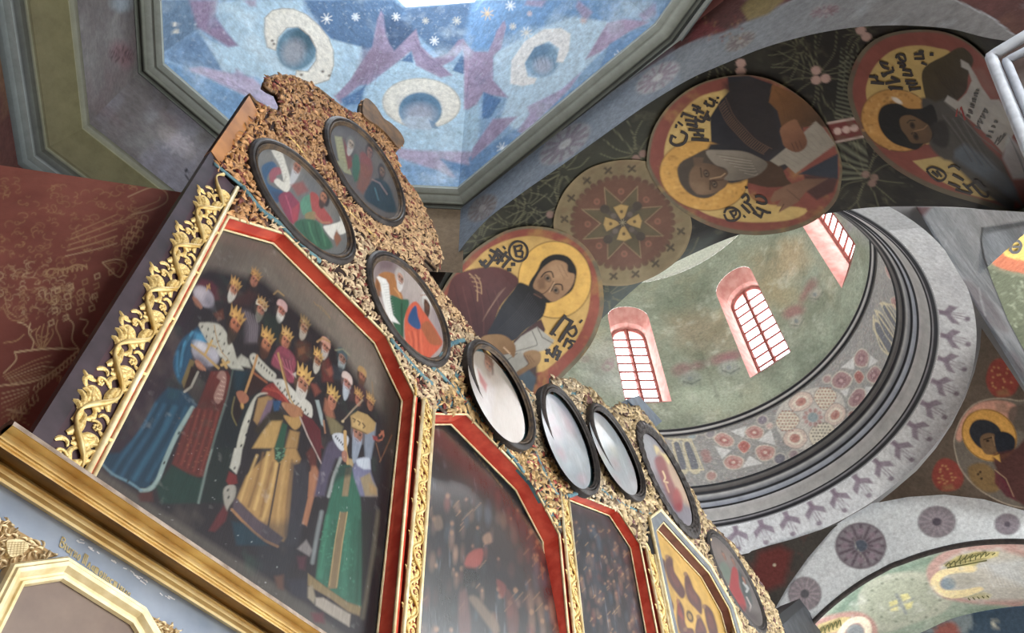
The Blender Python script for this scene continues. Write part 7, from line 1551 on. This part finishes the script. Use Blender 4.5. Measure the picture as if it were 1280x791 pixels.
def o3(p):
    q = zoom(420, 310, 6.589); p.C[:] = hx('#a2948e'); p.poly(q(330, 60, 520, 80, 500, 200, 330, 220), '#6d5558', .9, 8); p.poly(q(560, 150, 700, 280, 800, 420, 780, 480, 600, 330), '#b8aaa0', .8, 10); p.poly(q(780, 440, 860, 560, 900, 791, 820, 700), '#84747a', .7, 8)
    p.poly(smooth(q(320, 300, 350, 220, 420, 195, 500, 230, 520, 330, 550, 400, 550, 460, 510, 410, 430, 380, 340, 340), True, 3), '#a5682c', 1, 1); p.poly(q(330, 250, 360, 300, 370, 400, 330, 400), '#7a4a22', .9, 1.5); p.line(q(480, 330, 520, 380, 545, 455), 2, '#c58a4a', .8)
    p.poly(smooth(q(440, 400, 540, 420, 600, 430, 590, 520, 560, 600, 560, 720, 540, 760, 480, 650), True, 3), '#245a3e', 1, 1.2); p.line(q(540, 460, 545, 740), 2, '#143a28', .8)
    p.poly(q(335, 240, 350, 230, 410, 255, 435, 300, 445, 420, 470, 550, 525, 625, 450, 600, 410, 520, 385, 420, 365, 290), '#dcdad2', 1, .9)
    for k in range(12): p.line(q(385 + k * 6, 300 + k * 22, 430 + k * 5, 295 + k * 22), .7, '#a0a09a', .6, .4)
    head(p, *q(525, 250)[0], 9.5, '#b08068', '#b0a8a0', '#cfcac4', None, None, .1, 1.2); head(p, *q(745, 460)[0], 9.5, '#6d4632', '#b8b4ac', '#4a3024', None, '#c9c6be', .1, 1.3); p.line(q(700, 390, 750, 390, 790, 460), 1.4, '#a05a3a', .8, .6, 3)
    p.poly(smooth(q(565, 590, 600, 480, 660, 440, 720, 520, 790, 620, 850, 720, 870, 800, 720, 940, 600, 900, 570, 760), True, 3), '#c8502c', 1, 1); p.poly(smooth(q(590, 590, 620, 510, 660, 475, 675, 560, 700, 640, 680, 670, 620, 640), True, 3), '#1f4a7a', 1, 1); p.poly(smooth(q(700, 640, 760, 600, 830, 700, 870, 791, 780, 791, 720, 700), True, 3), '#a0542c', 1, 1.2)
    for k in range(5): p.line(q(600 + k * 24, 690 - k * 4, 620 + k * 20, 760, 610 + k * 26, 880), 1.4, '#8f2f1c' if k % 2 else '#e07048', .7, .8)
    p.mottle(20, .1, 303)
def o4(p):
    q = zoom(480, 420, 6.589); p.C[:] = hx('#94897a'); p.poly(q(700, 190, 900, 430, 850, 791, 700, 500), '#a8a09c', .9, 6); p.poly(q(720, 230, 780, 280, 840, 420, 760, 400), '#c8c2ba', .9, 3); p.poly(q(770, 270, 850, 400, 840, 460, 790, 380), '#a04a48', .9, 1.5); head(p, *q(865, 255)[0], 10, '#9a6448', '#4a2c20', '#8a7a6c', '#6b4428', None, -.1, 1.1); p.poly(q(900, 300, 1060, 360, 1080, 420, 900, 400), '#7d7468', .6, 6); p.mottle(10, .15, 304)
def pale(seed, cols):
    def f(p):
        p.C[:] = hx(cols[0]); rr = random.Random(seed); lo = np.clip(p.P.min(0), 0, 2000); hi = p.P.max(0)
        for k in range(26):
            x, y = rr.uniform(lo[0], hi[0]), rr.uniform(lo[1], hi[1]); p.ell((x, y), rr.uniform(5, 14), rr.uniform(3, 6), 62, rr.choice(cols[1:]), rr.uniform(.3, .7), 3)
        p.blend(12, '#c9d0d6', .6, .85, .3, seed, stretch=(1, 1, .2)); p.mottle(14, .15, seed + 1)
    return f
def o7(p):
    q = zoom(780, 530, 6.589); p.C[:] = hx('#8a848c'); p.poly(q(130, 90, 250, 130, 300, 260, 260, 380, 160, 240), '#a8a8ae', .9, 8); p.poly(smooth(q(250, 180, 330, 250, 420, 350, 480, 460, 540, 600, 560, 680, 480, 640, 400, 500, 300, 300), True, 3), '#c8a888', .9, 3)
    p.poly(smooth(q(250, 180, 280, 190, 300, 230, 360, 260, 380, 330, 340, 300, 290, 220, 270, 250), True, 3), '#e8d090', 1, 1.2); p.poly(smooth(q(250, 300, 300, 260, 340, 300, 380, 420, 440, 560, 470, 680, 440, 720, 380, 640, 310, 480), True, 3), '#8f3f48', .95, 2); p.line(q(320, 390, 340, 440, 330, 470, 360, 480), 2, '#ecd49a', .9, .8, 3); p.line(q(340, 480, 370, 560), 2, '#d8a878', .8)
    p.poly(smooth(q(430, 520, 480, 600, 480, 700, 440, 720, 400, 640), True, 3), '#a03840', .9, 2); p.poly(q(260, 400, 330, 520, 420, 700, 480, 791, 400, 791, 300, 600), '#5f5c6c', .7, 5); p.mottle(12, .15, 307)
def o8(p):
    q = zoom(780, 650, 5.609); p.C[:] = hx('#5f5753'); p.poly(q(620, 160, 720, 200, 800, 300, 760, 330, 660, 260), '#7a6a60', .8, 6); p.poly(smooth(q(670, 330, 700, 290, 750, 360, 760, 440, 720, 430), True, 3), '#5c6a5c', .9, 1.5); p.poly(smooth(q(740, 470, 760, 330, 800, 360, 810, 470, 850, 560, 850, 640, 780, 600, 740, 540), True, 3), '#8f2a2c', 1, 1.2); p.poly(smooth(q(800, 350, 840, 400, 880, 480, 900, 600, 870, 600, 830, 500), True, 3), '#3c4444', .95, 1.5)
    p.line(q(840, 440, 870, 480, 860, 500), 3, '#a8a8a4', .8); p.line(q(860, 540, 890, 600, 880, 640), 1.6, '#b0a098', .8); head(p, *q(700, 250)[0], 5, '#8a5a44', '#3a2c26', None, None); head(p, *q(765, 290)[0], 5, '#8a5c48', '#2c2426', None, None); head(p, *q(840, 420)[0], 5, '#8f5c48', '#3a2c28', None, None); p.poly(q(820, 600, 940, 660, 960, 740, 880, 700), '#3a2c2e', .9, 4); p.mottle(14, .15, 308)
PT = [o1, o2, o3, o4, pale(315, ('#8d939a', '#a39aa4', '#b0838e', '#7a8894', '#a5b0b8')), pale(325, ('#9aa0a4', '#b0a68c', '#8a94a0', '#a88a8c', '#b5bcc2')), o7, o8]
YO = 2.475
WARM = mat_plain('ochre_worn_frame', '#5c4a36', .6, .0, '#352c25', 18, bump=.25, spec=.3)
for k, (x, z, a, b, lab) in enumerate(OV_):
    sc = YO / D; c = np.array((x * sc, 0, z * sc + 1.6)); a *= sc; b *= sc
    t = thing('round_icon', (c[0], YO, c[2]), lab, 'icon', 'round icons along the carved crest')
    n = 96; th = np.linspace(0, 2 * math.pi, n, endpoint=False); fw = (.085, .085, .085, .085, .085, .09, .17, .11)[k]
    def ringpro(pr_, name, mat, bump=0):
        V = []; dyf = -.045 if 2 < k < 6 else (-.02 if k == 6 else 0)
        for d, y in pr_:
            y = y + (dyf if y < 2.5 else 0)
            rr_ = 1 - d * fw / min(a, b) if True else 1
            wob = 1 + bump * np.sin(th * 30) * (1 if 0 < d < .95 else 0)
            V.append(np.stack([c[0] + (a - d * fw) * wob * np.cos(th), np.full(n, y), c[2] + (b - d * fw) * wob * np.sin(th)], 1))
        return mesh(name, np.concatenate(V), np.concatenate([gridF(len(pr_), n, True)]), mat, t, sm=False)
    ringpro([(0, 2.50), (0, 2.478), (.06, 2.468), (.25, 2.455), (.42, 2.452), (.52, 2.462), (.56, 2.472)], 'frame', DARKF, .025 if k == 6 else 0)
    ringpro([(.56, 2.472), (.60, 2.462), (.70, 2.458), (.78, 2.464), (.84, 2.476), (1.0, 2.486)], 'inner_frame', WARM if k in (0, 1, 2, 3) else DARKF, .018 if k == 6 else 0)
    ol = proj(np.stack([c[0] + (a - fw) * np.cos(th), np.full(n, 2.482), c[2] + (b - fw) * np.sin(th)], 1))
    tl = (0, 0, 0, .085, .085, .075, .03, 0)[k]
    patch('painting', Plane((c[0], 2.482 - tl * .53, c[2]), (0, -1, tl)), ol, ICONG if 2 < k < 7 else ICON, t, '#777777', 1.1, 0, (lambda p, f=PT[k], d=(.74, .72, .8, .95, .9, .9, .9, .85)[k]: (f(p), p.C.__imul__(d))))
EXC = [(x, z, a * .97, b * .97) for x, z, a, b, _ in OV_]

# ---- carved crest boards
rng = np.random.default_rng(5)
CA = [(262, 190), (310, 118), (318, 127), (330, 134), (349, 142), (352, 130), (346, 117), (337, 113), (330, 108), (332, 100), (345, 95), (362, 96), (385, 104), (402, 115), (423, 132), (436, 141), (450, 145), (450, 134), (452, 127), (457, 126), (467, 136), (476, 150), (485, 156), (497, 168), (502, 180), (495, 187), (492, 192), (500, 217), (519, 241), (530, 262), (541, 285), (547.5, 306), (550.5, 325), (546, 336.5), (538, 328), (531, 322), (525.5, 322), (532, 339), (544.4, 357), (571.7, 390), (592, 417), (575, 450), (540, 515), (520, 494), (484, 419), (356, 290), (284, 268), (303, 233), (267, 204)]
CB = [(592, 417), (605, 440), (640, 470), (664, 492), (672, 501), (690, 495), (690, 471), (693, 476), (706, 474), (722, 480), (727, 483), (727, 500), (745, 575), (757, 615), (771, 637), (718, 613), (708, 622), (700, 668), (665, 604), (607, 539), (583, 516), (540, 515), (575, 450)]
CC = [(727, 483), (744, 492), (756, 508), (765, 514), (770, 507), (776, 506), (786, 512), (795, 505), (806, 520), (818, 535), (832, 556), (853, 598), (865, 615), (882, 650), (894, 661), (908, 675), (928, 698), (949, 728), (969, 764), (978, 789), (984, 830), (925, 830), (916, 791), (911, 757), (884, 709), (821, 639), (807, 650), (806, 690), (800, 679), (773, 637), (757, 615), (745, 575), (727, 500)]
BOARD = mat_plain('dark_crest_board', '#33201a', .7, 0, '#231512', 12)
EDGE = mat_plain('crest_edge', '#7a5a38', .55, .1, '#54402c', 12)
def cresting(name, px, label, spacing, size, colf, seed, boardm):
    P = pxz(px, D); t = thing(name, (np.mean([p_[0] for p_ in P]), D, 4.0), label, 'carving')
    V = np.array(XZ(P, D)); slab('board', V, (0, .035, 0), boardm, t)
    Q = scatter(P, spacing, rng, EXC + [pxz([(258, 190), (310, 114), (325, 131), (300, 168), (274, 210)])])
    Q = Q[fbm(np.c_[Q[:, 0], Q[:, 1] * 0, Q[:, 1]], .9 / spacing, seed + 60, 2) < .60]; n = len(Q); pts = np.c_[Q[:, 0], np.full(n, D), Q[:, 1] + 1.6]
    cols, hg = colf(Q, proj(pts))
    fl = fbm(pts, 1.1 / size * .09, 77 + seed, 2) * 14 + rng.choice([0, 1.9, -1.9, 3.14], n) + rng.uniform(-.35, .35, n)
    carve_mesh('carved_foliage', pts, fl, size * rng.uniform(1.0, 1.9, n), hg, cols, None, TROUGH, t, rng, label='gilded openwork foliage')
    rim = np.concatenate([V, V[:1]]); return t, V
def colA(Q, px):
    n = len(Q); g = np.tile(hx('#b9874f'), (n, 1)); f = np.clip((px[:, 1] - 210) / 110, 0, 1)[:, None]; g = g * (1 - f) + hx('#cfa873') * f
    left = ((px[:, 0] < 330) & (px[:, 1] > 130))[:, None]; g = np.where(left, hx('#c98f4c'), g); low = (px[:, 1] > px[:, 0] * .9 - 110)[:, None]; g = np.where(low & ~left, hx('#cfb184'), g)
    r = rng.uniform(0, 1, n)[:, None]; g = np.where(r < .09, hx('#8a3f2e'), g); g = np.where((r > .16) & (r < .30), hx('#6a4028'), g); return g * rng.uniform(.55, 1.1, (n, 1)), .026
def colB(Q, px):
    n = len(Q); g = np.tile(hx('#cdb389'), (n, 1)); r = rng.uniform(0, 1, n)[:, None]
    red = ((px[:, 1] > px[:, 0] * .98 - 95) & (px[:, 0] < 720))[:, None]; g = np.where(red, hx('#d8ae68'), g); g = np.where(red & (r < .12), hx('#a8432f'), g); g = np.where((r > .9), hx('#5c432e'), g); return g * rng.uniform(.45, 1.05, (n, 1)), .032
def colC(Q, px):
    n = len(Q); g = np.tile(hx('#c5a873'), (n, 1)); r = rng.uniform(0, 1, n)[:, None]; g = np.where(r > .9, hx('#6b5038'), g); g = np.where(r < .06, hx('#7a4840'), g); return g * rng.uniform(.42, 1.0, (n, 1)), .04
tA, VA = cresting('carved_pediment', CA, 'brown gilt openwork pediment with curled volutes, highest at the left', .024, .050, colA, 1, BOARD)
tB, VB = cresting('carved_cresting', CB, 'gilded openwork cresting around the round icon with white glare', .028, .058, colB, 2, TEAL)
tC, VC = cresting('carved_cresting', CC, 'gilded openwork cresting around the round icon in the black ruffled frame', .044, .088, colC, 3, BOARD)
tube('rim', VA[1:41], .016, EDGE, tA, seg=5); tube('rim', VC[:24], .022, EDGE, tC, seg=5); tube('rim', VB[:11], .016, EDGE, tB, seg=5)
# butterfly boss on the pediment, teal fields, dividing strips
for pts in ([(303, 233), (318, 252), (345, 270), (372, 300), (392, 318), (430, 332), (452, 330), (455, 350), (470, 385), (490, 425), (486, 424)], ):
    pass
for par, px_, m_, r_ in ((tA, [(267, 204), (303, 233)], TEAL, .014), (tA, [(303, 233), (326, 262), (352, 282), (400, 327)], TEAL, .022), (tA, [(355, 165), (372, 182), (400, 225), (440, 268), (470, 297)], GILT, .012), (tA, [(488, 424), (520, 462), (540, 480)], TEAL, .022), (tB, [(545, 462), (590, 510), (620, 545), (655, 590)], TEAL, .022), (tB, [(668, 560), (680, 590), (700, 620), (730, 612)], TEAL, .022), (tA, [(520, 494), (519, 470), (516, 455)], GILT, .012), (tB, [(745, 605), (765, 622), (800, 640), (815, 640)], TEAL, .02), (tA, [(540, 462), (562, 432), (580, 425)], TEAL, .024)):
    tube('strip', smooth(YP(D - .012).at(px_), False, 5), r_, m_, par, seg=6, flat=.6)
bt = smooth([(450, 145), (450, 134), (452, 127), (457, 126), (467, 136), (476, 150), (485, 156), (497, 168), (502, 180), (495, 187), (488, 180), (478, 168), (466, 158), (456, 152)], True, 3)
slab('butterfly_boss', np.array(XZ(pxz(bt), D - .035)), (0, .05, 0), EDGE, tA)
# blue grey block on the crest
slab('crest_block', np.array(XZ(pxz([(782, 500), (797, 495), (826, 527), (818, 534)]), D - .02)), (0, .25, 0), mat_plain('slate_block', '#54606c', .5, 0, '#3d4650', 6), tC)
im = bpy.data.objects.new('trim_6', None); COL.objects.link(im); im.location = (10.2, 2.75, 6.5); struct(im, 'dark square impost block beyond the right end of the carved crest')
slab('block', np.array(XZ(pxz([(974, 768), (1000, 749), (1022, 778), (1040, 830), (995, 830)], 2.75), 2.75)), (0, .5, 0), mat_plain('dark_block', '#4a4c50', .6, 0, '#36383c', 5), im)
slab('block_cap', np.array(XZ(pxz([(972, 769), (1000, 748), (1004, 758), (978, 781)], 2.72), 2.72)), (0, .4, 0), mat_plain('dark_block_cap', '#26272b', .5), im)

# ---- carved pilasters
def leaf_mesh(name, kind):
    """acanthus lobe that swells and curls over at the tip, lying in the XZ plane, relief towards -Y"""
    n = 9; t = np.linspace(0, 1, n)
    turn = {0: 2.6, 1: 1.5, 2: 3.4}[kind]; a = -turn * t ** 1.4 + .3; s = np.concatenate([[0], np.cumsum(np.cos(a[:-1]) / (n - 1))]); h = np.concatenate([[0], np.cumsum(np.sin(a[:-1]) / (n - 1))])
    w = np.array([.10, .17, .22, .24, .23, .20, .17, .15, .06]) * 1.25; hh = np.array([.05, .12, .17, .2, .22, .24, .26, .24, .1])
    V = []
    for i in range(n):
        nx, nz = -math.sin(a[i]), math.cos(a[i])
        for k, f in ((-1, .1), (-.5, .75), (0, 1), (.5, .8), (1, .1)): V.append((s[i] + nx * w[i] / 2 * k, -hh[i] * f, h[i] + nz * w[i] / 2 * k))
    F = gridF(n, 5).tolist(); me = bpy.data.meshes.new(name); me.from_pydata(V, [], F); me.shade_smooth(); me.materials.append(CARVE); return me
def scroll_mesh(name):
    t = np.linspace(0, 4.6, 26); r = .5 * np.exp(-t * .32); P = np.stack([r * np.cos(t), -.10 - .12 * t / 4.6 + 0 * t, r * np.sin(t)], 1)
    V, F = tube(None, P, np.linspace(.11, .07, 26), None, seg=6); nb = len(V); V = list(map(tuple, V))
    for k in range(6):
        an = k * 1.047; c = (.17 * math.cos(an), -.2, .17 * math.sin(an)); b0 = len(V)
        V += [(c[0] - .08, c[1] + .1, c[2] - .08), (c[0] + .08, c[1] + .1, c[2] - .08), (c[0] + .08, c[1] + .1, c[2] + .08), (c[0] - .08, c[1] + .1, c[2] + .08), (c[0], c[1] - .08, c[2])]
        F += [[b0, b0 + 1, b0 + 4], [b0 + 1, b0 + 2, b0 + 4], [b0 + 2, b0 + 3, b0 + 4], [b0 + 3, b0, b0 + 4]]
    me = bpy.data.meshes.new(name); me.from_pydata(V, [], F); me.shade_smooth(); me.materials.append(CARVE); return me
CARVE = mat_plain('gilded_acanthus', '#efd898', .36, .28, '#c6a055', 16, bump=.1, obj_vary=.15)
LM = [leaf_mesh('leaf', k) for k in range(3)]; SM = scroll_mesh('scroll')
def put(me, name, parent, x, y, z, ang, sx, sz=None, dy=None):
    o = bpy.data.objects.new(name, me); link(o, parent)
    sz = sx if sz is None else sz; dy = abs(sx) if dy is None else dy
    o.matrix_basis = Matrix.Translation((x, y, z)) @ Matrix.Rotation(-ang, 4, 'Y') @ Matrix.Diagonal((sx, dy, sz, 1))
    return o
def pilaster(x0, x1, z0, z1, y, period, label, ground, bead, first=-1, slant=0):
    xc = (x0 + x1) / 2; w = x1 - x0
    t = thing('carved_pilaster', (xc, y, z0 + 1.6), label, 'pilaster', 'carved pilasters between the panel icons')
    slab('ground_board', np.array(XZ([(x0, z0), (x0, z1 - slant * 0), (x1, z1 - slant), (x1, z0)], y)), (0, .08, 0), ground, t)
    for xb, on in ((x0, bead[0]), (x1, bead[1])):
        if on: tube('bead_moulding', [(xb, y - .012, z0 + 1.6), (xb, y - .012, z1 - (slant if xb == x1 else 0) + 1.6)], on, CREAM, t, seg=8, up=(1, 0, 0))
    nper = int(round((z1 - z0) / period)); period = (z1 - z0) / nper; zz = np.linspace(z0, z1 - .03, nper * 24)
    A = w * .33; X = lambda z: xc + A * np.sin(2 * math.pi * (z - z0) / period)
    rad = w * .06 * (1 + .4 * np.cos(4 * math.pi * (zz - z0) / period)); tube('stem', np.stack([X(zz), np.full(len(zz), y - .016), zz + 1.6], 1), rad, CARVE, t, seg=6)
    for k in range(nper * 2):
        sgn = 1 if k % 2 == 0 else -1; zc = z0 + (k + .5) * period / 2
        if zc > z1 - .12 and slant: continue
        m = lambda a_: a_ if sgn > 0 else math.pi - a_
        def leaf(kd, dx, dz, a_, s):           # dx towards the hollow side, a_ measured on that side
            put(LM[kd], 'leaf', t, xc + sgn * dx * w, y - .004, zc + dz * period / 2 + 1.6, m(a_), w * s, w * s * sgn, w * .55 * min(s, .8))
        put(SM, 'scroll', t, xc - sgn * w * .22, y, zc + 1.6 + .0, .4 * sgn, w * .40 * sgn, w * .40, w * .34)
        # great leaf wrapped round the outside of the bend, three lobes standing off the stem, tendrils into the hollow
        leaf(1, .30, -.50, 1.9, .80); leaf(0, .34, -.20, 1.75, .72); leaf(0, .36, .10, 1.7, .66); leaf(2, .34, .34, 1.9, .56)
        leaf(1, .12, -.62, 2.5, .70); leaf(0, -.02, -.52, 2.7, .60); leaf(1, -.14, .46, .55, .62); leaf(0, .02, .58, .9, .56)
        leaf(2, -.40, -.30, 2.4, .50); leaf(2, -.44, .22, .9, .46); leaf(1, -.30, -.02, 3.3, .44); leaf(0, .10, .02, 2.2, .50)
    return t
VIO = mat_plain('violet_brown_ground', '#4a3238', .5, 0, '#38262c', 9, coat=.2); REDG = mat_plain('red_ground', '#9a3a2c', .5, 0, '#7d2c24', 9)
pilaster(.825, .992, 1.98, 4.33, 2.495, .42, 'broad pilaster of bold gilded acanthus on violet, at the left edge of the screen', VIO, (0, .015), slant=.02)
pilaster(2.79, 2.905, 1.98, 4.07, 2.49, .24, 'narrow pilaster of gilded vine on red, right of the kings', REDG, (.013, .013))
pilaster(4.60, 4.735, 1.98, 4.55, 2.49, .30, 'narrow gilded vine pilaster between the smoke dark icon and the narrow crowd icon', REDG, (.013, .013))
pilaster(6.25, 6.43, 1.98, 5.02, 2.485, .36, 'narrow gilded vine pilaster beside the gold ground icon', REDG, (.016, .016))

# ---- lower tier: framed picture under the cornice
LY = 2.46; q = zoom(0, 640, 5.236)
lo_t = thing('framed_icon', (.7, LY, 2.0), 'brown lower tier icon in a stepped pale gilt frame, cut by the bottom edge', 'icon')
inner = q(-190, 1180, 150, 490, 395, 452, 850, 738, 905, 830, 1150, 1250); LP = YP(LY)
W0 = LP.at(inner)
cW = W0.mean(0)
def off(V, d):
    P = V[:, [0, 2]]; n = len(P); o_ = []
    for i in range(n):
        a = P[i] - P[i - 1]; b = P[(i + 1) % n] - P[i]; na = np.array((-a[1], a[0])) / np.linalg.norm(a); nb = np.array((-b[1], b[0])) / np.linalg.norm(b)
        if i == 0: na = nb
        if i == n - 1: nb = na
        k = na + nb; k = k / (k @ na); s_ = np.sign(k @ (P[i] - cW[[0, 2]])); o_.append(P[i] + k * d * (1 if s_ > 0 else 1))
    return np.array(o_)
fpr = [(0, 0), (.004, -.014), (.014, -.016), (.018, -.008), (.026, -.012), (.040, -.03), (.052, -.034), (.058, -.028), (.066, -.03), (.074, -.02), (.076, .02)]
rings = []
for d, y in fpr:
    o_ = off(W0, d); rings.append(np.c_[o_[:, 0], np.full(len(o_), LY + y), o_[:, 1]])
n = len(W0)
for i in range(n - 1):
    V = np.array([[r[i], r[i + 1]] for r in rings]).reshape(-1, 3); mesh('frame_side', V, gridF(len(fpr), 2), CREAM, lo_t)
patch('panel', YP(LY + .004), inner, mat_paint('brown_board', .5, coat=.3, coat_rough=.25, vary=.1), lo_t, '#6d584b', 6, 0, lambda p: p.blend(3, '#7d6858', .4, .7, .8, 401), center=q(480, 900)[0])
def spandrel(px_, label, seed):
    P = pxz(px_, 2.472); t = thing('carved_spandrel', (P[0][0], 2.47, P[0][1] + 1.6), label, 'carving')
    slab('board', np.array(XZ(P, 2.470)), (0, .03, 0), mat_plain('ochre_ground', '#a98a5c', .6), t)
    Q = scatter(P, .017, rng); n = len(Q); pts = np.c_[Q[:, 0], np.full(n, 2.468), Q[:, 1] + 1.6]
    carve_mesh('carved_foliage', pts, rng.uniform(0, 6.28, n), .030 * rng.uniform(.8, 1.3, n), .014, hx('#dcc08a') * rng.uniform(.7, 1.25, (n, 1)), None, TROUGH, t, rng); return t, P
t, P = spandrel(q(-60, 40, 30, 60, 60, 75, 130, 130, 220, 180, 300, 240, 380, 285, 250, 310, 90, 340, 0, 375, -80, 400), 'pale carved spandrel with a latticed cartouche, left under the cornice', 1)
cb = [q(40, 200, 70, 180, 150, 185, 185, 230, 130, 280, 60, 290)]
P_ = np.array(XZ(pxz(smooth(cb[0], True, 3), 2.455), 2.452)); slab('cartouche', P_, (0, .02, 0), CREAM, t)
lat = []
for k in range(6): lat.append((q(60 + k * 20, 195, 40 + k * 22, 285), .5)); lat.append((q(45, 200 + k * 15, 175, 195 + k * 14), .5))
o = ribbons('lattice', YP(2.451), lat, mat_plain('lattice_shade', '#a08452', .6), t, .001)
spandrel(q(945, 665, 985, 680, 1100, 735, 1180, 800, 1200, 850, 1040, 850, 990, 770), 'pale carved spandrel at the bottom edge right of the brown icon', 2)
